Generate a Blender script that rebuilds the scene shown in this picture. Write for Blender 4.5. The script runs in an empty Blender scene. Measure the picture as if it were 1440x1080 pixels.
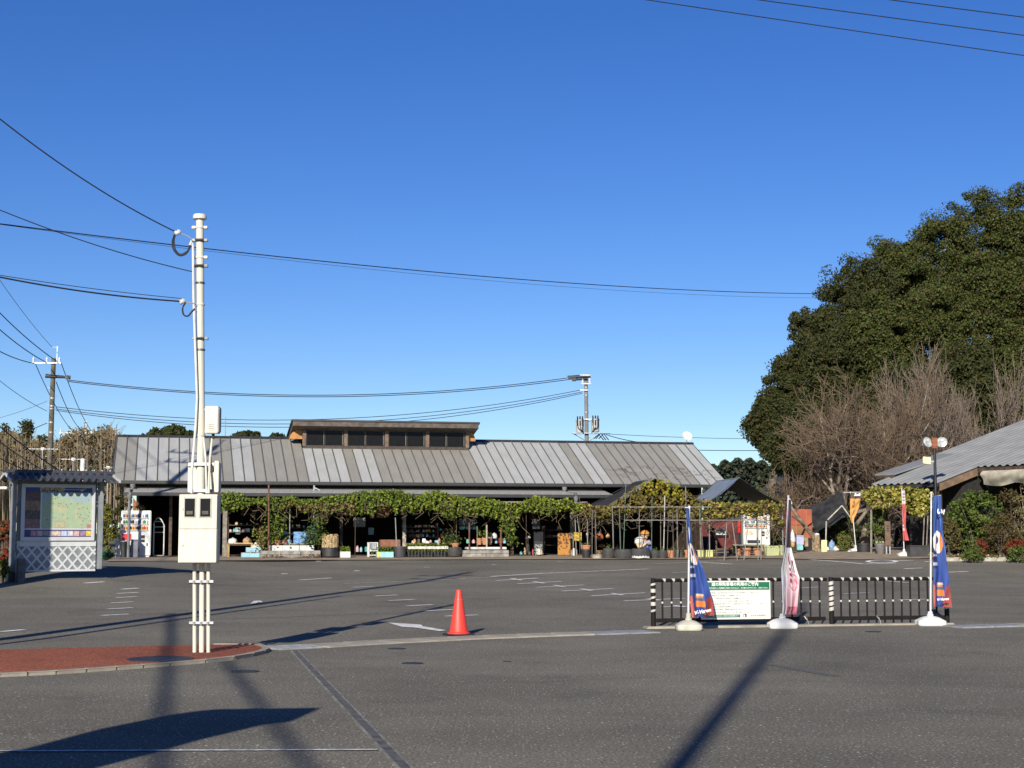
import bpy, bmesh, math, random
import numpy as np
from mathutils import Vector, Matrix

R = math.radians
scene = bpy.context.scene
COL = scene.collection

# ------------------------------------------------------------------ camera, sky, sun, exposure
F_PX, CX, CY, PITCH, CAM_H = 2160.0, 720.0, 540.0, R(5.53), 1.6
cam_data = bpy.data.cameras.new("camera")
cam_data.sensor_width = 36.0
cam_data.lens = 36.0 * F_PX / 1440.0
cam_data.clip_start, cam_data.clip_end = 0.1, 3000.0
cam = bpy.data.objects.new("camera", cam_data)
COL.objects.link(cam)
cam.location = (0, 0, CAM_H)
cam.rotation_euler = (R(90) + PITCH, 0, 0)
scene.camera = cam

SUN_EL, SUN_AZ = R(24.5), R(13.8)          # the light travels away from the camera and a little to the right
world = bpy.data.worlds.new("World")
scene.world = world
world.use_nodes = True
wn, wl = world.node_tree.nodes, world.node_tree.links
sky = wn.new("ShaderNodeTexSky")
sky.sky_type = 'NISHITA'
sky.sun_disc = False
sky.sun_elevation = SUN_EL
sky.sun_rotation = R(180) + SUN_AZ
sky.altitude = 1200.0
sky.air_density = 1.0
sky.dust_density = 0.25
sky.ozone_density = 4.0
hsv = wn.new("ShaderNodeHueSaturation")
hsv.inputs["Saturation"].default_value = 1.25
hsv.inputs["Hue"].default_value = 0.517
wl.new(sky.outputs[0], hsv.inputs["Color"])
wl.new(hsv.outputs[0], wn["Background"].inputs[0])
wn["Background"].inputs[1].default_value = 0.081

sun_data = bpy.data.lights.new("sun", 'SUN')
sun_data.energy = 5.0
sun_data.angle = R(0.53)
sun_data.color = (1.0, 0.925, 0.80)
sun = bpy.data.objects.new("sun", sun_data)
COL.objects.link(sun)
LIGHT = Vector((math.sin(SUN_AZ) * math.cos(SUN_EL), math.cos(SUN_AZ) * math.cos(SUN_EL), -math.sin(SUN_EL)))
sun.rotation_euler = LIGHT.to_track_quat('-Z', 'Y').to_euler()
sun.location = (-10, -30, 30)

vs = scene.view_settings
vs.view_transform, vs.look, vs.gamma = 'Standard', 'None', 1.0
vs.use_curve_mapping = False
vs.exposure = 0.5
scene.cycles.max_bounces = 6

# ------------------------------------------------------------------ measuring the place
CP, SP = math.cos(PITCH), math.sin(PITCH)

def ray(px, py):
    k, m = (px - CX) / F_PX, (CY - py) / F_PX
    return Vector((k, CP - m * SP, SP + m * CP))

def P(px, py, y):
    r = ray(px, py)
    return Vector((0, 0, CAM_H)) + r * (y / r.y)

def sstep(a, b, x):
    t = min(1.0, max(0.0, (x - a) / (b - a)))
    return t * t * (3 - 2 * t)

def gz(x, y):
    if y < 23.66: return 0.0
    z = 0.010 * (min(y, 45.0) - 23.66) + (0.0297 * (min(y, 60.0) - 45.0) if y > 45 else 0.0)
    if y > 35 and x < -7:
        z += (1 - sstep(-12.5, -7, x)) * sstep(35, 46.5, y) * max(0.0, 0.64 - z)
    if y > 46 and x > 8:
        z += 0.26 * sstep(8, 14, x) * sstep(46, 56, y)
    return z

def G(px, py):
    r = ray(px, py)
    t, prev = 4.0, 4.0
    while t < 200:
        p = Vector((0, 0, CAM_H)) + r * t
        if p.z < gz(p.x, p.y):
            lo, hi = prev, t
            for _ in range(30):
                m = (lo + hi) / 2
                p = Vector((0, 0, CAM_H)) + r * m
                if p.z < gz(p.x, p.y): hi = m
                else: lo = m
            p = Vector((0, 0, CAM_H)) + r * hi
            p.z = gz(p.x, p.y)
            return p
        prev = t
        t += 0.5
    return Vector((0, 0, CAM_H)) + r * 120

def M(npx, y):                       # pixels at distance y, in metres
    return npx * y / F_PX

# ------------------------------------------------------------------ materials
MATS = {}
def mat(name, col, rough=0.6, metal=0.0, var=0.12, scale=6.0, bump=0.0, col2=None, spec=None, trans=0.0, attr=None, coord='Object'):
    if name in MATS: return MATS[name]
    m = bpy.data.materials.new(name); m.use_nodes = True
    n, l = m.node_tree.nodes, m.node_tree.links
    b = n["Principled BSDF"]
    b.inputs["Roughness"].default_value = rough
    b.inputs["Metallic"].default_value = metal
    if spec is not None: b.inputs["Specular IOR Level"].default_value = spec
    tc = n.new("ShaderNodeTexCoord")
    nz = n.new("ShaderNodeTexNoise"); nz.inputs["Scale"].default_value = scale; nz.inputs["Detail"].default_value = 6
    l.new(tc.outputs[coord], nz.inputs["Vector"])
    c2 = col2 if col2 else tuple(max(0, c * (1 - 2.2 * var)) for c in col)
    rp = n.new("ShaderNodeValToRGB")
    rp.color_ramp.elements[0].position, rp.color_ramp.elements[1].position = 0.32, 0.68
    rp.color_ramp.elements[0].color = (*c2, 1); rp.color_ramp.elements[1].color = (*[min(1, c * (1 + var * 0.3)) for c in col], 1)
    l.new(nz.outputs["Fac"], rp.inputs["Fac"])
    out = rp.outputs["Color"]
    if attr:                                       # flat print or leaf colour held on the mesh
        at = n.new("ShaderNodeAttribute"); at.attribute_name = attr
        mx = n.new("ShaderNodeMix"); mx.data_type = 'RGBA'; mx.blend_type = 'MULTIPLY'; mx.inputs[0].default_value = 1.0
        l.new(at.outputs["Color"], mx.inputs[6]); l.new(out, mx.inputs[7]); out = mx.outputs[2]
    l.new(out, b.inputs["Base Color"])
    if bump:
        bp = n.new("ShaderNodeBump"); bp.inputs["Strength"].default_value = bump; bp.inputs["Distance"].default_value = 0.01
        n2 = n.new("ShaderNodeTexNoise"); n2.inputs["Scale"].default_value = scale * 8; n2.inputs["Detail"].default_value = 4
        l.new(tc.outputs[coord], n2.inputs["Vector"])
        l.new(n2.outputs["Fac"], bp.inputs["Height"]); l.new(bp.outputs["Normal"], b.inputs["Normal"])
    if trans:
        tr = n.new("ShaderNodeBsdfTranslucent"); l.new(out, tr.inputs["Color"])
        ms = n.new("ShaderNodeMixShader"); ms.inputs[0].default_value = trans
        l.new(b.outputs[0], ms.inputs[1]); l.new(tr.outputs[0], ms.inputs[2])
        l.new(ms.outputs[0], n["Material Output"].inputs[0])
    MATS[name] = m
    return m

def asphalt(name, base, fleck, tint=(1, 1, 1), flecks=0.12, patch=0.35):
    m = bpy.data.materials.new(name); m.use_nodes = True
    n, l = m.node_tree.nodes, m.node_tree.links
    b = n["Principled BSDF"]; b.inputs["Roughness"].default_value = 0.95
    b.inputs["Specular IOR Level"].default_value = 0.12
    tc = n.new("ShaderNodeTexCoord")
    def noise(scale, detail=5, vec=None):
        x = n.new("ShaderNodeTexNoise"); x.inputs["Scale"].default_value = scale; x.inputs["Detail"].default_value = detail
        l.new(vec or tc.outputs["Object"], x.inputs["Vector"]); return x
    def ramp(src, p0, p1, c0, c1):
        r = n.new("ShaderNodeValToRGB"); e = r.color_ramp.elements
        e[0].position, e[1].position = p0, p1; e[0].color = (*c0, 1); e[1].color = (*c1, 1)
        l.new(src, r.inputs["Fac"]); return r
    def mix(kind, fac, a, c):
        x = n.new("ShaderNodeMix"); x.data_type = 'RGBA'; x.blend_type = kind
        if isinstance(fac, float): x.inputs[0].default_value = fac
        else: l.new(fac, x.inputs[0])
        l.new(a, x.inputs[6])
        if isinstance(c, tuple): x.inputs[7].default_value = (*c, 1)
        else: l.new(c, x.inputs[7])
        return x.outputs[2]
    grain = ramp(noise(42, 4).outputs["Fac"], 0.3, 0.75, tuple(base * 0.35 * t for t in tint), tuple(base * 1.6 * t for t in tint))
    big = ramp(noise(0.35, 6).outputs["Fac"], 0.3, 0.7, (1 - patch,) * 3, (1 + patch * 0.35,) * 3)
    c = mix('MULTIPLY', 1.0, grain.outputs[0], big.outputs[0])
    stain = ramp(noise(0.9, 9).outputs["Fac"], 0.56, 0.70, (1, 1, 1), (0.84, 0.84, 0.85))
    c = mix('MULTIPLY', 1.0, c, stain.outputs[0])
    wear = ramp(noise(0.16, 8).outputs["Fac"], 0.42, 0.62, (0.92, 0.92, 0.92), (1.07, 1.065, 1.05))
    c = mix('MULTIPLY', 1.0, c, wear.outputs[0])
    wv = n.new("ShaderNodeTexWave"); wv.wave_type = 'RINGS'; wv.inputs["Scale"].default_value = 0.22; wv.inputs["Distortion"].default_value = 5.0; wv.inputs["Detail"].default_value = 3
    mw = n.new("ShaderNodeMapping"); mw.inputs["Location"].default_value = (14, -9, 0); l.new(tc.outputs["Object"], mw.inputs["Vector"]); l.new(mw.outputs[0], wv.inputs["Vector"])
    tracks = ramp(wv.outputs["Fac"], 0.72, 0.95, (1, 1, 1), (0.97, 0.97, 0.975))
    c = mix('MULTIPLY', 1.0, c, tracks.outputs[0])
    mp = n.new("ShaderNodeMapping"); mp.inputs["Scale"].default_value = (0.25, 0.6, 1)
    l.new(tc.outputs["Object"], mp.inputs["Vector"])
    streak = ramp(noise(1.6, 5, mp.outputs[0]).outputs["Fac"], 0.35, 0.7, (0.97,) * 3, (1.02,) * 3)
    c = mix('MULTIPLY', 1.0, c, streak.outputs[0])
    vo = n.new("ShaderNodeTexVoronoi"); vo.inputs["Scale"].default_value = 34.0
    l.new(tc.outputs["Object"], vo.inputs["Vector"])
    near = ramp(vo.outputs["Distance"], 0.2, 0.34, (1, 1, 1), (0, 0, 0))
    sp1 = n.new("ShaderNodeSeparateColor"); l.new(vo.outputs["Color"], sp1.inputs[0])
    pick = ramp(sp1.outputs[0], 1 - flecks - 0.03, 1 - flecks + 0.05, (0, 0, 0), (1, 1, 1))
    both = mix('MULTIPLY', 1.0, near.outputs[0], pick.outputs[0])
    c = mix('MIX', both, c, (fleck, fleck * 0.97, fleck * 0.9))
    vo2 = n.new("ShaderNodeTexVoronoi"); vo2.inputs["Scale"].default_value = 13.0
    l.new(tc.outputs["Object"], vo2.inputs["Vector"])
    near2 = ramp(vo2.outputs["Distance"], 0.1, 0.16, (1, 1, 1), (0, 0, 0))
    sp2 = n.new("ShaderNodeSeparateColor"); l.new(vo2.outputs["Color"], sp2.inputs[0])
    pick2 = ramp(sp2.outputs[0], 0.90, 0.96, (0, 0, 0), (1, 1, 1))
    both2 = mix('MULTIPLY', 1.0, near2.outputs[0], pick2.outputs[0])
    c = mix('MIX', both2, c, (fleck * 1.5, fleck * 1.45, fleck * 1.3))
    l.new(c, b.inputs["Base Color"])
    bp = n.new("ShaderNodeBump"); bp.inputs["Strength"].default_value = 0.55; bp.inputs["Distance"].default_value = 0.008
    l.new(noise(120, 2).outputs["Fac"], bp.inputs["Height"]); l.new(bp.outputs["Normal"], b.inputs["Normal"])
    MATS[name] = m
    return m

def metal_roof(name, col, streak=0.08, rnd=0.05, sc=(9, 0.7, 0.7), rough=0.55):
    m = bpy.data.materials.new(name); m.use_nodes = True
    n, l = m.node_tree.nodes, m.node_tree.links
    b = n["Principled BSDF"]; b.inputs["Roughness"].default_value = rough; b.inputs["Specular IOR Level"].default_value = 0.3
    tc = n.new("ShaderNodeTexCoord"); oi = n.new("ShaderNodeObjectInfo")
    ad = n.new("ShaderNodeVectorMath"); ad.operation = 'ADD'; mu = n.new("ShaderNodeMath"); mu.operation = 'MULTIPLY'; mu.inputs[1].default_value = 40
    l.new(oi.outputs["Random"], mu.inputs[0]); l.new(tc.outputs["Object"], ad.inputs[0]); l.new(mu.outputs[0], ad.inputs[1])
    mp = n.new("ShaderNodeMapping"); mp.inputs["Scale"].default_value = sc; l.new(ad.outputs[0], mp.inputs["Vector"])
    nz = n.new("ShaderNodeTexNoise"); nz.inputs["Scale"].default_value = 1.6; nz.inputs["Detail"].default_value = 7; l.new(mp.outputs[0], nz.inputs["Vector"])
    n2 = n.new("ShaderNodeTexNoise"); n2.inputs["Scale"].default_value = 0.8; n2.inputs["Detail"].default_value = 6; l.new(ad.outputs[0], n2.inputs["Vector"])
    def mr(src, a, c, lo, hi):
        x = n.new("ShaderNodeMapRange"); x.inputs[1].default_value = a; x.inputs[2].default_value = c; x.inputs[3].default_value = lo; x.inputs[4].default_value = hi; l.new(src, x.inputs[0]); return x.outputs[0]
    f1 = mr(nz.outputs["Fac"], 0.3, 0.7, 1 - streak, 1 + streak * 0.5); f2 = mr(n2.outputs["Fac"], 0.35, 0.65, 0.93, 1.04); f3 = mr(oi.outputs["Random"], 0, 1, 1 - rnd, 1 + rnd * 0.6)
    m1 = n.new("ShaderNodeMath"); m1.operation = 'MULTIPLY'; l.new(f1, m1.inputs[0]); l.new(f2, m1.inputs[1])
    m2 = n.new("ShaderNodeMath"); m2.operation = 'MULTIPLY'; l.new(m1.outputs[0], m2.inputs[0]); l.new(f3, m2.inputs[1])
    vm = n.new("ShaderNodeVectorMath"); vm.operation = 'SCALE'; vm.inputs[0].default_value = col; l.new(m2.outputs[0], vm.inputs["Scale"])
    l.new(vm.outputs[0], b.inputs["Base Color"])
    MATS[name] = m
    return m

# ------------------------------------------------------------------ mesh helpers
class MB:
    def __init__(s): s.v, s.f, s.m = [], [], []
    def add(s, vs_, fs, mi=0):
        o = len(s.v); s.v += [tuple(v) for v in vs_]; s.f += [tuple(i + o for i in f) for f in fs]; s.m += [mi] * len(fs); return s
    def box(s, x0, x1, y0, y1, z0, z1, mi=0, mx=None):
        vs_ = [Vector(c) for c in ((x0,y0,z0),(x1,y0,z0),(x1,y1,z0),(x0,y1,z0),(x0,y0,z1),(x1,y0,z1),(x1,y1,z1),(x0,y1,z1))]
        if mx: vs_ = [mx @ v for v in vs_]
        return s.add(vs_, [(3,2,1,0),(4,5,6,7),(0,1,5,4),(1,2,6,5),(2,3,7,6),(3,0,4,7)], mi)
    def cbox(s, x, y, z, w, d, h, mi=0, rz=0.0):
        mx = Matrix.Translation((x, y, z)) @ Matrix.Rotation(rz, 4, 'Z')
        return s.box(-w/2, w/2, -d/2, d/2, 0, h, mi, mx)
    def bbox(s, x0, x1, y0, y1, z0, z1, r=0.01, mi=0, seg=2):
        bm = bmesh.new(); bmesh.ops.create_cube(bm, size=1)
        for v in bm.verts: v.co = Vector(((x0+x1)/2 + v.co.x*(x1-x0), (y0+y1)/2 + v.co.y*(y1-y0), (z0+z1)/2 + v.co.z*(z1-z0)))
        bmesh.ops.bevel(bm, geom=list(bm.edges), offset=r, segments=seg, affect='EDGES')
        bm.verts.index_update()
        s.add([v.co.copy() for v in bm.verts], [[v.index for v in f.verts] for f in bm.faces], mi); bm.free(); return s
    def tube(s, p0, p1, r0, r1=None, n=8, mi=0, caps=True):
        r1 = r0 if r1 is None else r1
        p0, p1 = Vector(p0), Vector(p1); d = p1 - p0
        if d.length < 1e-6: return s
        d.normalize()
        a = d.cross(Vector((0, 0, 1)) if abs(d.z) < 0.9 else Vector((1, 0, 0))).normalized(); b = d.cross(a)
        vs_ = []
        for p, r in ((p0, r0), (p1, r1)):
            for i in range(n):
                t = 2 * math.pi * i / n
                vs_.append(p + a * (r * math.cos(t)) + b * (r * math.sin(t)))
        fs = [(i, (i + 1) % n, n + (i + 1) % n, n + i) for i in range(n)]
        if caps: fs += [tuple(range(n - 1, -1, -1)), tuple(range(n, 2 * n))]
        return s.add(vs_, fs, mi)
    def path(s, pts, r, n=6, mi=0):
        pts = [Vector(p) for p in pts]; rings = []
        rr = r if isinstance(r, (list, tuple)) else [r] * len(pts)
        vs_ = []
        for k, p in enumerate(pts):
            d = (pts[min(k + 1, len(pts) - 1)] - pts[max(k - 1, 0)]).normalized()
            a = d.cross(Vector((0, 0, 1)) if abs(d.z) < 0.95 else Vector((1, 0, 0))).normalized(); b = d.cross(a)
            vs_ += [p + a * (rr[k] * math.cos(2*math.pi*i/n)) + b * (rr[k] * math.sin(2*math.pi*i/n)) for i in range(n)]
        fs = []
        for k in range(len(pts) - 1):
            fs += [(k*n + i, k*n + (i+1) % n, (k+1)*n + (i+1) % n, (k+1)*n + i) for i in range(n)]
        fs += [tuple(range(n - 1, -1, -1)), tuple((len(pts)-1)*n + i for i in range(n))]
        return s.add(vs_, fs, mi)
    def lathe(s, prof, n=20, c=(0, 0, 0), mi=0, sx=1, sy=1, cap=True):
        vs_ = []
        for r, z in prof:
            vs_ += [(c[0] + r*sx*math.cos(2*math.pi*i/n), c[1] + r*sy*math.sin(2*math.pi*i/n), c[2] + z) for i in range(n)]
        fs = []
        for k in range(len(prof) - 1):
            fs += [(k*n + i, k*n + (i+1) % n, (k+1)*n + (i+1) % n, (k+1)*n + i) for i in range(n)]
        if cap: fs += [tuple(range(n - 1, -1, -1)), tuple((len(prof)-1)*n + i for i in range(n))]
        return s.add(vs_, fs, mi)
    def prism(s, poly, z0, z1, mi=0):                 # polygon in xy raised from z0 to z1
        n = len(poly)
        vs_ = [(p[0], p[1], z0) for p in poly] + [(p[0], p[1], z1) for p in poly]
        return s.add(vs_, [tuple(range(n - 1, -1, -1)), tuple(range(n, 2*n))] + [(i, (i+1) % n, n + (i+1) % n, n + i) for i in range(n)], mi)
    def slab(s, quad, th, mi=0):                       # thin solid from a planar polygon, thickened downwards along its normal
        q = [Vector(p) for p in quad]; nn = (q[1] - q[0]).cross(q[-1] - q[0]).normalized()
        n = len(q); vs_ = q + [p - nn * th for p in q]
        return s.add(vs_, [tuple(range(n)), tuple(range(2*n - 1, n - 1, -1))] + [(i, n + i, n + (i+1) % n, (i+1) % n) for i in range(n)], mi)
    def mesh(s, name, mats, sharp=35):
        me = bpy.data.meshes.new(name); me.from_pydata(s.v, [], s.f)
        for m in (mats if isinstance(mats, (list, tuple)) else [mats]): me.materials.append(m)
        me.polygons.foreach_set('material_index', s.m)
        if sharp:
            me.polygons.foreach_set('use_smooth', [True] * len(me.polygons))
            me.set_sharp_from_angle(angle=R(sharp))
        me.update(); return me
    def build(s, name, mats, parent=None, sharp=35):
        return link(name, s.mesh(name, mats, sharp), parent)

def link(name, me, parent=None, loc=None):
    o = bpy.data.objects.new(name, me); COL.objects.link(o)
    if parent: o.parent = parent
    if loc is not None: o.location = loc
    return o

def tag(o, label=None, cat=None, group=None, kind=None):
    if label: o['label'] = label
    if cat: o['category'] = cat
    if group: o['group'] = group
    if kind: o['kind'] = kind
    return o

def thing(name, label, cat, loc=(0, 0, 0), rz=0.0, group=None):
    o = bpy.data.objects.new(name, None); COL.objects.link(o)
    o.empty_display_size = 0.2
    o.location = loc; o.rotation_euler = (0, 0, rz)
    return tag(o, label, cat, group)

def dup(root, loc=None, rz=None, label=None, group=None, scale=None):
    r = root.copy(); COL.objects.link(r)
    if loc is not None: r.location = loc
    if rz is not None: r.rotation_euler = (0, 0, rz)
    if scale is not None: r.scale = scale
    if label: r['label'] = label
    if group: r['group'] = group
    for ch in list(root.children):
        c = ch.copy(); COL.objects.link(c); c.parent = r
        for g in list(ch.children):
            d = g.copy(); COL.objects.link(d); d.parent = c
    return r

def text(name, s, size, m, parent, loc, rot=(R(90), 0, 0), align='CENTER', extrude=0.0006, bold=0.0, shear=0.0, spacing=1.0):
    cu = bpy.data.curves.new(name, 'FONT'); cu.body = s; cu.size = size; cu.align_x = align; cu.align_y = 'CENTER'
    cu.extrude = extrude; cu.offset = bold; cu.shear = shear; cu.space_character = spacing; cu.resolution_u = 2
    t = bpy.data.objects.new(name, cu); COL.objects.link(t)
    bpy.context.view_layer.update()
    me = bpy.data.meshes.new_from_object(t.evaluated_get(bpy.context.evaluated_depsgraph_get()))
    bpy.data.objects.remove(t); bpy.data.curves.remove(cu)
    me.materials.clear(); me.materials.append(m)
    o = link(name, me, parent, loc); o.rotation_euler = rot
    return o

def painted(name, grid, paint, mats, parent=None, attr='print', two=0.0):
    """a grid of points (rows x cols) whose flat print is held as a colour attribute; paint(u, v) with u across and v down"""
    rows, cols = len(grid), len(grid[0])
    vs_ = [tuple(p) for r in grid for p in r]
    fs = [(i*cols + j, (i+1)*cols + j, (i+1)*cols + j + 1, i*cols + j + 1) for i in range(rows - 1) for j in range(cols - 1)]
    me = bpy.data.meshes.new(name); me.from_pydata(vs_, [], fs)
    me.materials.append(mats)
    ca = me.color_attributes.new(attr, 'FLOAT_COLOR', 'POINT')
    cs = np.ones((rows, cols, 4), dtype=np.float32)
    for i in range(rows):
        for j in range(cols):
            cs[i, j, :3] = paint(j / (cols - 1), i / (rows - 1))
    ca.data.foreach_set('color', cs.ravel())
    me.polygons.foreach_set('use_smooth', [True] * len(me.polygons))
    return link(name, me, parent)

def leaf_mesh(name, C, size, m, cols, seed=0, aspect=0.55, up=0.25, w=None, outward=None):
    """C: n x 3 leaf centres; every leaf a bent pair of triangles, its own colour picked from cols"""
    rng = np.random.default_rng(seed)
    n = len(C); C = np.asarray(C, dtype=np.float64)
    nrm = rng.normal(size=(n, 3)); nrm[:, 2] += up
    if outward is not None: nrm = nrm * 0.75 + outward * 1.1
    nrm /= np.linalg.norm(nrm, axis=1)[:, None]
    a = np.cross(nrm, rng.normal(size=(n, 3))); a /= np.linalg.norm(a, axis=1)[:, None]
    b = np.cross(nrm, a)
    s = size * rng.uniform(0.6, 1.35, n)[:, None]
    V = np.empty((n, 4, 3))
    V[:, 0] = C - a*s*0.5; V[:, 1] = C + b*s*aspect*0.5 - a*s*0.05 - nrm*s*0.08
    V[:, 2] = C + a*s*0.5; V[:, 3] = C - b*s*aspect*0.5 - a*s*0.05 - nrm*s*0.08
    return quads(name, V, m, cols, rng, w)

def quads(name, V, m, cols, rng, w=None):
    n = len(V)
    me = bpy.data.meshes.new(name)
    me.vertices.add(n * 4); me.vertices.foreach_set('co', V.astype(np.float32).ravel())
    me.loops.add(n * 4); me.loops.foreach_set('vertex_index', np.arange(n * 4, dtype=np.int32))
    me.polygons.add(n); me.polygons.foreach_set('loop_start', np.arange(0, n * 4, 4, dtype=np.int32))
    me.polygons.foreach_set('loop_total', np.full(n, 4, dtype=np.int32))
    me.update(calc_edges=True)
    cols = np.asarray(cols, dtype=np.float32)
    pick = rng.choice(len(cols), size=n, p=w)
    c = cols[pick] * rng.uniform(0.84, 1.16, n)[:, None]
    cc = np.ones((n, 4, 4), dtype=np.float32); cc[:, :, :3] = c[:, None, :]
    me.color_attributes.new('leaf', 'FLOAT_COLOR', 'POINT').data.foreach_set('color', cc.ravel())
    me.materials.append(m)
    return me

def ball(rng, n, shell=0.0):
    d = rng.normal(size=(n, 3)); d /= np.linalg.norm(d, axis=1)[:, None]
    r = (shell**3 + (1 - shell**3) * rng.random(n)) ** (1/3)
    return d * r[:, None]

def tubes_np(name, segs, m, n=4):
    """many tapered twig segments (p0, p1, r0, r1) in one mesh"""
    S = np.asarray([(*a, *b, r0, r1) for a, b, r0, r1 in segs], dtype=np.float64)
    p0, p1, r0, r1 = S[:, 0:3], S[:, 3:6], S[:, 6], S[:, 7]
    d = p1 - p0; d /= np.maximum(np.linalg.norm(d, axis=1), 1e-6)[:, None]
    ref = np.where(np.abs(d[:, 2:3]) < 0.9, np.array([[0, 0, 1.0]]), np.array([[1.0, 0, 0]]))
    a = np.cross(d, ref); a /= np.linalg.norm(a, axis=1)[:, None]; b = np.cross(d, a)
    k = len(S); V = np.empty((k, 2 * n, 3))
    for i in range(n):
        t = 2 * math.pi * i / n
        off = a * math.cos(t) + b * math.sin(t)
        V[:, i] = p0 + off * r0[:, None]; V[:, n + i] = p1 + off * r1[:, None]
    base = np.array([(i, (i+1) % n, n + (i+1) % n, n + i) for i in range(n)])
    Fc = (np.arange(k)[:, None, None] * 2 * n + base[None]).reshape(-1, 4)
    me = bpy.data.meshes.new(name)
    me.vertices.add(k * 2 * n); me.vertices.foreach_set('co', V.astype(np.float32).ravel())
    nf = len(Fc)
    me.loops.add(nf * 4); me.loops.foreach_set('vertex_index', Fc.astype(np.int32).ravel())
    me.polygons.add(nf); me.polygons.foreach_set('loop_start', np.arange(0, nf * 4, 4, dtype=np.int32))
    me.polygons.foreach_set('loop_total', np.full(nf, 4, dtype=np.int32))
    me.update(calc_edges=True); me.materials.append(m)
    me.polygons.foreach_set('use_smooth', [True] * nf)
    return me
# ------------------------------------------------------------------ shared materials
white_paint = mat("white_paint", (0.60, 0.60, 0.57), 0.55, var=0.1)
cream = metal_roof("cream_steel", (0.575, 0.55, 0.46), 0.15, 0.03, (16, 16, 1.2), 0.45)
road_white = mat("road_white", (0.80, 0.79, 0.76), 0.8, var=0.15, scale=7, col2=(0.42, 0.41, 0.39))
concrete = mat("concrete", (0.36, 0.34, 0.29), 0.9, var=0.2, scale=4, bump=0.3)
pale_concrete = mat("pale_concrete", (0.33, 0.30, 0.24), 0.9, var=0.18, scale=3, bump=0.3)
black_steel = mat("black_steel", (0.018, 0.018, 0.02), 0.4, var=0.2)
dark_plastic = mat("dark_plastic", (0.03, 0.03, 0.032), 0.5, var=0.25)
galv = mat("galvanised", (0.42, 0.43, 0.44), 0.45, metal=0.5, var=0.15)
wire_m = mat("cable_black", (0.02, 0.02, 0.022), 0.6)
glass_dark = mat("dark_glass", (0.010, 0.010, 0.011), 0.25, var=0.1, spec=0.15)

# ------------------------------------------------------------------ ground
def sheet(name, xs, ys, m, dz=0.0, parent=None, inside=None):
    vs_, fs = [], []
    for y in ys:
        for x in xs: vs_.append((x, y, gz(x, y) + dz))
    k = len(xs)
    for i in range(len(ys) - 1):
        for j in range(k - 1): fs.append((i*k + j, i*k + j + 1, (i+1)*k + j + 1, (i+1)*k + j))
    me = bpy.data.meshes.new(name); me.from_pydata(vs_, [], fs); me.materials.append(m)
    me.polygons.foreach_set('use_smooth', [True] * len(fs))
    return link(name, me, parent)

soil = mat("earth", (0.13, 0.115, 0.06), 0.95, var=0.25, scale=0.6, col2=(0.06, 0.075, 0.03), bump=0.3)
lot_m = asphalt("asphalt_lot", 0.176, 0.34, (1.08, 1.0, 0.81), 0.12, 0.2)
road_m = asphalt("asphalt_road", 0.176, 0.5, (1.08, 1.0, 0.81), 0.17, 0.25)
ext = lambda a, b, s: [a + (b - a) * i / s for i in range(s + 1)]
yl = sorted(set([round(v, 3) for v in ext(23.66, 66, 85) + [45.0, 50.0, 60.0, 40.0]]))
tag(sheet('ground', [-900, -400, -150, -60] + ext(-40, 40, 40) + [60, 150, 400, 900],
          [-300, -100, -30] + ext(-10, 23.66, 8) + ext(25, 60, 20)[0:] + [66, 80, 120, 250, 600, 1800], soil, -0.06), kind='structure')
for v_ in bpy.data.objects['ground'].data.vertices:
    if abs(v_.co.x) < 33 and 24 < v_.co.y < 64: v_.co.z -= 0.4
lot = tag(sheet('parking_lot', ext(-34, 34, 136), yl, lot_m), kind='structure')
road = tag(sheet('road', ext(-40, 40, 20), [-25, -10, 0] + ext(4, 23.66, 12), road_m), kind='structure')

def flat_poly(name, pts, m, dz=0.005, parent=None, n=0):
    """flat painted or laid area given by ground points"""
    me = bpy.data.meshes.new(name)
    me.from_pydata([(p[0], p[1], gz(p[0], p[1]) + dz) for p in pts], [], [tuple(range(len(pts)))])
    me.materials.append(m)
    if me.polygons[0].normal.z < 0: me.flip_normals()
    return link(name, me, parent)

def stripe(a, b, w, dz=0.009, m=None, name='painted_line', parent=None):
    """painted line from ground point a to b, w metres wide, following the ground"""
    a, b = Vector(a), Vector(b); d = (b - a); d.z = 0
    L = d.length; d.normalize(); s = Vector((-d.y, d.x, 0)) * (w / 2)
    k = max(1, int(L / 0.8)); vs_ = []
    for i in range(k + 1):
        p = a + d * (L * i / k)
        for q in (p + s, p - s): vs_.append((q.x, q.y, gz(q.x, q.y) + dz))
    me = bpy.data.meshes.new(name)
    me.from_pydata(vs_, [], [(2*i, 2*i+1, 2*i+3, 2*i+2) for i in range(k)])
    me.materials.append(m or road_white)
    if me.polygons[0].normal.z < 0: me.flip_normals()
    return link(name, me, parent)

faint_white = mat("worn_road_white", (0.55, 0.54, 0.51), 0.85, var=0.3, scale=10, col2=(0.22, 0.21, 0.2))
def px_line(x0, y0, x1, y1, w=0.14, m=None):
    return stripe(G(x0, y0), G(x1, y1), w, m=m, parent=lot)

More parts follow.
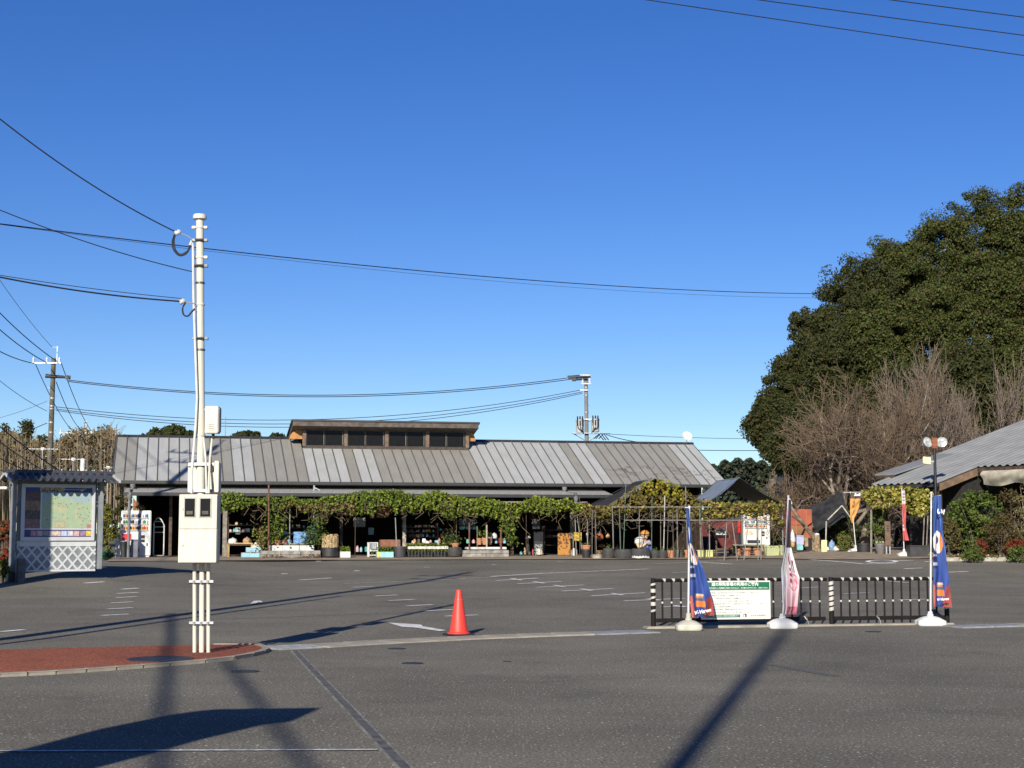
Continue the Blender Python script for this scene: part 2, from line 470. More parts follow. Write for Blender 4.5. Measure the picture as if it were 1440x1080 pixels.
for x0, y0, x1, y1 in ((118,820.5,146,818.5),(170,829,195,827.5),(165,835,194,833.5),(163,841,193,839.3),(156,848.3,187,846.7),(151,857,186,855),
        (143,866,181,864),(0,889,34,886),(527,838.5,560,837),(547,845,583,843.3),(571,852.5,609,850.7),
        (597,859.5,640,857.6),(626,867,672,865.3),(496,826.3,525,825),(421,816,466,813),
        (1124,827,1153,826),(1187,835,1222,834),(1264,844,1302,843),(1271,800,1297,799),(1333,805,1362,804),(1300,790,1330,790)):
    px_line(x0, y0, x1, y1)
px_line(483, 821, 700, 811.5, 0.10, faint_white); px_line(690, 811, 765, 806.5, 0.16); px_line(765, 806.5, 912, 800.3, 0.14)
px_line(920, 793, 1000, 790, 0.13, faint_white); px_line(985, 791, 1030, 793.6, 0.18)
px_line(945, 805.5, 970, 804.5, 0.12, faint_white)
for x0, y0, x1, y1 in ((697,816.8,757,813.2),(728,821.3,790,817.8),(755,826.3,820,823),(790,831.6,862,828),(831,838.3,907,834),(878,845.4,962,842),(930,854,980,852.4),(1000,863,1060,861)):
    a, b = G(x0, y0), G(x1, y1)
    stripe(a, b, 0.14, parent=lot)
    mx_, my_ = x0 + (x1 - x0) * 0.48, (y0 + y1) / 2
    stripe(G(mx_ - 7, my_ - 1.1), G(mx_ + 8, my_ + 1.4), 0.13, dz=0.014, parent=lot)
px_line(1090, 783.5, 1150, 788, 0.10); px_line(1150, 788, 1215, 793.4, 0.10); px_line(1215, 793.4, 1260, 792.3, 0.12)
px_line(1235, 816, 1278, 820, 0.2, faint_white); px_line(1080, 822.5, 1112, 821.5, 0.11, faint_white)
for x, y in ((400, 807), (388, 789.5), (502, 803), (600, 798), (695, 794.5), (448, 789.5), (572, 788), (662, 787.5), (788, 790.5), (1012, 788)):
    p = G(x, y); stripe(p + Vector((-0.10, 0, 0)), p + Vector((0.10, 0, 0)), 0.28, parent=lot, m=faint_white if x > 550 else None)
# arrows painted on the lot
def px_poly(pts, m=None): return flat_poly('painted_arrow', [G(*p) for p in pts], m or road_white, 0.01, lot)
px_poly([(545, 876.2), (592, 879), (594, 881.2), (627, 887), (618, 888.4), (586, 883.4), (566, 882.2)])
px_poly([(352, 849.5), (357, 845.5), (367, 845.2), (370, 848), (363, 847.2), (359, 849.8)])
for (cx_, cy_, rx_, ry_) in ((1240, 789.7, 20, 1.9),):
    pts = [G(cx_ + rx_ * math.cos(t * math.pi / 12), cy_ + ry_ * math.sin(t * math.pi / 12)) for t in range(25)]
    for i in range(24): stripe(pts[i], pts[i+1], 0.16, parent=lot)
px_line(1260, 789, 1284, 788.4, 0.14)
# line, cracks and covers on the near road
stripe(G(-60, 1057.5), G(530, 1055.5), 0.055, parent=road, m=mat("thin_road_white", (0.66, 0.65, 0.62), 0.85, var=0.3, scale=12, col2=(0.22, 0.22, 0.21)))
crack_m = mat("crack_dark", (0.018, 0.017, 0.016), 0.9)
rc = random.Random(4)
pts = [(640, 962), (700, 959.5), (760, 960.5), (815, 956), (870, 955), (925, 952)]
for (a, b) in zip(pts[:-1], pts[1:]): tag(stripe(G(*a), G(*b), 0.012, 0.004, crack_m, 'asphalt_crack', road))
tag(stripe(G(990, 949.5), G(1062, 948), 0.012, 0.004, crack_m, 'asphalt_crack', road))
scuff = mat("pale_scuff", (0.10, 0.097, 0.09), 0.9, var=0.4, scale=16, col2=(0.056, 0.054, 0.05))
stripe(G(1085, 935), G(1175, 951), 0.14, 0.004, scuff, 'tyre_scuff', road)
iron = mat("cover_iron", (0.05, 0.048, 0.045), 0.55, metal=0.3, var=0.3, scale=30, bump=0.6)
for px, py, r, lab in ((580, 933, 0.14, 'small round iron cover left of centre on the near road'), (345, 944.5, 0.17, 'dark round cover set in the road just off the red pavement'),
                  (558, 912.5, 0.13, 'small dark valve cover close under the concrete strip'), (1228, 888.5, 0.13, 'small dark cover below the right fence panel'), (713, 930.5, 0.05, 'tiny dark valve cap in the middle of the near road')):
    p = G(px, py); mb = MB(); mb.lathe([(r, 0), (r, 0.006), (r*0.9, 0.008), (r*0.88, 0.005), (0.001, 0.006)], 22, cap=False)
    o = mb.build('valve_cover', iron); o.location = p; tag(o, lab, 'cover')

# red pavement with its kerb stones
red_m = asphalt("red_pavement", 0.165, 0.22, (1.9, 0.64, 0.38), 0.03, 0.2)
edge = [(-80, 955), (0, 952.5), (80, 948.5), (165, 942.5), (240, 936.8), (290, 932.5), (330, 928), (358, 923), (374, 919), (380, 915.8)]
red_pts = [G(*p) for p in edge] + [G(372, 911.5), G(362, 909.5), G(300, 909.8), G(150, 913), G(0, 917.2), G(-80, 919)]
red = flat_poly('red_pavement', red_pts, red_m, 0.10)
zt = 0.035
for v in red.data.vertices: v.co.z = zt if v.co.y < 22.4 else zt
red.data.update(); tag(red, kind='structure')
kerb = bpy.data.objects.new('kerb', None); COL.objects.link(kerb); tag(kerb, kind='structure')
kp = []
for a, b in zip(edge[:-1], edge[1:]):
    k = 2 if abs(a[0] - b[0]) > 60 else 1
    for i in range(k): kp.append((a[0] + (b[0]-a[0])*i/k, a[1] + (b[1]-a[1])*i/k))
kp += [(380, 915.8), (377, 912.6), (366, 909), (300, 909)]
for (a, b) in zip(kp[:-1], kp[1:]):
    A_, B_ = G(*a), G(*b); d = (B_ - A_); L = d.length; d.normalize()
    mb = MB(); mb.bbox(0.004, L - 0.004, 0.0, 0.11, -0.05, 0.045, 0.012)
    o = mb.build('kerb_stone', pale_concrete, kerb); o.location = (A_.x, A_.y, 0); o.rotation_euler = (0, 0, math.atan2(d.y, d.x))
p = G(226, 930.8); mb = MB(); mb.lathe([(0.41, 0), (0.41, 0.008), (0.37, 0.01), (0.36, 0.006), (0.001, 0.007)], 36, cap=False)
o = mb.build('manhole_cover', iron); o.location = (p.x, p.y, zt); tag(o, 'large round iron manhole cover set in the red pavement', 'manhole cover')

# concrete border between the road and the lot, drain grates
border = bpy.data.objects.new('concrete_border', None); COL.objects.link(border); tag(border, kind='structure')
bl = [(443, 909.5), (497, 905.8), (546, 903.2), (594, 900.8), (642, 898.3), (690, 896.2), (738, 894.3), (784, 892.6), (826, 891.3)]
rail = [(826, 891.3), (872, 889.8), (916, 888.3)]
bluish = mat("bluish_concrete", (0.26, 0.27, 0.28), 0.85, var=0.2, scale=4, bump=0.3)
for ps, m in ((bl, pale_concrete), (rail, bluish)):
    for a, b in zip(ps[:-1], ps[1:]):
        A_, B_ = G(a[0], a[1]), G(b[0], b[1]); d = B_ - A_; L = d.length; d.normalize()
        mb = MB(); mb.bbox(0.006, L - 0.006, -0.32, 0.32, -0.06, 0.018, 0.008)
        o = mb.build('border_block', m, border); o.location = (A_.x, A_.y, gz(A_.x, A_.y)); o.rotation_euler = (0, 0, math.atan2(d.y, d.x))
A_, B_ = G(1338, 882), G(1560, 876); d = B_ - A_
for i in range(5):
    mb = MB(); mb.bbox(0.006, d.length/5 - 0.006, -0.30, 0.30, -0.06, 0.02, 0.008)
    o = mb.build('border_block', bluish if i < 2 else pale_concrete, border); q = A_ + d * (i / 5); o.location = (q.x, q.y, gz(q.x, q.y)); o.rotation_euler = (0, 0, math.atan2(d.y, d.x))

A_, B_ = G(379, 912.8), G(441, 909.6); d = B_ - A_; L = d.length
gr = thing('drain_grate', 'pale steel drain grate between the red pavement and the concrete strip', 'drain grate', A_, math.atan2(d.y, d.x))
gm = mat("grate_steel", (0.45, 0.45, 0.43), 0.5, metal=0.4, var=0.2)
mb = MB(); mb.box(0, L, -0.27, -0.24, 0, 0.025); mb.box(0, L, 0.24, 0.27, 0, 0.025); mb.box(0, 0.03, -0.24, 0.24, 0, 0.025); mb.box(L - 0.03, L, -0.24, 0.24, 0, 0.025)
mb.build('frame', gm, gr)
for i in range(9):
    x = 0.03 + (L - 0.06) * (i + 0.5) / 9; mb = MB(); mb.box(x - 0.022, x + 0.022, -0.24, 0.24, 0.002, 0.02); mb.build('bar', gm, gr)
mb = MB(); mb.box(0.03, L - 0.03, -0.24, 0.24, -0.02, 0.003); mb.build('pit', crack_m, gr)
A_, B_ = G(414, 915.5), G(580, 1092); d = B_ - A_; L = d.length
dr = thing('drain_channel', 'long slotted drain channel running diagonally across the near road', 'drain', A_, math.atan2(d.y, d.x))
mb = MB(); mb.box(0, L, -0.052, -0.036, -0.01, 0.012); mb.box(0, L, 0.036, 0.052, -0.01, 0.012); mb.build('edging', mat("drain_edge", (0.24, 0.23, 0.21), 0.8, var=0.3, scale=5, bump=0.3), dr)
mb = MB(); mb.box(0, L, -0.038, 0.038, -0.01, 0.005); mb.build('slot_bed', crack_m, dr)
mb = MB(); k = int(L / 0.045)
for i in range(k): x = (i + 0.5) * L / k; mb.box(x - 0.011, x + 0.011, -0.037, 0.037, 0.004, 0.010)
tag(mb.build('slot_bars', mat("drain_bar", (0.10, 0.097, 0.09), 0.6, metal=0.4, var=0.3), dr), kind='stuff')

# paved apron before the shops
apron_m = mat("apron_paving", (0.29, 0.23, 0.16), 0.9, var=0.16, scale=2.5, bump=0.35)
ap = [G(150, 790.5), G(300, 789.2), G(480, 788.4), G(700, 787.6), G(840, 787.4), G(960, 787.0), G(1040, 786.0), G(1090, 786.2), G(1150, 787.6), G(1215, 787.8), G(1300, 786.2), G(1345, 785.6)]
vs_, fs = [], []
for i, p in enumerate(ap):
    for j in range(9):
        y = p.y + (70 - p.y) * j / 8; x = p.x * (1 + (y / p.y - 1) * 0.9)
        vs_.append((x, y, gz(x, y) + 0.03))
for i in range(len(ap) - 1):
    for j in range(8): fs.append((i*9 + j, (i+1)*9 + j, (i+1)*9 + j + 1, i*9 + j + 1))
me = bpy.data.meshes.new('apron_paving'); me.from_pydata(vs_, [], fs); me.materials.append(apron_m)
tag(link('apron_paving', me), kind='structure')

# ------------------------------------------------------------------ the long shop building
EA, EB = P(158, 676.8, 59.0), P(1024, 679.5, 64.5)
BU = (EB - EA); BU.z = 0; BL = BU.length; BU.normalize(); BV = Vector((-BU.y, BU.x, 0))
BROT = math.atan2(BU.y, BU.x)
ZB = 0.66
ZE = (EA.z + EB.z) / 2 - ZB               # eave above the local ground
BO = Vector((EA.x, EA.y, ZB))

def pu(px, v, z=1.5):
    k = (px - CX) / F_PX
    # x = k (y CP + (z-h) SP)
    ax, ay = EA.x + v * BV.x, EA.y + v * BV.y
    c = (z + ZB - CAM_H) * SP
    return (k * (ay * CP + c) - ax) / (BU.x - k * BU.y * CP)
def bw(u, v, z=0.0):                       # building coordinates to the world
    q = BO + BU * u + BV * v; return Vector((q.x, q.y, ZB + z))
def pz(py, u, v):                          # height above the local ground for a pixel row at (u, v)
    q = bw(u, v); return P(CX, py, q.y).z - ZB

bld = thing('shop_building', 'long single storey market hall with grey and taupe seamed metal roof', 'building', BO, BROT)
roof_taupe = metal_roof("roof_taupe", (0.252, 0.244, 0.218))
roof_light = metal_roof("roof_light", (0.36, 0.366, 0.355))
roof_dark = mat("roof_seam", (0.155, 0.15, 0.138), 0.5, metal=0.2)
gutter_m = mat("gutter_grey", (0.035, 0.036, 0.038), 0.45, var=0.1)
wood_dark = mat("stained_wood", (0.085, 0.055, 0.038), 0.7, var=0.3, scale=5, bump=0.2)
wood_grey = mat("weathered_wood", (0.25, 0.225, 0.19), 0.85, var=0.25, scale=7, bump=0.3)
inner_dark = mat("dark_interior", (0.02, 0.017, 0.015), 0.9, var=0.2)  # near-black, so the shade of the unlit hall is in the colour
RD, RH = 4.46, 1.95
NP = 60
pw = BL / NP
SL = RH / RD
def pan_mesh(t1, m, name='roof_panel'):
    mb = MB()
    def pt(x, t, h): return (x, t - h * SL * 0.9, t * SL + h)
    a = 0.02
    vs_ = [pt(0, 0, 0), pt(pw, 0, 0), pt(pw, t1, 0), pt(0, t1, 0)]
    mb.slab([vs_[0], vs_[1], vs_[2], vs_[3]], 0.03, 0)
    q = [pt(-a, -0.01, 0.0), pt(a, -0.01, 0.0), pt(a, t1, 0.0), pt(-a, t1, 0.0), pt(-a*0.7, -0.01, 0.036), pt(a*0.7, -0.01, 0.036), pt(a*0.7, t1, 0.036), pt(-a*0.7, t1, 0.036)]
    mb.add(q, [(0,1,5,4),(1,2,6,5),(2,3,7,6),(3,0,4,7),(4,5,6,7)], 1)
    return mb.mesh(name, [m, roof_dark])
MU0, MU1, MT = pu(428, 3.45, 4.9), pu(657, 3.45, 4.9), 3.45       # clerestory
full = {0: pan_mesh(RD, roof_taupe), 1: pan_mesh(RD, roof_light)}
short = {0: pan_mesh(MT, roof_taupe), 1: pan_mesh(MT, roof_light)}
light_px = [(190, 290), (335, 366), (433, 495), (508, 535), (686, 826), (842, 862), (985, 1003), (1003, 1040)]
jit = random.Random(2)
for i in range(NP):
    uc = (i + 0.5) * pw
    q = bw(uc, 0, ZE); pxx = CX + F_PX * q.x / (q.y * CP + (q.z - CAM_H) * SP)
    kind = 1 if any(a <= pxx < b for a, b in light_px) else 0
    inm = MU0 - 0.15 < uc < MU1 + 0.15
    o = link('roof_panel', (short if inm else full)[kind], bld, (i * pw, 0, ZE + jit.uniform(-0.004, 0.004)))
mb = MB()
mb.slab([(0, 2*RD, ZE), (0, RD, ZE + RH), (BL, RD, ZE + RH), (BL, 2*RD, ZE)], 0.03, 0)
mb.build('rear_roof', roof_taupe, bld)
def ridge_cap(a, b):
    mb = MB()
    mb.add([(a, RD - 0.12, ZE + RH - 0.02), (a, RD, ZE + RH + 0.075), (a, RD + 0.12, ZE + RH - 0.02), (b, RD - 0.12, ZE + RH - 0.02), (b, RD, ZE + RH + 0.075), (b, RD + 0.12, ZE + RH - 0.02)],
           [(0, 3, 4, 1), (1, 4, 5, 2), (0, 1, 2), (5, 4, 3)])
    mb.build('ridge_cap', gutter_m, bld)
ridge_cap(-0.05, MU0 - 0.02); ridge_cap(MU1 + 0.02, BL + 0.05)
# gutter, barge boards, soffit
mb = MB(); mb.bbox(-0.08, BL + 0.08, -0.14, -0.015, ZE - 0.145, ZE - 0.015, 0.02); mb.build('gutter', gutter_m, bld)
for x in (-0.06, BL + 0.002):
    mb = MB(); mb.add([(x, 0, ZE - 0.2), (x, RD, ZE + RH - 0.2), (x, 2*RD, ZE - 0.2), (x, 2*RD, ZE - 0.01), (x, RD, ZE + RH - 0.01), (x, 0, ZE - 0.01),
                       (x + 0.05, 0, ZE - 0.2), (x + 0.05, RD, ZE + RH - 0.2), (x + 0.05, 2*RD, ZE - 0.2), (x + 0.05, 2*RD, ZE - 0.01), (x + 0.05, RD, ZE + RH - 0.01), (x + 0.05, 0, ZE - 0.01)],
                      [(0,1,4,5),(1,2,3,4),(11,10,7,6),(10,9,8,7),(5,4,10,11),(4,3,9,10),(0,6,7,1),(1,7,8,2),(0,5,11,6),(2,8,9,3)])
    mb.build('barge_board', gutter_m, bld)
# lower pent roof showing under the main eave, pans with joints
zl0 = pz(693.0, 8, -1.0); zl1 = pz(686.5, 8, 0.5)
pmb = MB(); pmb.slab([(0.004, 0, 0), (pw - 0.004, 0, 0), (pw - 0.004, 1.5, zl1 - zl0), (0.004, 1.5, zl1 - zl0)], 0.03); pmb.box(-0.012, 0.012, 0.0, 0.02, 0.0, 0.03)
pm0 = pmb.mesh('pent_panel', mat("pent_roof", (0.37, 0.365, 0.345), 0.55, metal=0.1, var=0.1, scale=2))
UP0 = pu(176, -0.5, zl0); UP1 = pu(862, -0.5, zl0)
k = int((UP1 - UP0) / pw)
for i in range(k): link('pent_panel', pm0, bld, (UP0 + i * pw, -1.0, zl0))
mb = MB(); mb.bbox(UP0 - 0.05, UP0 + k*pw + 0.05, -1.13, -1.01, zl0 - 0.15, zl0 - 0.015, 0.015); mb.build('gutter', gutter_m, bld)
mb = MB(); mb.box(UP0, UP0 + k*pw, 0.5, 0.56, zl0, ZE - 0.02); mb.build('eave_wall', inner_dark, bld)  # near-black wall colour stands in for the shaded gap under the eave
# walls, floor, ceiling of the hall
UW0, UW1 = pu(205, 1.2), BL - 1.0
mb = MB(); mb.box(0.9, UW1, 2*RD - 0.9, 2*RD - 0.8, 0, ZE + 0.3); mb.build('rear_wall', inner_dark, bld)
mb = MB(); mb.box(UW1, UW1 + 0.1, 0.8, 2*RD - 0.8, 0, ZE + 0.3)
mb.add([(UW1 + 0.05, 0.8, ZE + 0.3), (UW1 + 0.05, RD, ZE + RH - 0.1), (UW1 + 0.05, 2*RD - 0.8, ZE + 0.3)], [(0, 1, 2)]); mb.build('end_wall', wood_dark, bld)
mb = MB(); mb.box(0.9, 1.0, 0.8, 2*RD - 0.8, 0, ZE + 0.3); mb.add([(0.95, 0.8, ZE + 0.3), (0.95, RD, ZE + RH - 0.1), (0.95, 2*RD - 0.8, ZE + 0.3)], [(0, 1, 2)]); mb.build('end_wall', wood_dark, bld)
mb = MB(); mb.box(0.9, UW1, 0.2, 2*RD - 0.8, 0.0, 0.05); mb.build('floor', mat("dark_floor", (0.05, 0.045, 0.04), 0.9), bld)  # floor colour darkened as well for the unlit hall
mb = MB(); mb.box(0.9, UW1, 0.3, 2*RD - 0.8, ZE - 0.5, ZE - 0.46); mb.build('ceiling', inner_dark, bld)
# posts of the veranda
def post(px, v, w, m, z1, z0=0.0, name='post'):
    u = pu(px, v); mb = MB(); mb.bbox(u - w/2, u + w/2, v - w/2, v + w/2, z0, z1, 0.008); return mb.build(name, m, bld)
post(316.5, -0.1, 0.17, wood_grey, zl0 - 0.05)
post(568.5, 0.1, 0.13, mat("pale_post", (0.42, 0.39, 0.34), 0.8, var=0.3, scale=5), zl0 - 0.1)
post(804, -0.2, 0.13, wood_grey, zl0 - 0.1)
for px in (240, 400, 480, 640, 720): post(px, 0.5, 0.12, wood_dark, zl0 - 0.1)
# rain pipes with their funnels
def rain_pipe(px, px2, m, r=0.045, low=True):
    u0, u1 = pu(px, -0.12, ZE), pu(px2, -1.12, 2)
    mb = MB()
    mb.lathe([(0.10, 0), (0.10, -0.1), (0.045, -0.2)], 10, (u0, -0.12, ZE - 0.15))
    mb.path([(u0, -0.12, ZE - 0.33), (u0, -0.14, ZE - 0.40), (u1, -1.10, zl0 + 0.03), (u1, -1.12, zl0 - 0.12)], r, 8)
    mb.lathe([(0.10, 0), (0.10, -0.12), (0.045, -0.24)], 10, (u1, -1.14, zl0 - 0.10))
    if low: mb.path([(u1, -1.14, zl0 - 0.3), (u1, -1.14, 0.02)], r, 8)
    mb.build('rain_pipe', m, bld)
pipe_m = mat("pipe_grey", (0.16, 0.165, 0.17), 0.45, var=0.1)
rain_pipe(187, 182, pipe_m, 0.055); rain_pipe(794, 810, pipe_m, 0.04, False)
u0 = pu(441.5, -0.2, 2.0)
mb = MB(); mb.path([(u0, -0.2, 0.02), (u0, -0.2, ZE - 0.16)], 0.035, 8); mb.path([(u0, -0.2, ZE - 0.25), (u0 + 0.2, -0.35, zl0 + 0.12), (u0 + 0.24, -0.62, zl0 - 0.2)], 0.03, 6); mb.build('rain_pipe', mat("pipe_pale", (0.30, 0.33, 0.34), 0.5), bld)
# reddish gable board seen under the left eave
mb = MB(); a = pu(187, 0.9, 2); b = pu(206, 0.9, 2); mb.add([(a, 0.9, pz(700, a, 0.9)), (b, 0.9, pz(722, b, 0.9)), (a, 0.9, pz(722, a, 0.9)), (a, 0.95, pz(700, a, 0.9)), (b, 0.95, pz(722, b, 0.9)), (a, 0.95, pz(722, a, 0.9))], [(0, 2, 1), (3, 4, 5), (0, 1, 4, 3), (1, 2, 5, 4), (2, 0, 3, 5)])
mb.build('gable_board', mat("red_board", (0.28, 0.10, 0.06), 0.8, var=0.2), bld)

# clerestory on the ridge
zb = ZE + MT * SL
zt_ = pz(604.5, (MU0 + MU1)/2, MT); zf = pz(603, (MU0+MU1)/2, MT - 0.55); zft = pz(591.5, (MU0+MU1)/2, MT - 0.6)
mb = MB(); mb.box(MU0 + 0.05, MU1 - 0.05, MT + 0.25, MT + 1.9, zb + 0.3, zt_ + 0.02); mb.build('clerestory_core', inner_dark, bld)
def bx_(name, x0, x1, y0, y1, z0, z1, m, r=0.008):
    mb = MB(); mb.bbox(x0, x1, y0, y1, z0, z1, r); return mb.build(name, m, bld)
frame_m = mat("bronze_frame", (0.06, 0.045, 0.035), 0.5, var=0.2)
bx_('sill', MU0 - 0.05, MU1 + 0.05, MT - 0.06, MT + 0.06, zb - 0.03, zb + 0.075, frame_m)
bx_('lintel', MU0 - 0.02, MU1 + 0.02, MT - 0.03, MT + 0.10, zt_ - 0.035, zt_ + 0.22, frame_m)  # dark colour on the lintel stands in for the overhang's shadow
W4 = (MU1 - MU0) / 4
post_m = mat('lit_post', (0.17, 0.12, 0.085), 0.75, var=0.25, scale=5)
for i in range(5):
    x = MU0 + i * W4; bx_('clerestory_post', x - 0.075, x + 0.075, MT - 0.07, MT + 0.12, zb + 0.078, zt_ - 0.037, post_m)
for i in range(4):
    x0, x1 = MU0 + i*W4 + 0.078, MU0 + (i+1)*W4 - 0.078; z0, z1 = zb + 0.08, zt_ - 0.04
    mb = MB(); t = 0.035
    mb.box(x0, x1, MT, MT + 0.06, z0, z0 + t); mb.box(x0, x1, MT, MT + 0.06, z1 - t, z1); mb.box(x0, x0 + t, MT, MT + 0.06, z0 + t, z1 - t); mb.box(x1 - t, x1, MT, MT + 0.06, z0 + t, z1 - t)
    xm = (x0 + x1) / 2; mb.box(xm - 0.010, xm + 0.010, MT + 0.015, MT + 0.06, z0 + t, z1 - t)
    w_ = mb.build('clerestory_window', frame_m, bld)
    for a, b in ((x0 + t, xm - 0.025), (xm + 0.025, x1 - t)):
        mb = MB(); mb.box(a, b, MT + 0.03, MT + 0.04, z0 + t, z1 - t); mb.build('pane', glass_dark, w_)
        mb = MB(); mb.box(b - 0.030, b - 0.022, MT + 0.018, MT + 0.028, z0 + t + 0.03, z1 - t - 0.02); mb.build('sash_bar', mat("bright_sash", (0.5, 0.48, 0.42), 0.5), w_)
ux0, ux1 = pu(410, MT - 0.6, 5.6), pu(675, MT - 0.6, 5.6)
back = MT + 2.6
sl = (zft - 0.02 - (ZE + RH - 0.45)) / (back - (MT - 0.6)) * 0.55
mb = MB(); mb.slab([(ux0, MT - 0.6, zft), (ux1, MT - 0.6, zft), (ux1, back, zft - sl * (back - MT + 0.6)), (ux0, back, zft - sl * (back - MT + 0.6))], 0.07); mb.build('clerestory_roof', gutter_m, bld)
mb = MB()
d0 = MT - 0.57
mb.slab([(ux0 + 0.06, d0, zft - 0.075), (ux1 - 0.06, d0, zft - 0.075), (ux1 - 0.06, back - 0.1, zft - 0.075 - sl*(back - 0.1 - d0)), (ux0 + 0.06, back - 0.1, zft - 0.075 - sl*(back - 0.1 - d0))], 0.20); mb.build('roof_fascia', mat("fascia_wood", (0.10, 0.08, 0.065), 0.75, var=0.25, scale=5), bld)
for i in range(10):
    x = ux0 + 0.5 + (ux1 - ux0 - 1.0) * i / 9; bx_('rafter_end', x - 0.03, x + 0.03, d0 - 0.02, d0 + 0.05, zft - 0.20, zft - 0.13, wood_dark, 0.004)
orange_m = mat("orange_panel", (0.42, 0.20, 0.06), 0.7, var=0.1)
for x, s in ((MU0 - 0.08, -1), (MU1 + 0.08, 1)):
    mb = MB(); w_ = 0.52 if s < 0 else 0.30
    prof = [(0, 0)] + [(s * w_ * math.sin(t * math.pi / 16), 0.42 * math.cos(t * math.pi / 16)) for t in range(9)]
    vs_ = [(x + a, MT + 0.12, zb + 0.38 + b) for a, b in prof] + [(x + a, MT + 0.5, zb + 0.38 + b) for a, b in prof]
    n = len(prof); mb.add(vs_, [tuple(range(n)), tuple(range(2*n-1, n-1, -1))] + [(i, n + i, n + (i+1) % n, (i+1) % n) for i in range(n)]); mb.build('vent_hood', orange_m, bld)
# satellite dish on the right end of the ridge
q = bw(BL - 0.25, RD, ZE + RH + 0.05)
dish = thing('satellite_dish', 'white satellite dish on the right end of the ridge', 'dish', q)
mb = MB(); mb.tube((0, 0, 0), (0, 0, 0.22), 0.02); mb.tube((0, -0.02, 0.18), (0, -0.3, 0.05), 0.012); mb.build('mast', galv, dish)
mb = MB(); mb.lathe([(0.001, 0), (0.1, 0.008), (0.18, 0.03), (0.23, 0.06), (0.232, 0.066), (0.18, 0.04), (0.1, 0.018), (0.001, 0.012)], 24, cap=False)
o = mb.build('reflector', white_paint, dish); o.location = (0, 0.02, 0.27); o.rotation_euler = (R(62), 0, R(12))
mb = MB(); mb.tube((0, -0.34, 0.06), (0, -0.28, 0.09), 0.03, 0.025); mb.build('feed_horn', white_paint, dish)
# ------------------------------------------------------------------ right-hand building
RO = P(1222, 683, 58.0)
RS = Vector((0.53, -0.848, 0)); RT = Vector((0.85, 0.527, 0)); RSL = 0.30
rot_r = math.atan2(RT.y, RT.x)
zg = gz(RO.x, RO.y)
rb = thing('side_building', 'low building on the right with a pale corrugated roof sloping down to a vine trellis', 'building', (RO.x, RO.y, zg), rot_r)
rz0 = RO.z - zg
corr = mat("corrugated_roof", (0.235, 0.24, 0.235), 0.55, metal=0.0, var=0.12, scale=1.2, col2=(0.185, 0.19, 0.19))
# local x = up the slope (RT), local y = RT turned left, so towards the camera is -y
def corr_sheet(name, x0, x1, y0, y1):
    n = int(round((y1 - y0) / 0.085)); prof = [0.0, 0.0, 0.055, 0.055]
    vs_, fs = [], []
    for i in range(n + 1):
        y = y0 + (y1 - y0) * i / n; h = prof[i % 4]
        vs_ += [(x0, y, rz0 + x0 * RSL + h), (x1, y, rz0 + x1 * RSL + h)]
    fs = [(2*i, 2*i + 1, 2*i + 3, 2*i + 2) for i in range(n)]
    me = bpy.data.meshes.new(name); me.from_pydata(vs_, [], fs); me.materials.append(corr)
    if me.polygons[0].normal.z < 0: me.flip_normals()
    return link(name, me, rb)
corr_sheet('roof_sheet', 0.0, 14.0, -3.4, 0.0); corr_sheet('roof_sheet', 1.6, 14.0, 0.003, 0.6)
corr_sheet('roof_sheet', 2.05, 14.0, -9.4, -3.403)
mb = MB(); mb.slab([(0.0, -3.38, rz0 - 0.03), (14, -3.38, rz0 + 14*RSL - 0.03), (14, -0.02, rz0 + 14*RSL - 0.03), (0.0, -0.02, rz0 - 0.03)], 0.05)
mb.slab([(2.07, -9.4, rz0 + 2.07*RSL - 0.03), (14, -9.4, rz0 + 14*RSL - 0.03), (14, -3.42, rz0 + 14*RSL - 0.03), (2.07, -3.42, rz0 + 2.07*RSL - 0.03)], 0.05)
mb.build('roof_deck', wood_dark, rb)
barge = mat("brown_barge", (0.23, 0.15, 0.095), 0.7, var=0.2, scale=4)
mb = MB(); mb.slab([(0.1, -3.44, rz0 - 0.26), (2.05, -3.44, rz0 + 2.05*RSL - 0.30), (2.05, -3.44, rz0 + 2.05*RSL - 0.035), (0.1, -3.44, rz0 - 0.035 + 0.1*RSL)], 0.05); mb.build('barge_board', barge, rb)
mb = MB(); mb.box(2.02, 2.10, -9.4, -3.5, rz0 + 2.05*RSL - 0.20, rz0 + 2.05*RSL - 0.05); mb.build('eave_board', wood_dark, rb)
mb = MB(); mb.box(-0.05, 0.05, -3.4, 0, rz0 - 0.13, rz0 - 0.035); mb.build('gutter', gutter_m, rb)
inner_r = mat("dark_wall", (0.022, 0.02, 0.019), 0.9, var=0.2)
mb = MB(); mb.box(1.5, 1.6, -3.2, -0.2, 0, rz0 + 0.2); mb.box(1.6, 14, -0.3, -0.2, 0, rz0 + 0.4); mb.box(4.2, 4.3, -9.2, -3.2, 0, rz0 + 1.0); mb.box(1.6, 4.2, -3.25, -3.15, 0, rz0 + 0.3); mb.build('wall', inner_r, rb)
mb = MB(); mb.box(0.25, 0.37, -3.25, -3.13, 0, rz0 - 0.05); mb.build('post', wood_dark, rb)
mb = MB(); mb.box(0.25, 0.37, -0.25, -0.13, 0, rz0 - 0.05); mb.build('post', wood_dark, rb)
# rolled cloth hanging under the eave
cl = []
for i in range(9):
    row = []
    for j in range(31):
        y = -3.75 - 5.2 * j / 30; z = rz0 + 2.1*RSL - 0.16 - 0.055 * i - 0.20 * (i / 8) * abs(math.sin(j * 0.33 + 0.4)) * 0.6
        row.append((1.96 - 0.10 * math.sin(i * 0.55) - 0.05 * math.sin(j * 0.9 + i), y, z))
    cl.append(row)
o = painted('awning_cloth', cl, lambda u, v: (1, 1, 1), mat("awning_cloth", (0.40, 0.37, 0.29), 0.9, var=0.2, scale=3, attr='print'), rb)

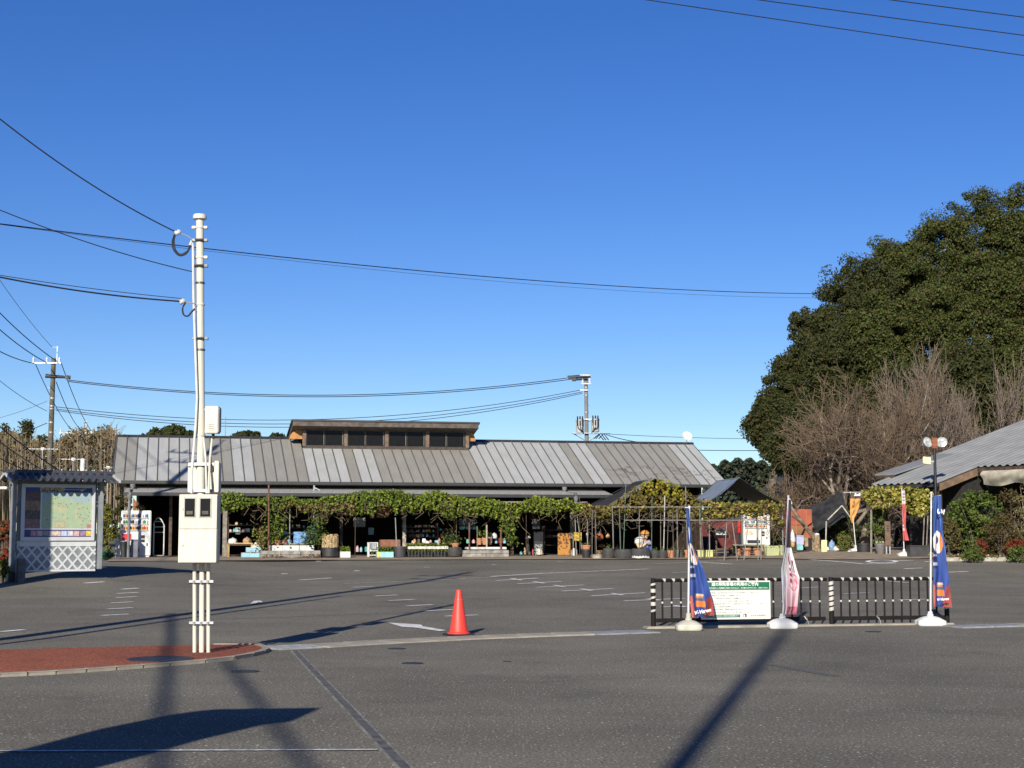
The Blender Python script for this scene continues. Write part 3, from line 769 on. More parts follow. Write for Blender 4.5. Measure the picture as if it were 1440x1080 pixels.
# small lean-to roof behind on the far left of it
lp = P(1240, 667, 62.5)
x_ = 0.9; up_ = 0.20
mb = MB(); mb.slab([(x_, -0.45, rz0 + x_*RSL + up_), (4.2, -0.45, rz0 + 4.2*RSL + 0.05), (4.2, 0.6, rz0 + 4.2*RSL + 0.05), (x_, 0.6, rz0 + x_*RSL + up_)], 0.06); mb.build('upper_roof', corr, rb)
mb = MB(); mb.box(x_ + 0.02, x_ + 0.06, -0.42, 0.55, rz0 + x_*RSL + 0.02, rz0 + x_*RSL + up_ - 0.05); mb.build('eave_board', wood_dark, rb)

# lamp post with floodlights
lb = P(1318, 775, 54.0); lb.z = gz(lb.x, lb.y)
top = P(1316, 616, 54.0).z - lb.z
lamp = thing('lamp_post', 'black lamp post with two round floodlights in front of the corrugated roof', 'lamp post', lb)
mb = MB(); mb.tube((0, 0, 0), (0, 0, top - 0.2), 0.062, 0.048, 12); mb.lathe([(0.16, 0), (0.16, 0.03), (0.07, 0.06)], 14); mb.build('pole', black_steel, lamp)
zL = P(1316, 622, 54).z - lb.z
rust = mat("rust_steel", (0.28, 0.10, 0.05), 0.8, var=0.3, scale=12)
mb = MB(); mb.bbox(-0.10, 0.10, -0.08, 0.08, zL - 0.22, zL + 0.16, 0.01); mb.tube((-0.22, 0, zL), (0.22, 0, zL), 0.025); mb.build('bracket', rust, lamp)
lampm = mat("lamp_silver", (0.62, 0.62, 0.60), 0.3, metal=0.5, var=0.05); lens = mat("lamp_lens", (0.5, 0.52, 0.5), 0.15, var=0.3, scale=14)
for x, az, el in ((-0.25, 25, 72), (0.25, -20, 72)):
    mb = MB(); mb.lathe([(0.05, -0.18), (0.11, -0.15), (0.175, -0.02), (0.19, 0.02), (0.18, 0.025)], 20, cap=False); mb.lathe([(0.055, -0.26), (0.055, -0.19)], 12)
    o = mb.build('floodlight', lampm, lamp); o.location = (x, -0.05, zL); o.rotation_euler = (R(el), 0, R(az))
    mb = MB(); mb.lathe([(0.001, 0.03), (0.1, 0.028), (0.179, 0.016)], 20, cap=False); mb.build('lens', lens, o)
sq = thing('square_floodlight', 'square cream floodlight held out from the black lamp post', 'floodlight', (lb.x - 0.32, lb.y - 0.1, P(1303, 653, 54).z))
mb = MB(); mb.bbox(-0.14, 0.14, -0.05, 0.03, 0, 0.26, 0.012); o = mb.build('housing', mat("cream_lamp", (0.66, 0.58, 0.36), 0.5), sq); o.rotation_euler = (R(-15), R(6), 0)
mb = MB(); mb.tube((0.12, 0.0, 0.13), (0.30, 0.08, 0.13), 0.015); mb.bbox(0.15, 0.25, -0.04, 0.04, 0.06, 0.12, 0.008); mb.build('arm', galv, sq)

# ------------------------------------------------------------------ map board kiosk
KL, KR = G(16, 820), Vector((0, 0, 0))
yl_, yr_ = 40.0, 41.1
a, b = P(22, 760, yl_), P(137, 760, yr_)
ku = Vector((b.x - a.x, b.y - a.y, 0)); KW = ku.length; krot = math.atan2(ku.y, ku.x)
kzl = P(20, 817, yl_).z
kio = thing('information_board', 'roofed map board with grey posts, tiled top and white diamond lattice skirt', 'information board', (a.x, a.y, kzl), krot)
def kz(py, f):                                     # row at fraction f along the board
    return P(CX, py, yl_ + (yr_ - yl_) * f).z - kzl
kgrey = mat("kiosk_grey", (0.22, 0.24, 0.25), 0.6, var=0.15, scale=4)
kdark = mat("kiosk_shade", (0.13, 0.14, 0.15), 0.6, var=0.1)
zt = kz(676, 0.5)
for x, z0 in ((-0.08, -0.12), (KW + 0.06, 0.28)):
    mb = MB(); mb.bbox(x - 0.055, x + 0.055, -0.12, 0.12, z0, zt, 0.012); mb.build('post', kgrey, kio)
mb = MB(); mb.bbox(-0.20, 0.08, -0.20, 0.20, -0.45, 0.24, 0.02); mb.build('plinth', dark_plastic, kio)
z_lat0, z_lat1, z_fr0, z_fr1 = kz(802, 0.5), kz(768.5, 0.5), kz(760.5, 0.5), kz(681, 0.5)
mb = MB(); mb.bbox(0.02, KW - 0.04, 0.0, 0.05, z_lat0, zt, 0.004); mb.build('back_panel', kgrey, kio)
lat = mat("lattice_white", (0.52, 0.54, 0.54), 0.6, var=0.05)
mb = MB(); mb.box(0.025, KW - 0.045, -0.022, -0.002, z_lat1 + 0.004, z_fr0 - 0.004); mb.build('white_rail', lat, kio)
mb = MB(); mb.box(0.025, KW - 0.045, -0.022, -0.002, z_lat0 - 0.03, z_lat0 + 0.02); mb.build('white_rail', lat, kio)
lh = z_lat1 - z_lat0 - 0.02; step = (KW - 0.1) / 7.6
for s in (1, -1):
    for i in range(-2, 10):
        xa = 0.03 + step * i; xb = xa + step * 1.9
        za, zb_ = z_lat0 + 0.022, z_lat1
        if s < 0: za, zb_ = zb_, za
        x0c, x1c = max(xa, 0.03), min(xb, KW - 0.05)
        if x1c - x0c < 0.05: continue
        f0, f1 = (x0c - xa) / (xb - xa), (x1c - xa) / (xb - xa)
        p0, p1 = Vector((x0c, 0, za + (zb_ - za) * f0)), Vector((x1c, 0, za + (zb_ - za) * f1))
        d = (p1 - p0).normalized(); nn = Vector((-d.z, 0, d.x)) * 0.024
        yo = -0.010 if s > 0 else -0.014
        mb = MB(); q = [p0 + nn, p1 + nn, p1 - nn, p0 - nn]
        mb.add([Vector((v.x, yo, v.z)) for v in q] + [Vector((v.x, 0.001, v.z)) for v in q], [(0, 1, 2, 3), (7, 6, 5, 4), (0, 4, 5, 1), (1, 5, 6, 2), (2, 6, 7, 3), (3, 7, 4, 0)])
        mb.build('lattice_slat', lat, kio, sharp=0)
# white frame and the printed map
fr = mat("frame_white", (0.52, 0.53, 0.53), 0.4, var=0.05)
x0, x1 = 0.10, KW - 0.10
for (p0, p1, q0, q1) in ((x0, x1, z_fr0, z_fr0 + 0.10), (x0, x1, z_fr1 - 0.09, z_fr1), (x0, x0 + 0.10, z_fr0 + 0.10, z_fr1 - 0.09), (x1 - 0.08, x1, z_fr0 + 0.10, z_fr1 - 0.09)):
    mb = MB(); mb.bbox(p0, p1, -0.07, -0.005, q0, q1, 0.006); mb.build('board_frame', fr, kio)
nr = np.random.default_rng(5); blob = nr.random((14, 14)); bl2 = nr.random((40, 60))
def sm(tab, u, v):
    h, w = tab.shape; x, y = u * (w - 1), v * (h - 1); i, j = min(int(y), h - 2), min(int(x), w - 2); fx, fy = x - j, y - i
    return tab[i, j]*(1-fx)*(1-fy) + tab[i, j+1]*fx*(1-fy) + tab[i+1, j]*(1-fx)*fy + tab[i+1, j+1]*fx*fy
def map_print(u, v):
    if v < 0.09: return (0.015, 0.03, 0.20)
    if v > 0.83:
        if v < 0.855: return (0.55, 0.55, 0.6)
        if u < 0.09: return (0.02, 0.03, 0.16)
        c = int((u - 0.09) / 0.091); f = ((u - 0.09) / 0.091) % 1
        if f < 0.08 or v > 0.975 or v < 0.875: return (0.05, 0.05, 0.13)
        base = [(0.30, 0.12, 0.16), (0.25, 0.2, 0.2), (0.16, 0.14, 0.16), (0.30, 0.25, 0.22), (0.34, 0.26, 0.2), (0.25, 0.3, 0.5), (0.3, 0.3, 0.28), (0.32, 0.2, 0.2), (0.15, 0.1, 0.15), (0.4, 0.3, 0.05)][c % 10]
        k = 0.6 + 0.9 * sm(bl2, u, v); return tuple(min(.7,x * k * 1.6) for x in base)
    if u < 0.235:
        k = 0.5 + 0.9 * sm(bl2, u, v)
        base = [(0.10, 0.05, 0.05), (0.22, 0.13, 0.08), (0.08, 0.06, 0.06), (0.24, 0.12, 0.12)][min(3, int((v - 0.09) / 0.185))]
        return tuple(x * k for x in base)
    if u < 0.245: return (0.6, 0.6, 0.62)
    n = sm(blob, u, v); sea = v < 0.20 + 0.12 * math.sin(u * 9) * n + 0.05
    c = (0.22, 0.34, 0.38) if sea and n > 0.3 else (0.26, 0.37, 0.19)
    if not sea and n > 0.72: c = (0.34, 0.38, 0.18)
    if abs(sm(blob, v, u) - 0.5) < 0.012: c = (0.36, 0.25, 0.18)
    if abs(n - 0.45) < 0.012: c = (0.18, 0.28, 0.22)
    if 0.45 < u < 0.60 and 0.68 < v < 0.82: c = (0.36, 0.34, 0.16) if not (u < 0.457 or u > 0.593 or v < 0.69 or v > 0.81) else (0.35, 0.16, 0.10)
    if u > 0.93 and v > 0.74: c = (0.32, 0.12, 0.10)
    if bl2[int(v * 39), int(u * 59)] > 0.975: c = (0.08, 0.08, 0.08)
    return tuple(x * 0.85 + 0.10 for x in c)
mx0, mx1, mz0, mz1 = x0 + 0.103, x1 - 0.083, z_fr0 + 0.103, z_fr1 - 0.093
printm = mat("printed_board", (1, 1, 1), 0.35, var=0.03, attr='print')
painted('map_print', [[(mx0 + (mx1 - mx0) * j / 119, -0.02, mz1 - (mz1 - mz0) * i / 79) for j in range(120)] for i in range(80)], map_print, printm, kio)
hz = mz1 - (mz1 - mz0) * 0.045
ylet = mat("yellow_letters", (0.55, 0.45, 0.12), 0.5)
text('map_lettering', "観光案内図", 0.13, ylet, kio, (mx0 + (mx1 - mx0) * 0.40, -0.024, hz), bold=0.003)
mb = MB(); xs_ = mx0 + (mx1 - mx0) * 0.56; xe_ = mx0 + (mx1 - mx0) * 0.84
mb.box(xs_, xe_, -0.024, -0.021, hz + 0.005, hz + 0.02); mb.add([(xe_, -0.024, hz - 0.04), (xe_ + 0.14, -0.024, hz + 0.05), (xe_ - 0.05, -0.024, hz + 0.02)], [(0, 1, 2)]); mb.build('map_mark', ylet, kio)
# tiled roof: a tile column at a time
tile_m = mat("roof_tile", (0.06, 0.065, 0.075), 0.35, var=0.2, scale=6)
zr = kz(665.5, 0.5); ze_k = kz(675.5, 0.5)
ncol = 14; tw = (KW + 0.62) / ncol
def tile_mesh(front):
    mb = MB(); s = -1 if front else 1
    n = 10
    prof = []
    for i in range(n + 1):
        t = i / n; x = tw * t
        h = 0.075 * math.sin(math.pi * min(1, t / 0.5)) if t < 0.5 else -0.02 * math.sin(math.pi * (t - 0.5) / 0.5)
        prof.append((x, h))
    for k in range(2):
        y0, y1 = s * 0.62 * (k + 1) / 2, s * 0.62 * k / 2 + (0 if k == 0 else s * -0.02)
        zz0, zz1 = ze_k - 0.02 + (zr - ze_k) * (1 - (k + 1) / 2) + 0.015, ze_k + (zr - ze_k) * (1 - k / 2)
        vs_ = [(x, y0, zz0 + h) for x, h in prof] + [(x, y1, zz1 + h) for x, h in prof] + [(x, y0, zz0 + h - 0.025) for x, h in prof]
        m_ = n + 1
        fs = [(i, i+1, m_ + i + 1, m_ + i) if front else (i + 1, i, m_ + i, m_ + i + 1) for i in range(n)] + [(2*m_ + i, 2*m_ + i + 1, i + 1, i) for i in range(n)]
        mb.add(vs_, fs)
    return mb.mesh('roof_tile', tile_m, 50)
tf, tb = tile_mesh(True), tile_mesh(False)
for i in range(ncol):
    link('roof_tile', tf, kio, (-0.32 + i * tw, 0.02, 0)); link('roof_tile', tb, kio, (-0.32 + i * tw, 0.02, 0))
mb = MB(); mb.bbox(-0.36, KW + 0.40, -0.06, 0.10, zr - 0.02, zr + 0.04, 0.02); mb.tube((-0.38, 0.02, zr + 0.045), (KW + 0.42, 0.02, zr + 0.045), 0.035, n=10); mb.build('ridge_tile', tile_m, kio)
for i in range(10):
    mb = MB(); x = 0.5 + (KW - 0.2) * i / 9; mb.tube((x, 0.02, zr + 0.07), (x, 0.02, zr + 0.11), 0.014, n=6); mb.build('ridge_stud', white_paint, kio)
for x in (-0.34, KW + 0.36):
    mb = MB(); mb.add([(x, -0.64, ze_k - 0.06), (x, 0.02, zr - 0.06), (x, 0.66, ze_k - 0.06), (x, 0.66, ze_k + 0.01), (x, 0.02, zr + 0.02), (x, -0.64, ze_k + 0.01)] + [(x + 0.04, -0.64, ze_k - 0.06), (x + 0.04, 0.02, zr - 0.06), (x + 0.04, 0.66, ze_k - 0.06), (x + 0.04, 0.66, ze_k + 0.01), (x + 0.04, 0.02, zr + 0.02), (x + 0.04, -0.64, ze_k + 0.01)],
        [(0,1,4,5),(1,2,3,4),(11,10,7,6),(10,9,8,7),(0,6,7,1),(1,7,8,2),(5,4,10,11),(4,3,9,10),(0,5,11,6),(2,8,9,3)]); mb.build('barge_board', mat("kiosk_barge", (0.45, 0.46, 0.46), 0.6), kio)
mb = MB(); mb.box(-0.2, KW + 0.2, -0.05, 0.09, zt - 0.12, zt - 0.02); mb.build('beam', kdark, kio)
# stubby dark post before it
p = G(33, 817.5)
p.y -= 0.25; sp = thing('bollard', 'short square dark post standing before the left foot of the map board', 'bollard', p, krot)
mb = MB(); h = M(32, p.y); mb.bbox(-0.10, 0.10, -0.09, 0.09, -0.05, h, 0.015); mb.build('post', mat("bollard_grey", (0.10, 0.105, 0.11), 0.7, var=0.2), sp)
mb = MB(); mb.bbox(-0.13, -0.102, -0.10, 0.10, -0.05, h * 0.98, 0.006); mb.build('side_plate', dark_plastic, sp)

# ------------------------------------------------------------------ service pole with meter box
mp = G(283.5, 921)
mp.z = 0.035
zz = lambda py: P(CX, py, mp.y).z - mp.z
xx = lambda px: (px - CX) / F_PX * (mp.y * CP) - mp.x
mpole = thing('service_pole', 'cream service pole with meter box and three legs on the red pavement', 'pole', mp)
h = zz(303)
def xa(px, py): return P(px, py, mp.y).x - mp.x
tilt = (xa(281, 305), h)
def ax_(z): return tilt[0] * z / tilt[1]
mb = MB(); mb.tube((ax_(zz(793)), 0, zz(793)), (ax_(h), 0, h), 0.056, 0.052, 20); mb.build('pole', cream, mpole)
mb = MB(); mb.tube((0, 0, 0), (xa(284, 790), 0, zz(790)), 0.034, n=14); mb.build('leg_pipe', cream, mpole)
mb = MB(); mb.lathe([(0.07, -0.055), (0.092, -0.05), (0.092, -0.008), (0.08, 0.012), (0.001, 0.016)], 20, (ax_(h), 0, h)); mb.build('cap', cream, mpole)
band = mat("band_steel", (0.16, 0.16, 0.155), 0.45, metal=0.6, var=0.2)
for py, m, k in ((320, white_paint, 1), (338, band, 2), (362, white_paint, 1), (374, band, 2), (398, band, 0), (428, white_paint, 0), (476, band, 2), (492, band, 0), (612, cream, 0), (655, band, 0)):
    z = zz(py); mb = MB(); x = ax_(z); r = 0.055
    mb.tube((x, 0, z - 0.012), (x, 0, z + 0.012), r + (0.008 if k < 2 else 0.012), n=18)
    if k >= 1: mb.bbox(x + r, x + r + 0.05, -0.03, 0.03, z - 0.018, z + 0.018, 0.004); mb.bbox(x - r - 0.05, x - r, -0.03, 0.03, z - 0.018, z + 0.018, 0.004)
    if k == 2: mb.tube((x - 0.05, -r - 0.03, z), (x + 0.06, -r - 0.03, z), 0.012)
    mb.build('clamp_band', m, mpole)
for px in (274, 293.5):
    mb = MB(); mb.tube((xa(px, 917), -0.02, 0), (xa(px, 790), -0.02, zz(790)), 0.026, n=12); mb.build('leg_pipe', cream, mpole)
for py in (818, 876):
    z = zz(py); mb = MB(); mb.box(xa(267, py), xa(301, py), -0.055, 0.01, z - 0.022, z - 0.012); mb.box(xa(267, py), xa(301, py), -0.055, -0.045, z - 0.022, z + 0.022); mb.build('cross_bar', galv, mpole)
    for px in (274, 284, 293.5):
        mb = MB(); mb.tube((xa(px, py), -0.06, z - 0.02), (xa(px, py), -0.06, z + 0.02), 0.016, n=8); mb.build('pipe_clamp', galv, mpole)
# meter box
bx0, bx1, bz0, bz1 = xa(258, 745), xa(311.5, 745), zz(791), zz(696)
mb = MB(); mb.bbox(bx0, bx1, -0.30, -0.08, bz0, bz1, 0.008); box_ = mb.build('meter_box', cream, mpole)
zs = zz(744); wins = [(xa(267, 714), xa(281, 714)), (xa(288.5, 714), xa(302.5, 714))]; wz0, wz1 = zz(727), zz(702)
for z0, z1, nm in ((zs + 0.004, bz1 - 0.006, 'door'), (bz0 + 0.006, zs - 0.004, 'door')):
    mb = MB()
    if z0 > zs:
        xs = [bx0 + 0.006, wins[0][0], wins[0][1], wins[1][0], wins[1][1], bx1 - 0.006]
        mb.box(xs[0], xs[5], -0.315, -0.302, z0, wz0); mb.box(xs[0], xs[5], -0.315, -0.302, wz1, z1)
        for i in (0, 2, 4): mb.box(xs[i], xs[i+1], -0.315, -0.302, wz0, wz1)
    else: mb.bbox(bx0 + 0.006, bx1 - 0.006, -0.315, -0.302, z0, z1, 0.004)
    mb.build(nm, cream, mpole)
wf = mat("window_gasket", (0.40, 0.39, 0.33), 0.5)
for a, b in wins:
    mb = MB(); t = 0.016
    for (p0, p1, q0, q1) in ((a - t, b + t, wz0 - t, wz0), (a - t, b + t, wz1, wz1 + t), (a - t, a, wz0, wz1), (b, b + t, wz0, wz1)): mb.box(p0, p1, -0.321, -0.3155, q0, q1)
    w_ = mb.build('meter_window', wf, mpole)
    mb = MB(); mb.box(a, b, -0.309, -0.305, wz0, wz1); mb.build('glass', glass_dark, w_)
    mb = MB(); mb.box(a + 0.02, b - 0.03, -0.3105, -0.3095, wz0 + 0.03, wz0 + (wz1-wz0)*0.32); mb.build('meter_face', mat("meter_face", (0.075, 0.065, 0.04), 0.5, var=0.4, scale=12), w_)
for py in (716, 766):
    mb = MB(); z = zz(py); x = xa(263.5, py); mb.tube((x, -0.327, z), (x, -0.314, z), 0.016, n=12); mb.build('door_latch', galv, mpole)
# boxes higher up
mb = MB(); mb.bbox(xa(262, 670), xa(306, 670), 0.09, 0.26, zz(692), zz(650), 0.008); mb.build('rear_box', cream, mpole)
mb = MB(); mb.bbox(xa(300, 670) , xa(307, 670), 0.02, 0.09, zz(692), zz(648), 0.006); mb.build('rear_box_flange', cream, mpole)
for py in (653, 690):
    z = zz(py); mb = MB(); mb.box(xa(263, py), xa(303, py), 0.075, 0.09, z - 0.02, z + 0.02); mb.box(xa(272, py), xa(296, py), -0.085, -0.075, z - 0.02, z + 0.02); mb.box(xa(272, py), xa(273, py), -0.075, 0.075, z - 0.02, z + 0.02); mb.box(xa(295, py), xa(296, py), -0.075, 0.075, z - 0.02, z + 0.02); mb.build('mount_bracket', galv, mpole)
    mb = MB(); mb.box(xa(263, py), xa(271, py), 0.082, 0.0895, z - 0.035, z - 0.02); mb.build('slot', dark_plastic, mpole)
sb = thing('speaker_box', 'small cream box with a round vent bolted to the right of the service pole', 'box', (mp.x + xa(300, 590), mp.y, mp.z + zz(610)))
w_ = M(18.5, mp.y); hh = M(38, mp.y)
mb = MB(); mb.bbox(-w_/2, w_/2, -0.13, 0.05, 0, hh, 0.008); mb.build('case', cream, sb)
mb = MB(); mb.box(w_/2 - 0.004, w_/2 + 0.012, -0.11, 0.03, 0.02, hh - 0.02); mb.build('hinge_side', band, sb)
mb = MB(); mb.tube((0.0, -0.136, hh*0.24), (0.0, -0.129, hh*0.24), 0.052, n=20); v_ = mb.build('round_vent', cream, sb)
for i in range(3): mb = MB(); z = hh*0.24 + (i - 1) * 0.026; mb.box(-0.035, 0.035, -0.140, -0.1365, z - 0.004, z + 0.004); mb.build('louvre', band, v_)
for f in (0.08, 0.9): mb = MB(); mb.box(-w_/2 - 0.10, -w_/2, -0.02, 0.0, hh*f - 0.015, hh*f + 0.015); mb.build('bracket', band, sb)
mb = MB(); mb.tube((0.01, -0.04, -0.07), (0.01, -0.04, 0), 0.02); mb.build('cable_gland', dark_plastic, sb)
# conduits up the pole
mb = MB(); mb.path([(xa(273, 345), -0.075, zz(346)), (xa(274, 420), -0.085, zz(420)), (xa(279, 560), -0.085, zz(560)), (xa(277, 600), -0.085, zz(600)), (xa(272, 660), -0.09, zz(660)), (xa(271.5, 694), -0.1, zz(694))], 0.017, 8); mb.build('conduit', white_paint, mpole)
mb = MB(); mb.path([(xa(299, 618), -0.04, zz(617)), (xa(297, 645), -0.08, zz(645)), (xa(296, 670), -0.09, zz(670)), (xa(296, 694), -0.12, zz(694))], 0.016, 8); mb.build('conduit', cream, mpole)
mb = MB(); mb.path([(xa(288, 610), -0.08, zz(615)), (xa(291, 645), -0.085, zz(645)), (xa(293, 694), -0.12, zz(694))], 0.014, 8); mb.build('conduit', white_paint, mpole)
mb = MB(); mb.path([(xa(273, 344), -0.06, zz(346)), (xa(270, 340), -0.06, zz(341)), (xa(269, 345), -0.08, zz(347))], 0.022, 8); mb.build('service_head', white_paint, mpole)
def WP(px, py, dy=-0.1): return P(px, py, mp.y + dy)
# drop cables looping to the pole
def loop_cable(label, pts, r=0.012, grp=None):
    mb = MB(); q = [WP(*p) for p in pts]
    n = len(q); sm_ = []
    for i in range(n - 1):
        p0, p1, p2, p3 = q[max(i-1, 0)], q[i], q[i+1], q[min(i+2, n-1)]
        for k in range(5):
            t = k / 5; sm_.append(0.5 * ((2*p1) + (p2-p0)*t + (2*p0-5*p1+4*p2-p3)*t*t + (3*p1-p0-3*p2+p3)*t*t*t))
    sm_.append(q[-1]); mb.path(sm_, r, 6); o = mb.build('drop_cable', wire_m); tag(o, label, 'cable', grp); return o
loop_cable('upper black cable looping from the insulator to the service pole head', [(247, 327), (243, 338), (244, 350), (252, 359), (262, 356), (268, 345)], 0.014)
loop_cable('second black cable close beside the upper loop at the service pole', [(248, 327), (245, 338), (247, 351), (254, 357.5), (263, 353), (268.5, 346)], 0.008)
loop_cable('lower black cable looping from the clamp to the service pole', [(261, 425), (257, 433), (258, 442), (264, 444.5), (270, 438), (274, 434)], 0.012)
for px, py, lab in ((250, 327, 'white porcelain insulator on the upper line left of the service pole'), (256, 424, 'small grey cable clamp on the lower line left of the service pole')):
    q = WP(px, py); mb = MB(); mb.lathe([(0.012, -0.045), (0.04, -0.03), (0.025, 0), (0.042, 0.02), (0.015, 0.045)], 12); o = mb.build('insulator', white_paint); o.location = q; o.rotation_euler = (0, R(65), 0); tag(o, lab, 'insulator')

# ------------------------------------------------------------------ cone
p = G(645, 893.5)
cone = thing('traffic_cone', 'orange red traffic cone on a black base beside the concrete strip', 'traffic cone', p, R(28))
k = M(63, p.y) / 0.70
mb = MB(); mb.lathe([(0.178*k, 0.03), (0.178*k, 0.045), (0.15*k, 0.055), (0.140*k, 0.07), (0.05*k, 0.64*k), (0.042*k, 0.69*k), (0.036*k, 0.70*k), (0.03*k, 0.70*k)], 32); mb.build('cone_body', mat("cone_orange", (0.72, 0.04, 0.022), 0.5, var=0.16, scale=14, col2=(0.50, 0.045, 0.03)), cone)
mb = MB(); mb.bbox(-0.2*k, 0.2*k, -0.2*k, 0.2*k, 0.0, 0.03, 0.02); mb.build('base', mat("cone_base", (0.02, 0.02, 0.02), 0.7), cone)
mb = MB(); mb.lathe([(0.064*k, 0.56*k), (0.066*k, 0.555*k), (0.066*k, 0.53*k)], 24, cap=False); mb.build('collar', mat("cone_collar", (0.75, 0.06, 0.04), 0.3), cone)
# ------------------------------------------------------------------ striped fence
fy = G(1100, 881.5).y
FA, FB = G(919, 883.5), G(1330, 877.5)
FA.z = gz(FA.x, FA.y); FB.z = gz(FB.x, FB.y)
fu = (FB - FA); fu.z = 0; FL = fu.length; fu.normalize(); frot = math.atan2(fu.y, fu.x)
kb = MB(); kb.bbox(-0.15, FL + 0.1, -0.14, 0.14, -0.05, 0.035, 0.015)
fk = kb.build('fence_footing', pale_concrete); fk.location = (FA.x, FA.y, 0.02); fk.rotation_euler = (0, 0, frot); tag(fk, 'low concrete footing strip under the striped fence', 'footing')
def fx(px):                                   # pixel column to distance along the fence
    k = (px - CX) / F_PX; c = (0.5 - CAM_H) * SP
    return (k * (FA.y * CP + c) - FA.x) / (fu.x - k * fu.y * CP)
fz = lambda py, s: P(CX, py, FA.y + fu.y * s).z - 0.055
fence_black = mat("fence_brown_black", (0.013, 0.011, 0.010), 0.6, var=0.15, spec=0.15)
tape = mat("white_tape", (0.50, 0.48, 0.43), 0.4, var=0.1)
ptop = fz(815.5, fx(1040)); pmid = fz(845, fx(1200)); plow = fz(870.5, fx(1100))
def fence_panel(label, pxs, s0, s1, own_posts):
    f = thing('striped_fence', label, 'fence', (FA.x + fu.x * s0, FA.y + fu.y * s0, 0.055), frot, 'striped pipe fence panels at the lot entrance')
    L = s1 - s0
    mb = MB(); mb.tube((0.02, 0, ptop), (L - 0.02, 0, ptop), 0.030, n=10); mb.build('top_rail', fence_black, f)
    mb = MB(); mb.bbox(0.05, L - 0.05, -0.02, 0.02, plow - 0.033, plow + 0.033, 0.008); mb.build('bottom_rail', fence_black, f)
    for px in pxs:
        s = fx(px) - s0
        if s < 0.03 or s > L - 0.03: continue
        mb = MB(); mb.tube((s, 0, plow), (s, 0, ptop), 0.0165, n=8); b_ = mb.build('bar', fence_black, f)
        mb = MB(); mb.tube((s, 0, pmid - 0.014), (s, 0, pmid + 0.016), 0.0178, n=8); mb.build('reflective_tape', tape, b_)
        mb = MB(); r = 0.0325
        a0 = s - 0.035
        # slanted wrap of tape on the rail
        vs_ = []
        for i in range(9):
            t = math.pi * (0.95 - 0.95 * i / 8) + math.pi
            yy, z_ = r * math.cos(t * 1.0), r * math.sin(t)
            ang = R(70 + 180 * i / 8)
            yy, z_ = -r * math.sin(R(180 * i / 8)), r * math.cos(R(180 * i / 8))
            w0, w1 = a0 + 0.02 + 0.055 * i / 8, a0 + 0.09 - 0.012 * i / 8
            vs_ += [(w0, yy, ptop + z_), (w1, yy, ptop + z_)]
        mb.add(vs_, [(2*i, 2*i + 2, 2*i + 3, 2*i + 1) for i in range(8)]); mb.build('rail_tape', tape, f)
    for s, kind in own_posts:
        mb = MB(); mb.tube((s, 0, -0.05), (s, 0, ptop + 0.02), 0.042, n=12); mb.lathe([(0.044, 0), (0.04, 0.015), (0.01, 0.02)], 12, (s, 0, ptop + 0.02)); p_ = mb.build('post', fence_black, f)
        k = 6 if kind else 5
        for i in range(k):
            z = 0.26 + (ptop - 0.32) * i / (k - 1); 
            r = 0.0437; vs_ = []; hgt = 0.06 if i % 2 or kind else 0.035
            for q in range(9):
                t = math.pi + math.pi * q / 8; sl_ = 0.03 * (q / 8 - 0.5) if kind or i % 2 == 0 else 0
                vs_ += [(s + r * math.cos(t), r * math.sin(t), z - hgt/2 + sl_), (s + r * math.cos(t), r * math.sin(t), z + hgt/2 + sl_)]
            mb = MB(); mb.add(vs_, [(2*q, 2*q + 2, 2*q + 3, 2*q + 1) for q in range(8)]); mb.build('reflective_tape', tape, p_)
    return f
sA, sM, sB = 0.0, fx(1169), fx(1331)
f1 = fence_panel('left striped fence panel that carries the green and white notice', [931.5 + 13.0 * i for i in range(18)], sA, sM - 0.06, [(0.0, False)])
f2 = fence_panel('right striped fence panel, bare, ending at the large blue banner', [1182.5 + 12.2 * i for i in range(12)], sM - 0.05, sB, [(0.05, True), (sB - sM + 0.05, False)])
wt = mat("white_tie", (0.36, 0.34, 0.30), 0.7)
for px, lab in ((1234, 'pale cord tied round the lower rail of the right fence panel'), (1133, 'thin loose wire tie hanging on the lower rail by the pink banner')):
    s = fx(px); q = Vector((FA.x + fu.x*s, FA.y + fu.y*s - 0.03, 0.055)); mb = MB()
    mb.path([(-0.03, 0, plow + 0.04), (-0.01, -0.02, plow), (0.02, -0.03, 0.06), (0.03, -0.03, 0.0)], 0.006, 6); mb.path([(0.02, 0, plow + 0.05), (0.0, -0.02, plow + 0.02), (0.03, -0.02, 0.02)], 0.005, 6)
    o = mb.build('tie_cord', wt if px > 1200 else galv); o.location = q; tag(o, lab, 'cord')

# notice board on the fence
sg0, sg1 = fx(984), fx(1081.5)
sz1, sz0 = fz(816.5, fx(1040)), fz(870.5, fx(1040))
sw, sh = sg1 - sg0, sz1 - sz0
sg = thing('notice_board', 'white notice with green header about car park use, wired to the left fence panel', 'notice board', (FA.x + fu.x*sg0 + 0.06*fu.y, FA.y + fu.y*sg0 - 0.055, 0.055 + sz0), frot)
mb = MB(); mb.bbox(0, sw, -0.006, 0.006, 0, sh, 0.002); mb.build('panel', mat("notice_white", (0.64, 0.64, 0.60), 0.4, var=0.03), sg)
green_m = mat("notice_green", (0.010, 0.13, 0.06), 0.45, var=0.04)
mb = MB(); mb.box(0.02, sw - 0.015, -0.008, -0.0062, sh * 0.77, sh * 0.965); mb.build('green_header', green_m, sg)
mb = MB(); mb.box(0.02, sw - 0.015, -0.0081, -0.0063, sh * 0.755, sh * 0.765); mb.build('green_rule', green_m, sg)
mb = MB(); mb.box(0.08, sw * 0.56, -0.008, -0.0062, sh * 0.05, sh * 0.125); mb.build('green_footer', mat("notice_grey_green", (0.06, 0.18, 0.12), 0.5), sg)
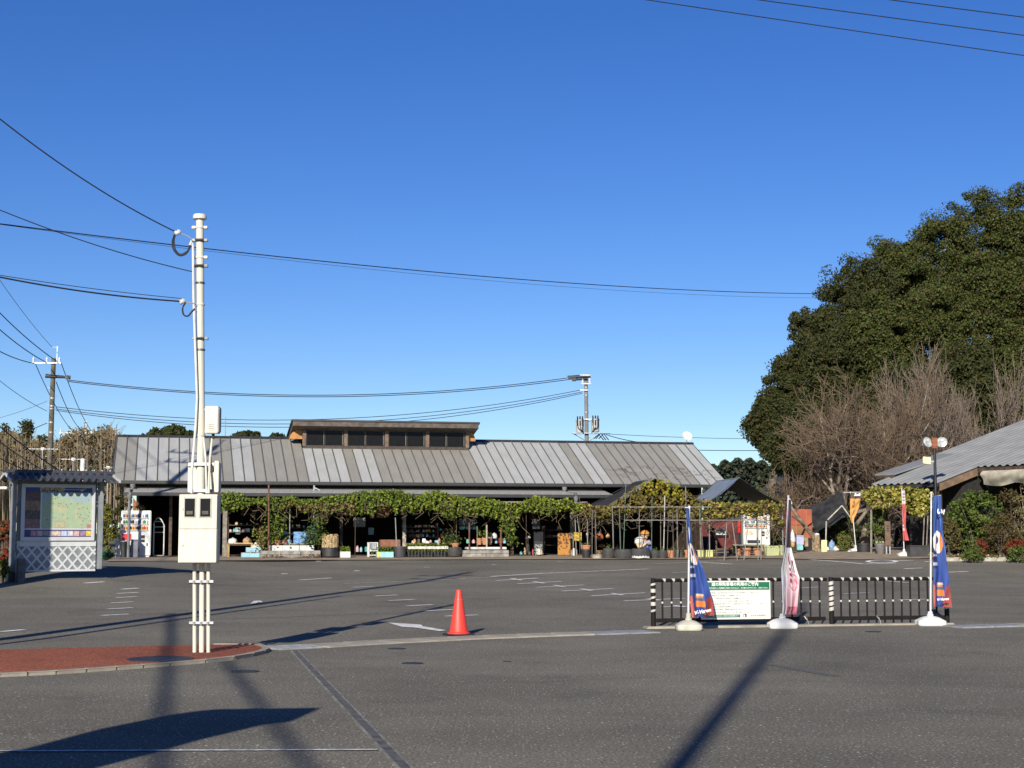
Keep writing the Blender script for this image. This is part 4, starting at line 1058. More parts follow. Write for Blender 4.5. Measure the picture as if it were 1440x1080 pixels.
nw = mat("letter_white", (0.8, 0.8, 0.78), 0.5, var=0.02); ng = mat("letter_grey", (0.15, 0.15, 0.15), 0.6)
text('header_lettering', "道の駅駐車場の利用のご案内", sw * 0.052, nw, sg, (sw * 0.49, -0.0092, sh * 0.905), bold=sw*0.0011)
text('header_lettering', "利用者の皆様が気持ちよく駐車場をご利用いただけるよう、次の事項をお守りのうえ、ご協力ください。", sw * 0.0205, nw, sg, (sw * 0.5, -0.0092, sh * 0.81), bold=sw*0.0003)
lines_ = ["・駐車場は、道の駅を利用される方のための駐車場です。ご協力ください。", "・長時間にわたる駐車は、ご遠慮願います。", "・キャンプ等の目的での利用は、ご遠慮願います。", "・アイドリングストップにご協力をお願いします。ご協力ください。",
          "・ごみは各自お持ち帰りください。施設内はきれいに利用しましょう。ご協力ください。", "・大型車は、大型車用の駐車枠へ。", "・駐車場内での事故、盗難等の責任は負いません。", "・施設内での火気の使用については、固くお断りいたします。"]
for i, s in enumerate(lines_):
    text('notice_lettering', s, sw * 0.0225, ng, sg, (sw * 0.11, -0.0072, sh * (0.685 - 0.072 * i)), align='LEFT')
text('footer_lettering', "お問い合わせ先 ご利用の方は管理者まで", sw * 0.021, nw, sg, (sw * 0.34, -0.0092, sh * 0.087))
text('footer_lettering', "道の駅 管理事務所", sw * 0.027, ng, sg, (sw * 0.82, -0.0072, sh * 0.09))
mb = MB(); mb.box(sw*0.605, sw*0.65, -0.008, -0.0062, sh*0.055, sh*0.14); mb.build('footer_mark', mat("mark_black", (0.03, 0.03, 0.03), 0.5), sg)
mb = MB(); mb.add([(sw*0.612, -0.0085, sh*0.065), (sw*0.63, -0.0085, sh*0.065), (sw*0.63, -0.0085, sh*0.11), (sw*0.612, -0.0085, sh*0.13)], [(0, 1, 2, 3)]); mb.build('footer_mark', nw, sg)

# ------------------------------------------------------------------ banners on weighted stands
base_white = mat("tank_white", (0.66, 0.66, 0.63), 0.4, var=0.05); base_cream = mat("tank_cream", (0.50, 0.48, 0.40), 0.5, var=0.12, scale=5)
pole_white = mat("banner_pole", (0.66, 0.66, 0.64), 0.35)
cloth_m = mat("banner_cloth", (1, 1, 1), 0.75, var=0.06, scale=3, attr='print', trans=0.12)
def rr_base(mb, w, d, h, lobes, neck):
    n = 48; prof = [(0.95, 0), (1.0, 0.02), (1.0, h * 0.44), (0.96, h * 0.54), (0.80, h * 0.70), (0.60, h * 0.86), (0.36, h * 0.97), (0.2, h), (0.1, h + 0.005)]
    vs_ = []
    for f, z in prof:
        for i in range(n):
            t = 2*math.pi*i/n
            e = 5.0 if f > 0.9 else 3.0
            cx_, sy_ = math.cos(t), math.sin(t)
            r = (abs(cx_)**e + abs(sy_)**e) ** (-1/e) * (1 - (0.07 * (0.5 + 0.5*math.cos(lobes*t)) if lobes and f > 0.9 else 0))
            vs_.append((cx_*r*w/2*f, sy_*r*d/2*f, z))
    fs = [(k*n + i, k*n + (i+1) % n, (k+1)*n + (i+1) % n, (k+1)*n + i) for k in range(len(prof)-1) for i in range(n)] + [tuple(range(n-1, -1, -1)), tuple((len(prof)-1)*n + i for i in range(n))]
    mb.add(vs_, fs)
def banner_stand(label, bpx, bpy_, bw_px, bh_px, top_px, top_py, neck_py, bm, lobes, rz=0.0, grp='banner flags on weighted stands', cat='banner'):
    p = G(bpx, bpy_); p.z = max(p.z, 0.02)
    b_ = thing('banner_flag', label, cat, p, rz, grp)
    w = M(bw_px, p.y); hb = M(bh_px, p.y)
    mb = MB(); rr_base(mb, w, w * 0.85, hb, lobes, 0.04); s_ = mb.build('stand_base', bm, b_, 24)
    zt = P(CX, top_py, p.y).z - p.z; zn = P(CX, neck_py, p.y).z - p.z
    mb = MB(); mb.lathe([(0.055, hb - 0.02), (0.055, hb + 0.03), (0.042, hb + 0.035), (0.042, zn), (0.02, zn + 0.004)], 14); mb.build('neck', bm, s_)
    xt = P(top_px, top_py, p.y).x - p.x; xb = P(top_px, neck_py, p.y).x - p.x
    return b_, p, zt, zn
def pole_and_cloth(b_, p, zt, zn, x_b, x_t, flag, m=cloth_m):
    """flag: list of (py, left px, right px) rows; paint function; folds"""
    mb = MB(); mb.tube((x_b, 0, zn - 0.05), (x_b + (x_t - x_b)*0.5, 0, (zn + zt)/2), 0.017, n=10); mb.tube((x_b + (x_t - x_b)*0.5, 0, (zn + zt)/2), (x_t, 0, zt), 0.013, n=10); mb.lathe([(0.02, -0.01), (0.02, 0.015), (0.005, 0.02)], 10, (x_t, 0, zt)); mb.build('pole', pole_white, b_)
def cloth(b_, p, rows, paint, folds, depth, nr=110, nc=36, y_off=-0.03, name='flag_cloth', phase=0.0):
    pys = [r[0] for r in rows]
    grid = []
    for i in range(nr):
        py = pys[0] + (pys[-1] - pys[0]) * i / (nr - 1)
        l = float(np.interp(py, pys, [r[1] for r in rows])); r_ = float(np.interp(py, pys, [r[2] for r in rows]))
        dz = float(np.interp(py, pys, [r[3] if len(r) > 3 else 0 for r in rows]))
        v = i / (nr - 1); row = []
        for j in range(nc):
            u = j / (nc - 1)
            q = P(l + (r_ - l) * u, py + dz * u, p.y)
            yo = y_off - depth * (0.25 + 0.75 * v) * math.sin(folds * math.pi * u + phase + 1.6 * v) * (0.3 + 0.7 * math.sin(math.pi * min(1, u * 1.2 + 0.1)))
            yo += 0.022 * math.sin(9.0 * u + 7.0 * v + phase) * math.sin(5.0 * v + 3.0 * u) + 0.012 * math.sin(23 * v + 6 * u)
            row.append((q.x - p.x, yo, q.z - p.z))
        grid.append(row)
    return painted(name, grid, paint, cloth_m, b_)
BLUE, NAVY, ORG, RED, WHT = (0.03, 0.075, 0.25), (0.012, 0.025, 0.12), (0.75, 0.22, 0.04), (0.30, 0.05, 0.04), (0.75, 0.74, 0.72)
def sports_print(u, v):
    c = tuple(a + (b - a) * min(1, max(0, (v - 0.3) * 0.7 + 0.25 * math.sin(u * 3))) for a, b in zip(BLUE, (0.03, 0.06, 0.30)))
    if abs(u - 0.9 - (v - 0.4) * 0.7) < 0.035 and v < 0.55: c = (0.06, 0.16, 0.50)
    # pale rounded figure with an orange rim
    e = ((u - 0.42) / 0.46) ** 2 + ((v - 0.42) / 0.10) ** 2
    if e < 1: c = ORG if u > 0.62 + 0.2 * (0.42 - v) else WHT
    if ((u - 0.38) / 0.15) ** 2 + ((v - 0.40) / 0.035) ** 2 < 1: c = (0.05, 0.06, 0.16)
    if 0.50 < v < 0.66 and u < 0.35: c = NAVY if int(v * 40) % 3 else (0.4, 0.42, 0.5)
    if 0.78 < v < 0.80 and 0.30 < u < 0.62: c = (0.7, 0.55, 0.4)
    if 0.80 < v < 0.825 and 0.28 < u < 0.60: c = (0.6, 0.25, 0.1)
    if 0.825 < v < 0.845 and 0.28 < u < 0.62: c = (0.10, 0.12, 0.22)
    if 0.845 < v < 0.905 and 0.28 < u < 0.64: c = ORG
    if v > 0.86 + 0.14 * (1 - u) * 1.1 - (0.07 if u > 0.7 else 0) and u > 0.55: c = RED
    if v > 0.80 and u < 0.16 - (0.9 - v) * 0.6: c = (0.45, 0.12, 0.10)
    if v > 0.965: c = tuple(x * 0.8 + 0.02 for x in c)
    return c
# left sports banner
b1, p, zt, zn = banner_stand('cream based blue banner at the left end of the fence, twisted round its pole', 968.5, 886.5, 37, 14, 969, 713, 862, base_cream, 0)
xb, xt = P(968, 862, p.y).x - p.x, P(969.5, 713, p.y).x - p.x
pole_and_cloth(b1, p, zt, zn, xb, xt, None)
mb = MB(); q = P(963, 713, p.y).x - p.x; mb.tube((q, 0, zt - 0.01), (xt, 0, zt - 0.01), 0.007); mb.build('cross_rod', pole_white, b1)
cloth(b1, p, [(715, 964.5, 969), (738, 965.5, 970.5), (765, 968, 974), (782, 971, 980), (800, 970, 989), (820, 970, 996), (850, 970, 1003, 1), (868, 972, 1004.5, -2)], sports_print, 3.2, 0.09)
text('banner_lettering', "V-Varen", M(7.2, p.y), nw, b1, (P(985, 859, p.y).x - p.x, -0.24, P(986, 859, p.y).z - p.z), (R(90), R(-12), 0), bold=0.002, shear=0.35)
# right sports banner
b3, p, zt, zn = banner_stand('white based blue banner at the right end of the fence hanging wide open', 1308.5, 879.5, 40, 13, 1309.5, 693, 860, base_white, 6)
xb, xt = P(1308.5, 860, p.y).x - p.x, P(1309.5, 692, p.y).x - p.x
pole_and_cloth(b3, p, zt, zn, xb, xt, None)
mb = MB(); q = P(1323, 697, p.y); mb.tube((xt, 0, zt - 0.06), (q.x - p.x, 0, q.z - p.z), 0.007); mb.build('cross_rod', pole_white, b3)
cloth(b3, p, [(697, 1311, 1322.5), (740, 1311, 1325), (780, 1311, 1329), (815, 1311, 1334), (853, 1311, 1337.5, 1)], sports_print, 2.2, 0.08, phase=0.6)
text('banner_lettering', "い!", M(9, p.y), nw, b3, (P(1318, 720, p.y).x - p.x, -0.20, P(1317, 720, p.y).z - p.z), (R(90), R(5), 0), bold=0.004, shear=0.1)
text('banner_lettering', "V-Varen", M(5.0, p.y), nw, b3, (P(1320.5, 842, p.y).x - p.x, -0.22, P(1320, 842, p.y).z - p.z), (R(90), R(-5), 0), bold=0.002, shear=0.35)
# pink banner in the middle
PK = (0.78, 0.40, 0.44)
def pink_print(u, v):
    if v < 0.42: return (0.07, 0.05, 0.075) if u > 0.25 else (0.25, 0.22, 0.26)
    w = min(1, (v - 0.42) * 1.9); base = tuple(0.88 + (b - 0.88) * w * (0.35 + 0.65 * (u > 0.35)) for b in PK)
    if u < 0.18: return (0.72, 0.72, 0.74)
    if u < 0.36: return (0.20, 0.12, 0.16) if u < 0.27 else base
    k = sm(bl2, u, v)
    if 0.46 < u < 0.60 and 0.46 < v < 0.72 and bl2[int(v*39*1.0) % 40, int(u * 59)] > 0.3: return (0.30, 0.02, 0.06)
    if 0.66 < u < 0.86 and 0.53 < v < 0.64 and k > 0.45: return (0.12, 0.05, 0.06)
    d = math.hypot((u - 0.72) / 0.26, (v - 0.72) / 0.075)
    if 0.88 < d < 1.0: return (0.50, 0.14, 0.2)
    if d < 0.88 and k > 0.58: return (0.52, 0.12, 0.18)
    if v > 0.93: return (0.25, 0.06, 0.10) if k > 0.5 else (0.55, 0.2, 0.25)
    return base
b2, p, zt, zn = banner_stand('white based pink banner in the middle of the fence, upper half rolled dark', 1100.5, 883.5, 41, 14, 1108.5, 698, 863, base_white, 6)
xb, xt = P(1101, 863, p.y).x - p.x, P(1108.5, 697, p.y).x - p.x
pole_and_cloth(b2, p, zt, zn, xb, xt, None)
mb = MB(); mb.path([(xt, 0, zt - 0.02), (xt + 0.05, 0, zt - 0.08), (xt + 0.055, 0, zt - 0.13)], 0.009, 6); mb.build('cross_rod', pole_white, b2)
cloth(b2, p, [(703, 1108.5, 1112.5), (735, 1106, 1112), (765, 1104.5, 1112), (778, 1102, 1114), (800, 1098, 1120), (812, 1098, 1124), (840, 1099, 1122), (855, 1100, 1121), (864, 1099, 1119)], pink_print, 3.4, 0.09, phase=0.4)

# ---- smaller banners near the right building
def small_banner(label, bpx, bpy_, bw_px, bh, tpx, tpy, rows, paint, rod, folds=1.5, depth=0.05):
    b_, p, zt, zn = banner_stand(label, bpx, bpy_, bw_px, bh, tpx, tpy, bpy_ - bh - 4, base_white, 0)
    pole_and_cloth(b_, p, zt, zn, 0, P(tpx, tpy, p.y).x - p.x, None)
    if rod:
        a, c = P(rod[0], rod[1], p.y), P(rod[2], rod[3], p.y); mb = MB(); mb.tube((a.x - p.x, 0, a.z - p.z), (c.x - p.x, 0, c.z - p.z), 0.012); mb.build('cross_rod', pole_white, b_)
    cloth(b_, p, rows, paint, folds, depth, 50, 20)
    return b_, p
def tri_print(u, v):
    if v < 0.2: return (0.08, 0.05, 0.05)
    if 0.28 < v < 0.5 and 0.25 < u < 0.5 and abs(math.hypot((u - 0.36) / 0.12, (v - 0.39) / 0.11) - 0.85) < 0.25: return (0.12, 0.06, 0.03)
    return (0.60, 0.30, 0.08)
b4, p = small_banner('orange triangular banner by the round shrub, top bar reaching both ways', 1203.5, 775.5, 16, 5, 1196, 692, [(693, 1196, 1212), (715, 1195, 1207), (730, 1195.5, 1201), (735, 1197, 1199)], tri_print, (1186, 692.5, 1215, 692))
text('banner_lettering', "Soft", M(5.5, p.y), nw, b4, (P(1204.5, 695.8, p.y).x - p.x, -0.09, P(1204, 695.8, p.y).z - p.z), bold=0.006, shear=0.3)
b5, p = small_banner('narrow red and white banner before the dark entrance under the yellow vine', 1271.5, 782, 19, 6, 1268, 687, [(689, 1268.5, 1272), (715, 1268.5, 1274), (740, 1269, 1273), (760, 1269.5, 1278)],
    lambda u, v: (0.55, 0.10, 0.10) if (v > 0.28 and not (0.66 < v < 0.8 and u < 0.6)) else ((0.66, 0.58, 0.55) if int(v * 60) % 4 else (0.15, 0.1, 0.2)), None, 2.0, 0.04)
# ------------------------------------------------------------------ trees
leaf_m = mat("leaf", (1, 1, 1), 0.7, var=0.1, attr='leaf', trans=0.15, spec=0.12)
limb_m = mat('pale_limb', (0.27, 0.22, 0.175), 0.9, var=0.3, scale=4, bump=0.3)
bark = mat("bark", (0.14, 0.11, 0.085), 0.9, var=0.3, scale=5, bump=0.4)
twig_m = mat("bare_twig", (0.162, 0.113, 0.073), 0.85, var=0.2, scale=2)
twig_l = mat("pale_twig", (0.20, 0.155, 0.12), 0.85, var=0.2, scale=2)
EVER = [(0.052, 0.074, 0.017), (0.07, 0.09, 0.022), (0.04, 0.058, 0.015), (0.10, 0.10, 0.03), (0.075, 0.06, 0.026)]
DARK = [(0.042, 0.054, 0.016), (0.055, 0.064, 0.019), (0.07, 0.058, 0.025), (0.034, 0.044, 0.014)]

def crown_leaves(rx, ry, rz, nclump, per, rclump, seed, droop=0.0):
    """clumps spread over an uneven crown, centre at the origin; returns leaf centres and outward directions"""
    rng = np.random.default_rng(seed)
    D = rng.normal(size=(nclump, 3)); D /= np.linalg.norm(D, axis=1)[:, None]
    rad = rng.uniform(0.70, 0.95, nclump)
    ph = rng.uniform(0, 6.28, 6)
    lump = 1 + 0.13 * np.sin(3 * D[:, 0] + ph[0]) * np.sin(4 * D[:, 2] + ph[1]) + 0.10 * np.sin(5 * D[:, 1] + ph[2])
    C = D * (rad * lump)[:, None] * np.array([rx, ry, rz])
    inner = ball(rng, nclump // 2) * np.array([rx, ry, rz]) * 0.72
    C = np.vstack([C, inner]); C = C[C[:, 1] < 0.45 * ry]
    pts, out = [], []
    for c in C:
        rc = rclump * rng.uniform(0.5, 1.7)
        b_ = ball(rng, per, 0.1); b_[:, 2] *= 0.75
        # clump surfaces carry more leaves on top and outside
        pts.append(c + b_ * rc); out.append(b_)
    return np.vstack(pts), np.vstack(out)

ever_cache = {}
def evergreen(name, label, px, ptop, pbot, wpx, d, cols, seed, leaf=0.15, nclump=240, per=170, depthf=1.0, grp='evergreen trees of the wooded rise'):
    base = P(px, 700, d); g = gz(base.x, base.y)
    zt, zb = P(CX, ptop, d).z, P(CX, pbot, d).z
    rz_, rx = (zt - zb) / 2 * 0.97, M(wpx, d) / 2 * 0.93
    t = thing(name, label, 'tree', (base.x, d, g), 0, grp)
    C, o_ = crown_leaves(rx, rx * depthf, rz_, nclump, per, max(0.4, rx * 0.19), seed)
    C[:, 2] += (zt + zb) / 2 - g
    link('crown', leaf_mesh('crown', C, leaf, leaf_m, cols, seed, 0.6, 0.4, outward=o_), t)
    mb = MB(); rg = random.Random(seed); h = (zt + zb)/2 - g + rz_ * 0.3
    mb.path([(0, 0, -0.2), (rg.uniform(-.2, .2), rg.uniform(-.2, .2), h*0.4), (rg.uniform(-.5, .5), 0, h*0.75), (rg.uniform(-.6, .6), 0, h)], [0.34, 0.27, 0.18, 0.07], 8)
    for k in range(5):
        a = rg.uniform(0, 6.28); z = h * rg.uniform(0.5, 0.85)
        mb.path([(0, 0, z), (rx*0.4*math.cos(a), rx*0.4*math.sin(a), z + 0.8), (rx*0.75*math.cos(a), rx*0.75*math.sin(a), z + 1.6)], [0.12, 0.08, 0.03], 5)
    mb.build('trunk', bark, t)
    return t
trees = [  # px, top, bottom, width, distance, palette, label
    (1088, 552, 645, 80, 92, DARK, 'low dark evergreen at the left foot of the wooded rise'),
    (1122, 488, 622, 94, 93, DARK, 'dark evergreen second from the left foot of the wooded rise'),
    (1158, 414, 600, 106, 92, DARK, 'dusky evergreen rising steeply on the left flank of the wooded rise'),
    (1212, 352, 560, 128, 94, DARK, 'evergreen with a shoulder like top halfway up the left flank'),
    (1268, 322, 520, 124, 96, EVER, 'evergreen with a rounded top left of the summit of the wooded rise'),
    (1322, 296, 500, 128, 97, EVER, 'tall evergreen just below the summit of the wooded rise'),
    (1394, 266, 480, 132, 98, EVER, 'highest evergreen with a pointed crown at the right edge of the sky'),
    (1452, 258, 480, 130, 97, EVER, 'high evergreen cut by the right edge of the picture'),
    (1520, 262, 500, 130, 97, EVER, 'evergreen of the wooded rise first beyond the right edge of the picture'),
    (1590, 285, 520, 130, 96, EVER, 'evergreen of the wooded rise second beyond the right edge of the picture'),
    (1530, 370, 600, 136, 88, EVER, 'lower evergreen of the wooded rise beyond the right edge of the picture'),
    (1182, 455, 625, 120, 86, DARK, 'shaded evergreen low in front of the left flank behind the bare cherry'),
    (1240, 408, 600, 124, 86, EVER, 'bright green evergreen in the middle of the wooded rise, left one'),
    (1310, 388, 600, 136, 87, EVER, 'broad bright evergreen in the middle of the wooded rise, centre one'),
    (1385, 352, 590, 140, 88, EVER, 'broad bright evergreen in the middle of the wooded rise, right one'),
    (1455, 345, 590, 136, 87, EVER, 'bright evergreen below the summit at the right edge'),
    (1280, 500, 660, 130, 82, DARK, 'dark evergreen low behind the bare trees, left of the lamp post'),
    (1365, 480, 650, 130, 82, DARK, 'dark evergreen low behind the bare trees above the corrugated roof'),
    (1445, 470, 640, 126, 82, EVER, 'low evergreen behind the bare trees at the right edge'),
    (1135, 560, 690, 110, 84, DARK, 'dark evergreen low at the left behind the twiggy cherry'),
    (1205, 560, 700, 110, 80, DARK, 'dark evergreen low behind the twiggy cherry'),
]
for i, (px, a, b, w, d, cols, lab) in enumerate(trees):
    evergreen('evergreen_tree', lab, px, a, b, w, d, cols, 100 + i)
evergreen('distant_tree', 'round far tree peeping over the roof left of the service pole', 238, 600, 640, 88, 120, DARK, 301, 0.4, 40, 160, grp='far trees peeping over the roof')
evergreen('distant_tree', 'small far tree peeping over the roof left of the clerestory', 349, 607, 640, 46, 120, DARK, 302, 0.4, 30, 140, grp='far trees peeping over the roof')
evergreen('distant_tree', 'tiny far tree over the roof just left of the clerestory', 388, 611, 640, 22, 120, DARK, 303, 0.4, 18, 100, grp='far trees peeping over the roof')

def bare_segs(seed, levels=6, spread=34, up=0.25, ratio=0.74, kids=(2, 4), lean=(0, 0)):
    rg = random.Random(seed); segs = []
    def grow(p, d, L, r, lev):
        n = 3 if lev < 3 else 2
        for k in range(n):
            d2 = Vector((d.x + rg.gauss(0, 0.14), d.y + rg.gauss(0, 0.14), d.z + rg.gauss(0, 0.12) + up * 0.06)).normalized()
            q = p + d2 * (L / n); r2 = r * (0.86 if lev else 0.9)
            segs.append((p, q, r, r2, lev)); 
            if lev >= 2 and k < n - 1 and rg.random() < (0.85 if lev < 5 else 0.5):
                side(q, d2, L * 0.55, r2 * 0.5, lev + 1)
            p, d, r = q, d2, r2
        if lev < levels:
            for _ in range(rg.randint(*kids)): side(p, d, L * ratio * rg.uniform(0.8, 1.15), r * 0.68, lev + 1)
    def side(p, d, L, r, lev):
        if lev > levels: return
        a = d.cross(Vector((rg.gauss(0, 1), rg.gauss(0, 1), rg.gauss(0, 1)))).normalized()
        ang = R(rg.gauss(spread, 11))
        dd = (d * math.cos(ang) + a * math.sin(ang)); dd.z += up * 0.3
        grow(p, dd.normalized(), L, r, lev)
    grow(Vector((0, 0, 0)), Vector((lean[0], lean[1], 1)).normalized(), 1.0, 0.075, 0)
    return segs
def bare_segs2(seed, nl=7, ns=4.4, spread=(18, 84)):
    rg = random.Random(seed); segs = []
    def walk(p, d, L, r0, r1, n, lev, up, wob):
        pts = [p]
        for k in range(n):
            d = Vector((d.x + rg.gauss(0, wob), d.y + rg.gauss(0, wob), d.z + rg.gauss(0, wob) + up)).normalized()
            q = p + d * (L / n); segs.append((p, q, r0 + (r1 - r0)*k/n, r0 + (r1 - r0)*(k+1)/n, lev)); p = q; pts.append((p, d, k / n))
        return pts[1:]
    def rnd(): return Vector((rg.gauss(0, 1), rg.gauss(0, 1), rg.gauss(0, 1)))
    def shoots(pts, scale):
        for (p, d, f) in pts:
            if f < 0.15: continue
            for _ in range(int(ns) + (rg.random() < ns % 1)):
                dd = (d * 0.75 + rnd() * 0.5 + Vector((0, 0, 0.06))).normalized()
                sp = walk(p, dd, rg.uniform(0.45, 1.0) * scale, 0.0062, 0.003, 4, 4, 0.02, 0.12)
                for (q, e, g) in sp:
                    for _ in range(2):
                        if rg.random() < 0.85: walk(q, (e * 0.8 + rnd() * 0.5).normalized(), rg.uniform(0.14, 0.34) * scale, 0.0032, 0.002, 2, 5, 0.03, 0.08)
    tp = walk(Vector((0, 0, 0)), Vector((rg.gauss(0, .12), 0, 1)).normalized(), 1.0, 0.075, 0.055, 3, 0, 0.05, 0.06)
    for i in range(nl):
        az = 2 * math.pi * (i + rg.uniform(-.3, .3)) / nl; t = R(rg.uniform(*spread))
        d = Vector((math.sin(t)*math.cos(az), math.sin(t)*math.sin(az)*0.8, math.cos(t)))
        base = rg.choice(tp)[0]
        lp = walk(base, d, rg.uniform(1.0, 1.7), 0.042, 0.010, 7, 1, 0.03, 0.11); shoots(lp[1:], 1.0)
        for (p, d2, f) in rg.sample(lp[1:-1], 3):
            sp = walk(p, (d2 + rnd() * 0.45).normalized(), rg.uniform(0.7, 1.2), 0.022, 0.007, 5, 2, 0.06, 0.08); shoots(sp, 0.8)
    return segs
def bare_tree(label, bpx, d, x0, x1, ytop, m, seed, grp='bare trees before the wooded rise', rmin=0.0095, rtrunk=0.2, cut=2, **kw):
    base = P(bpx, 740, d); g = gz(base.x, base.y)
    t = thing('bare_tree', label, 'tree', (base.x, d, g), 0, grp)
    S = bare_segs2(seed, **kw)
    A = np.array([(*a, *b, r0, r1, l) for a, b, r0, r1, l in S])
    H = P(CX, ytop, d).z - g; wl, wr = M(bpx - x0, d), M(x1 - bpx, d)
    fz_ = H / max(A[:, 5].max(), 1e-3); fl, fr_ = wl / max(-A[:, 3].min(), 1e-3), wr / max(A[:, 3].max(), 1e-3); fl, fr_ = (fl * fl * fz_) ** (1/3), (fr_ * fr_ * fz_) ** (1/3)
    fy_ = (fl + fr_) / 2
    for c in (0, 3): A[:, c] = np.where(A[:, c] < 0, A[:, c] * fl, A[:, c] * fr_); A[:, c+1] *= fy_; A[:, c+2] *= fz_
    sc_ = rtrunk / 0.075
    A[:, 6] = np.maximum(A[:, 6] * sc_, rmin); A[:, 7] = np.maximum(A[:, 7] * sc_, rmin)
    for nm, sel, n in (('trunk', A[:, 8] == 0, 8), ('limbs', (A[:, 8] > 0) & (A[:, 8] <= cut), 6), ('twigs', A[:, 8] > cut, 3)):
        q = A[sel]
        if len(q): o = link(nm, tubes_np(nm, [(r[0:3], r[3:6], r[6], r[7]) for r in q], m if nm == 'twigs' else limb_m, n), t)
        if nm == 'twigs': o['kind'] = 'stuff'
    return t
for args in (
    ('widest twiggy cherry tree spreading left over the rust red container', 1198, 66.5, 1075, 1330, 508, twig_m, 11),
    ('brown twiggy cherry tree behind the plant stalls left of the side building', 1142, 69, 1072, 1230, 592, twig_m, 21),
    ('bare brown tree with spreading top left of the floodlight post', 1250, 71, 1150, 1345, 488, twig_m, 14),
    ('bare brown tree with a rounded twiggy top between the leaning trunk and the floodlights', 1215, 69, 1110, 1325, 520, twig_m, 31),
    ('bare grey limbed tree rising behind the floodlight post', 1300, 74, 1225, 1390, 462, twig_l, 15),
    ('bare pale tree behind the upper right of the corrugated roof', 1395, 75, 1320, 1475, 480, twig_l, 16),
): bare_tree(*args[:7], args[7], rtrunk=0.19)

# thicket behind the map board, with conifers and slender trees standing out of it
tan = mat("dry_leaf", (1, 1, 1), 0.8, var=0.1, attr='leaf', trans=0.1)
rng = np.random.default_rng(9)
C, OUTL = [], []
th_top = lambda px: float(np.interp(px, [-80, 0, 20, 40, 70, 90, 110, 130, 150, 170, 200], [612, 616, 612, 622, 632, 618, 606, 612, 604, 618, 640]))
n = 26000
pxs = rng.uniform(-120, 185, n); ds = rng.uniform(105, 122, n)
for k in range(n):
    top = th_top(pxs[k]) + 5 * math.sin(pxs[k] * 0.9 + ds[k]) 
    py = top + (715 - top) * rng.random() ** 1.25 + rng.normal() * 3
    q = P(pxs[k], py, ds[k]); C.append(q[:])
me = leaf_mesh('thicket', C, 0.34, tan, [(0.19, 0.135, 0.055), (0.15, 0.10, 0.045), (0.23, 0.17, 0.07), (0.085, 0.085, 0.03), (0.12, 0.09, 0.05)], 9, 0.35, 0.0)
tag(link('thicket', me), 'brown winter thicket of bamboo and scrub behind the map board', 'thicket', kind='stuff')
segs = []
rg = random.Random(3)
for k in range(230):
    px = rg.uniform(-100, 182); d = rg.uniform(103, 108); top = th_top(px) + rg.uniform(-14, 30)
    a = P(px, 735, d); b = P(px + rg.uniform(-5, 5), top, d); segs.append((a[:], b[:], 0.06, 0.02))
    for q in range(3):
        f = rg.uniform(0.5, 0.95); c = a.lerp(b, f); segs.append((c[:], (c + Vector((rg.uniform(-.7, .7), 0, rg.uniform(0.3, 1.0))))[:], 0.02, 0.008))
tag(link('bamboo_stems', tubes_np('bamboo_stems', segs, mat("dry_stem", (0.27, 0.21, 0.13), 0.8, var=0.3, scale=1), 4)), 'pale stems standing close together in the brown thicket', 'bamboo', kind='stuff')
for i, (px, top, bot, w, d, lab) in enumerate(((35, 586, 640, 13, 125, 'thin dark conifer sticking out of the thicket left of the tall wooden utility pole'),
        (94, 610, 650, 16, 125, 'dark bushy conifer in the thicket between the two left utility poles'), (58, 612, 655, 16, 122, 'brownish conifer in the thicket close left of the tall pole'), (150, 616, 650, 14, 123, 'small conifer in the thicket at the left end of the long roof'), (5, 596, 640, 14, 124, 'conifer in the thicket cut by the left edge'))):
    evergreen('conifer', lab, px, top, bot, w * 0.72, d, DARK, 400 + i, 0.22, 26, 50, grp='conifers in the thicket')

# far wooded hills
def hill(label, px0, px1, ptop, d, cols, seed, n=16000):
    rng = np.random.default_rng(seed); C = []
    for k in range(n):
        px = rng.uniform(px0, px1); f = (px - px0) / (px1 - px0)
        top = ptop + 14 * (1 - math.sin(math.pi * min(1, max(0, f)))) + 3 * math.sin(px * 0.35)
        py = top + (740 - top) * rng.random() ** 2
        C.append(P(px, py, d + rng.uniform(-6, 14))[:])
    tag(link('far_wood', leaf_mesh('far_wood', C, 0.7, leaf_m, cols, seed, 0.7)), label, 'wood', kind='stuff')
hill('low far wood seen between the shop roof and the bare trees', 990, 1100, 648, 230, [(0.03, 0.05, 0.035), (0.045, 0.06, 0.04), (0.06, 0.06, 0.04)], 71)

# wooded rise the evergreens grow on, with undergrowth
rise_m = mat("forest_floor", (0.05, 0.045, 0.025), 0.95, var=0.3, scale=1.5, bump=0.4)
def rise_z(x, y): return gz(x, y) - 0.05 + 9.0 * sstep(74, 100, y) * sstep(9, 24, x - (y - 80) * 0.1) * (1 - sstep(140, 200, y))
xs_, ys_ = [6 + 2.5*i for i in range(36)], [72 + 3*i for i in range(44)]
me = bpy.data.meshes.new('wooded_rise'); k = len(xs_)
me.from_pydata([(x, y, rise_z(x, y)) for y in ys_ for x in xs_], [], [(i*k + j, i*k + j + 1, (i+1)*k + j + 1, (i+1)*k + j) for i in range(len(ys_)-1) for j in range(k-1)]); me.materials.append(rise_m)
tag(link('wooded_rise', me), kind='structure')
rng = np.random.default_rng(77); C = []
for k in range(9000):
    px = rng.uniform(1050, 1500); d = rng.uniform(73, 82); q = P(px, 700, d); q.z = rise_z(q.x, d) + abs(rng.normal()) * 1.5 * (0.6 + 0.4*math.sin(px*0.06)); C.append(q[:])
tag(link('undergrowth', leaf_mesh('undergrowth', C, 0.24, leaf_m, DARK, 77, 0.6, 0.3)), 'dark undergrowth filling the foot of the wooded rise', 'undergrowth', kind='stuff')

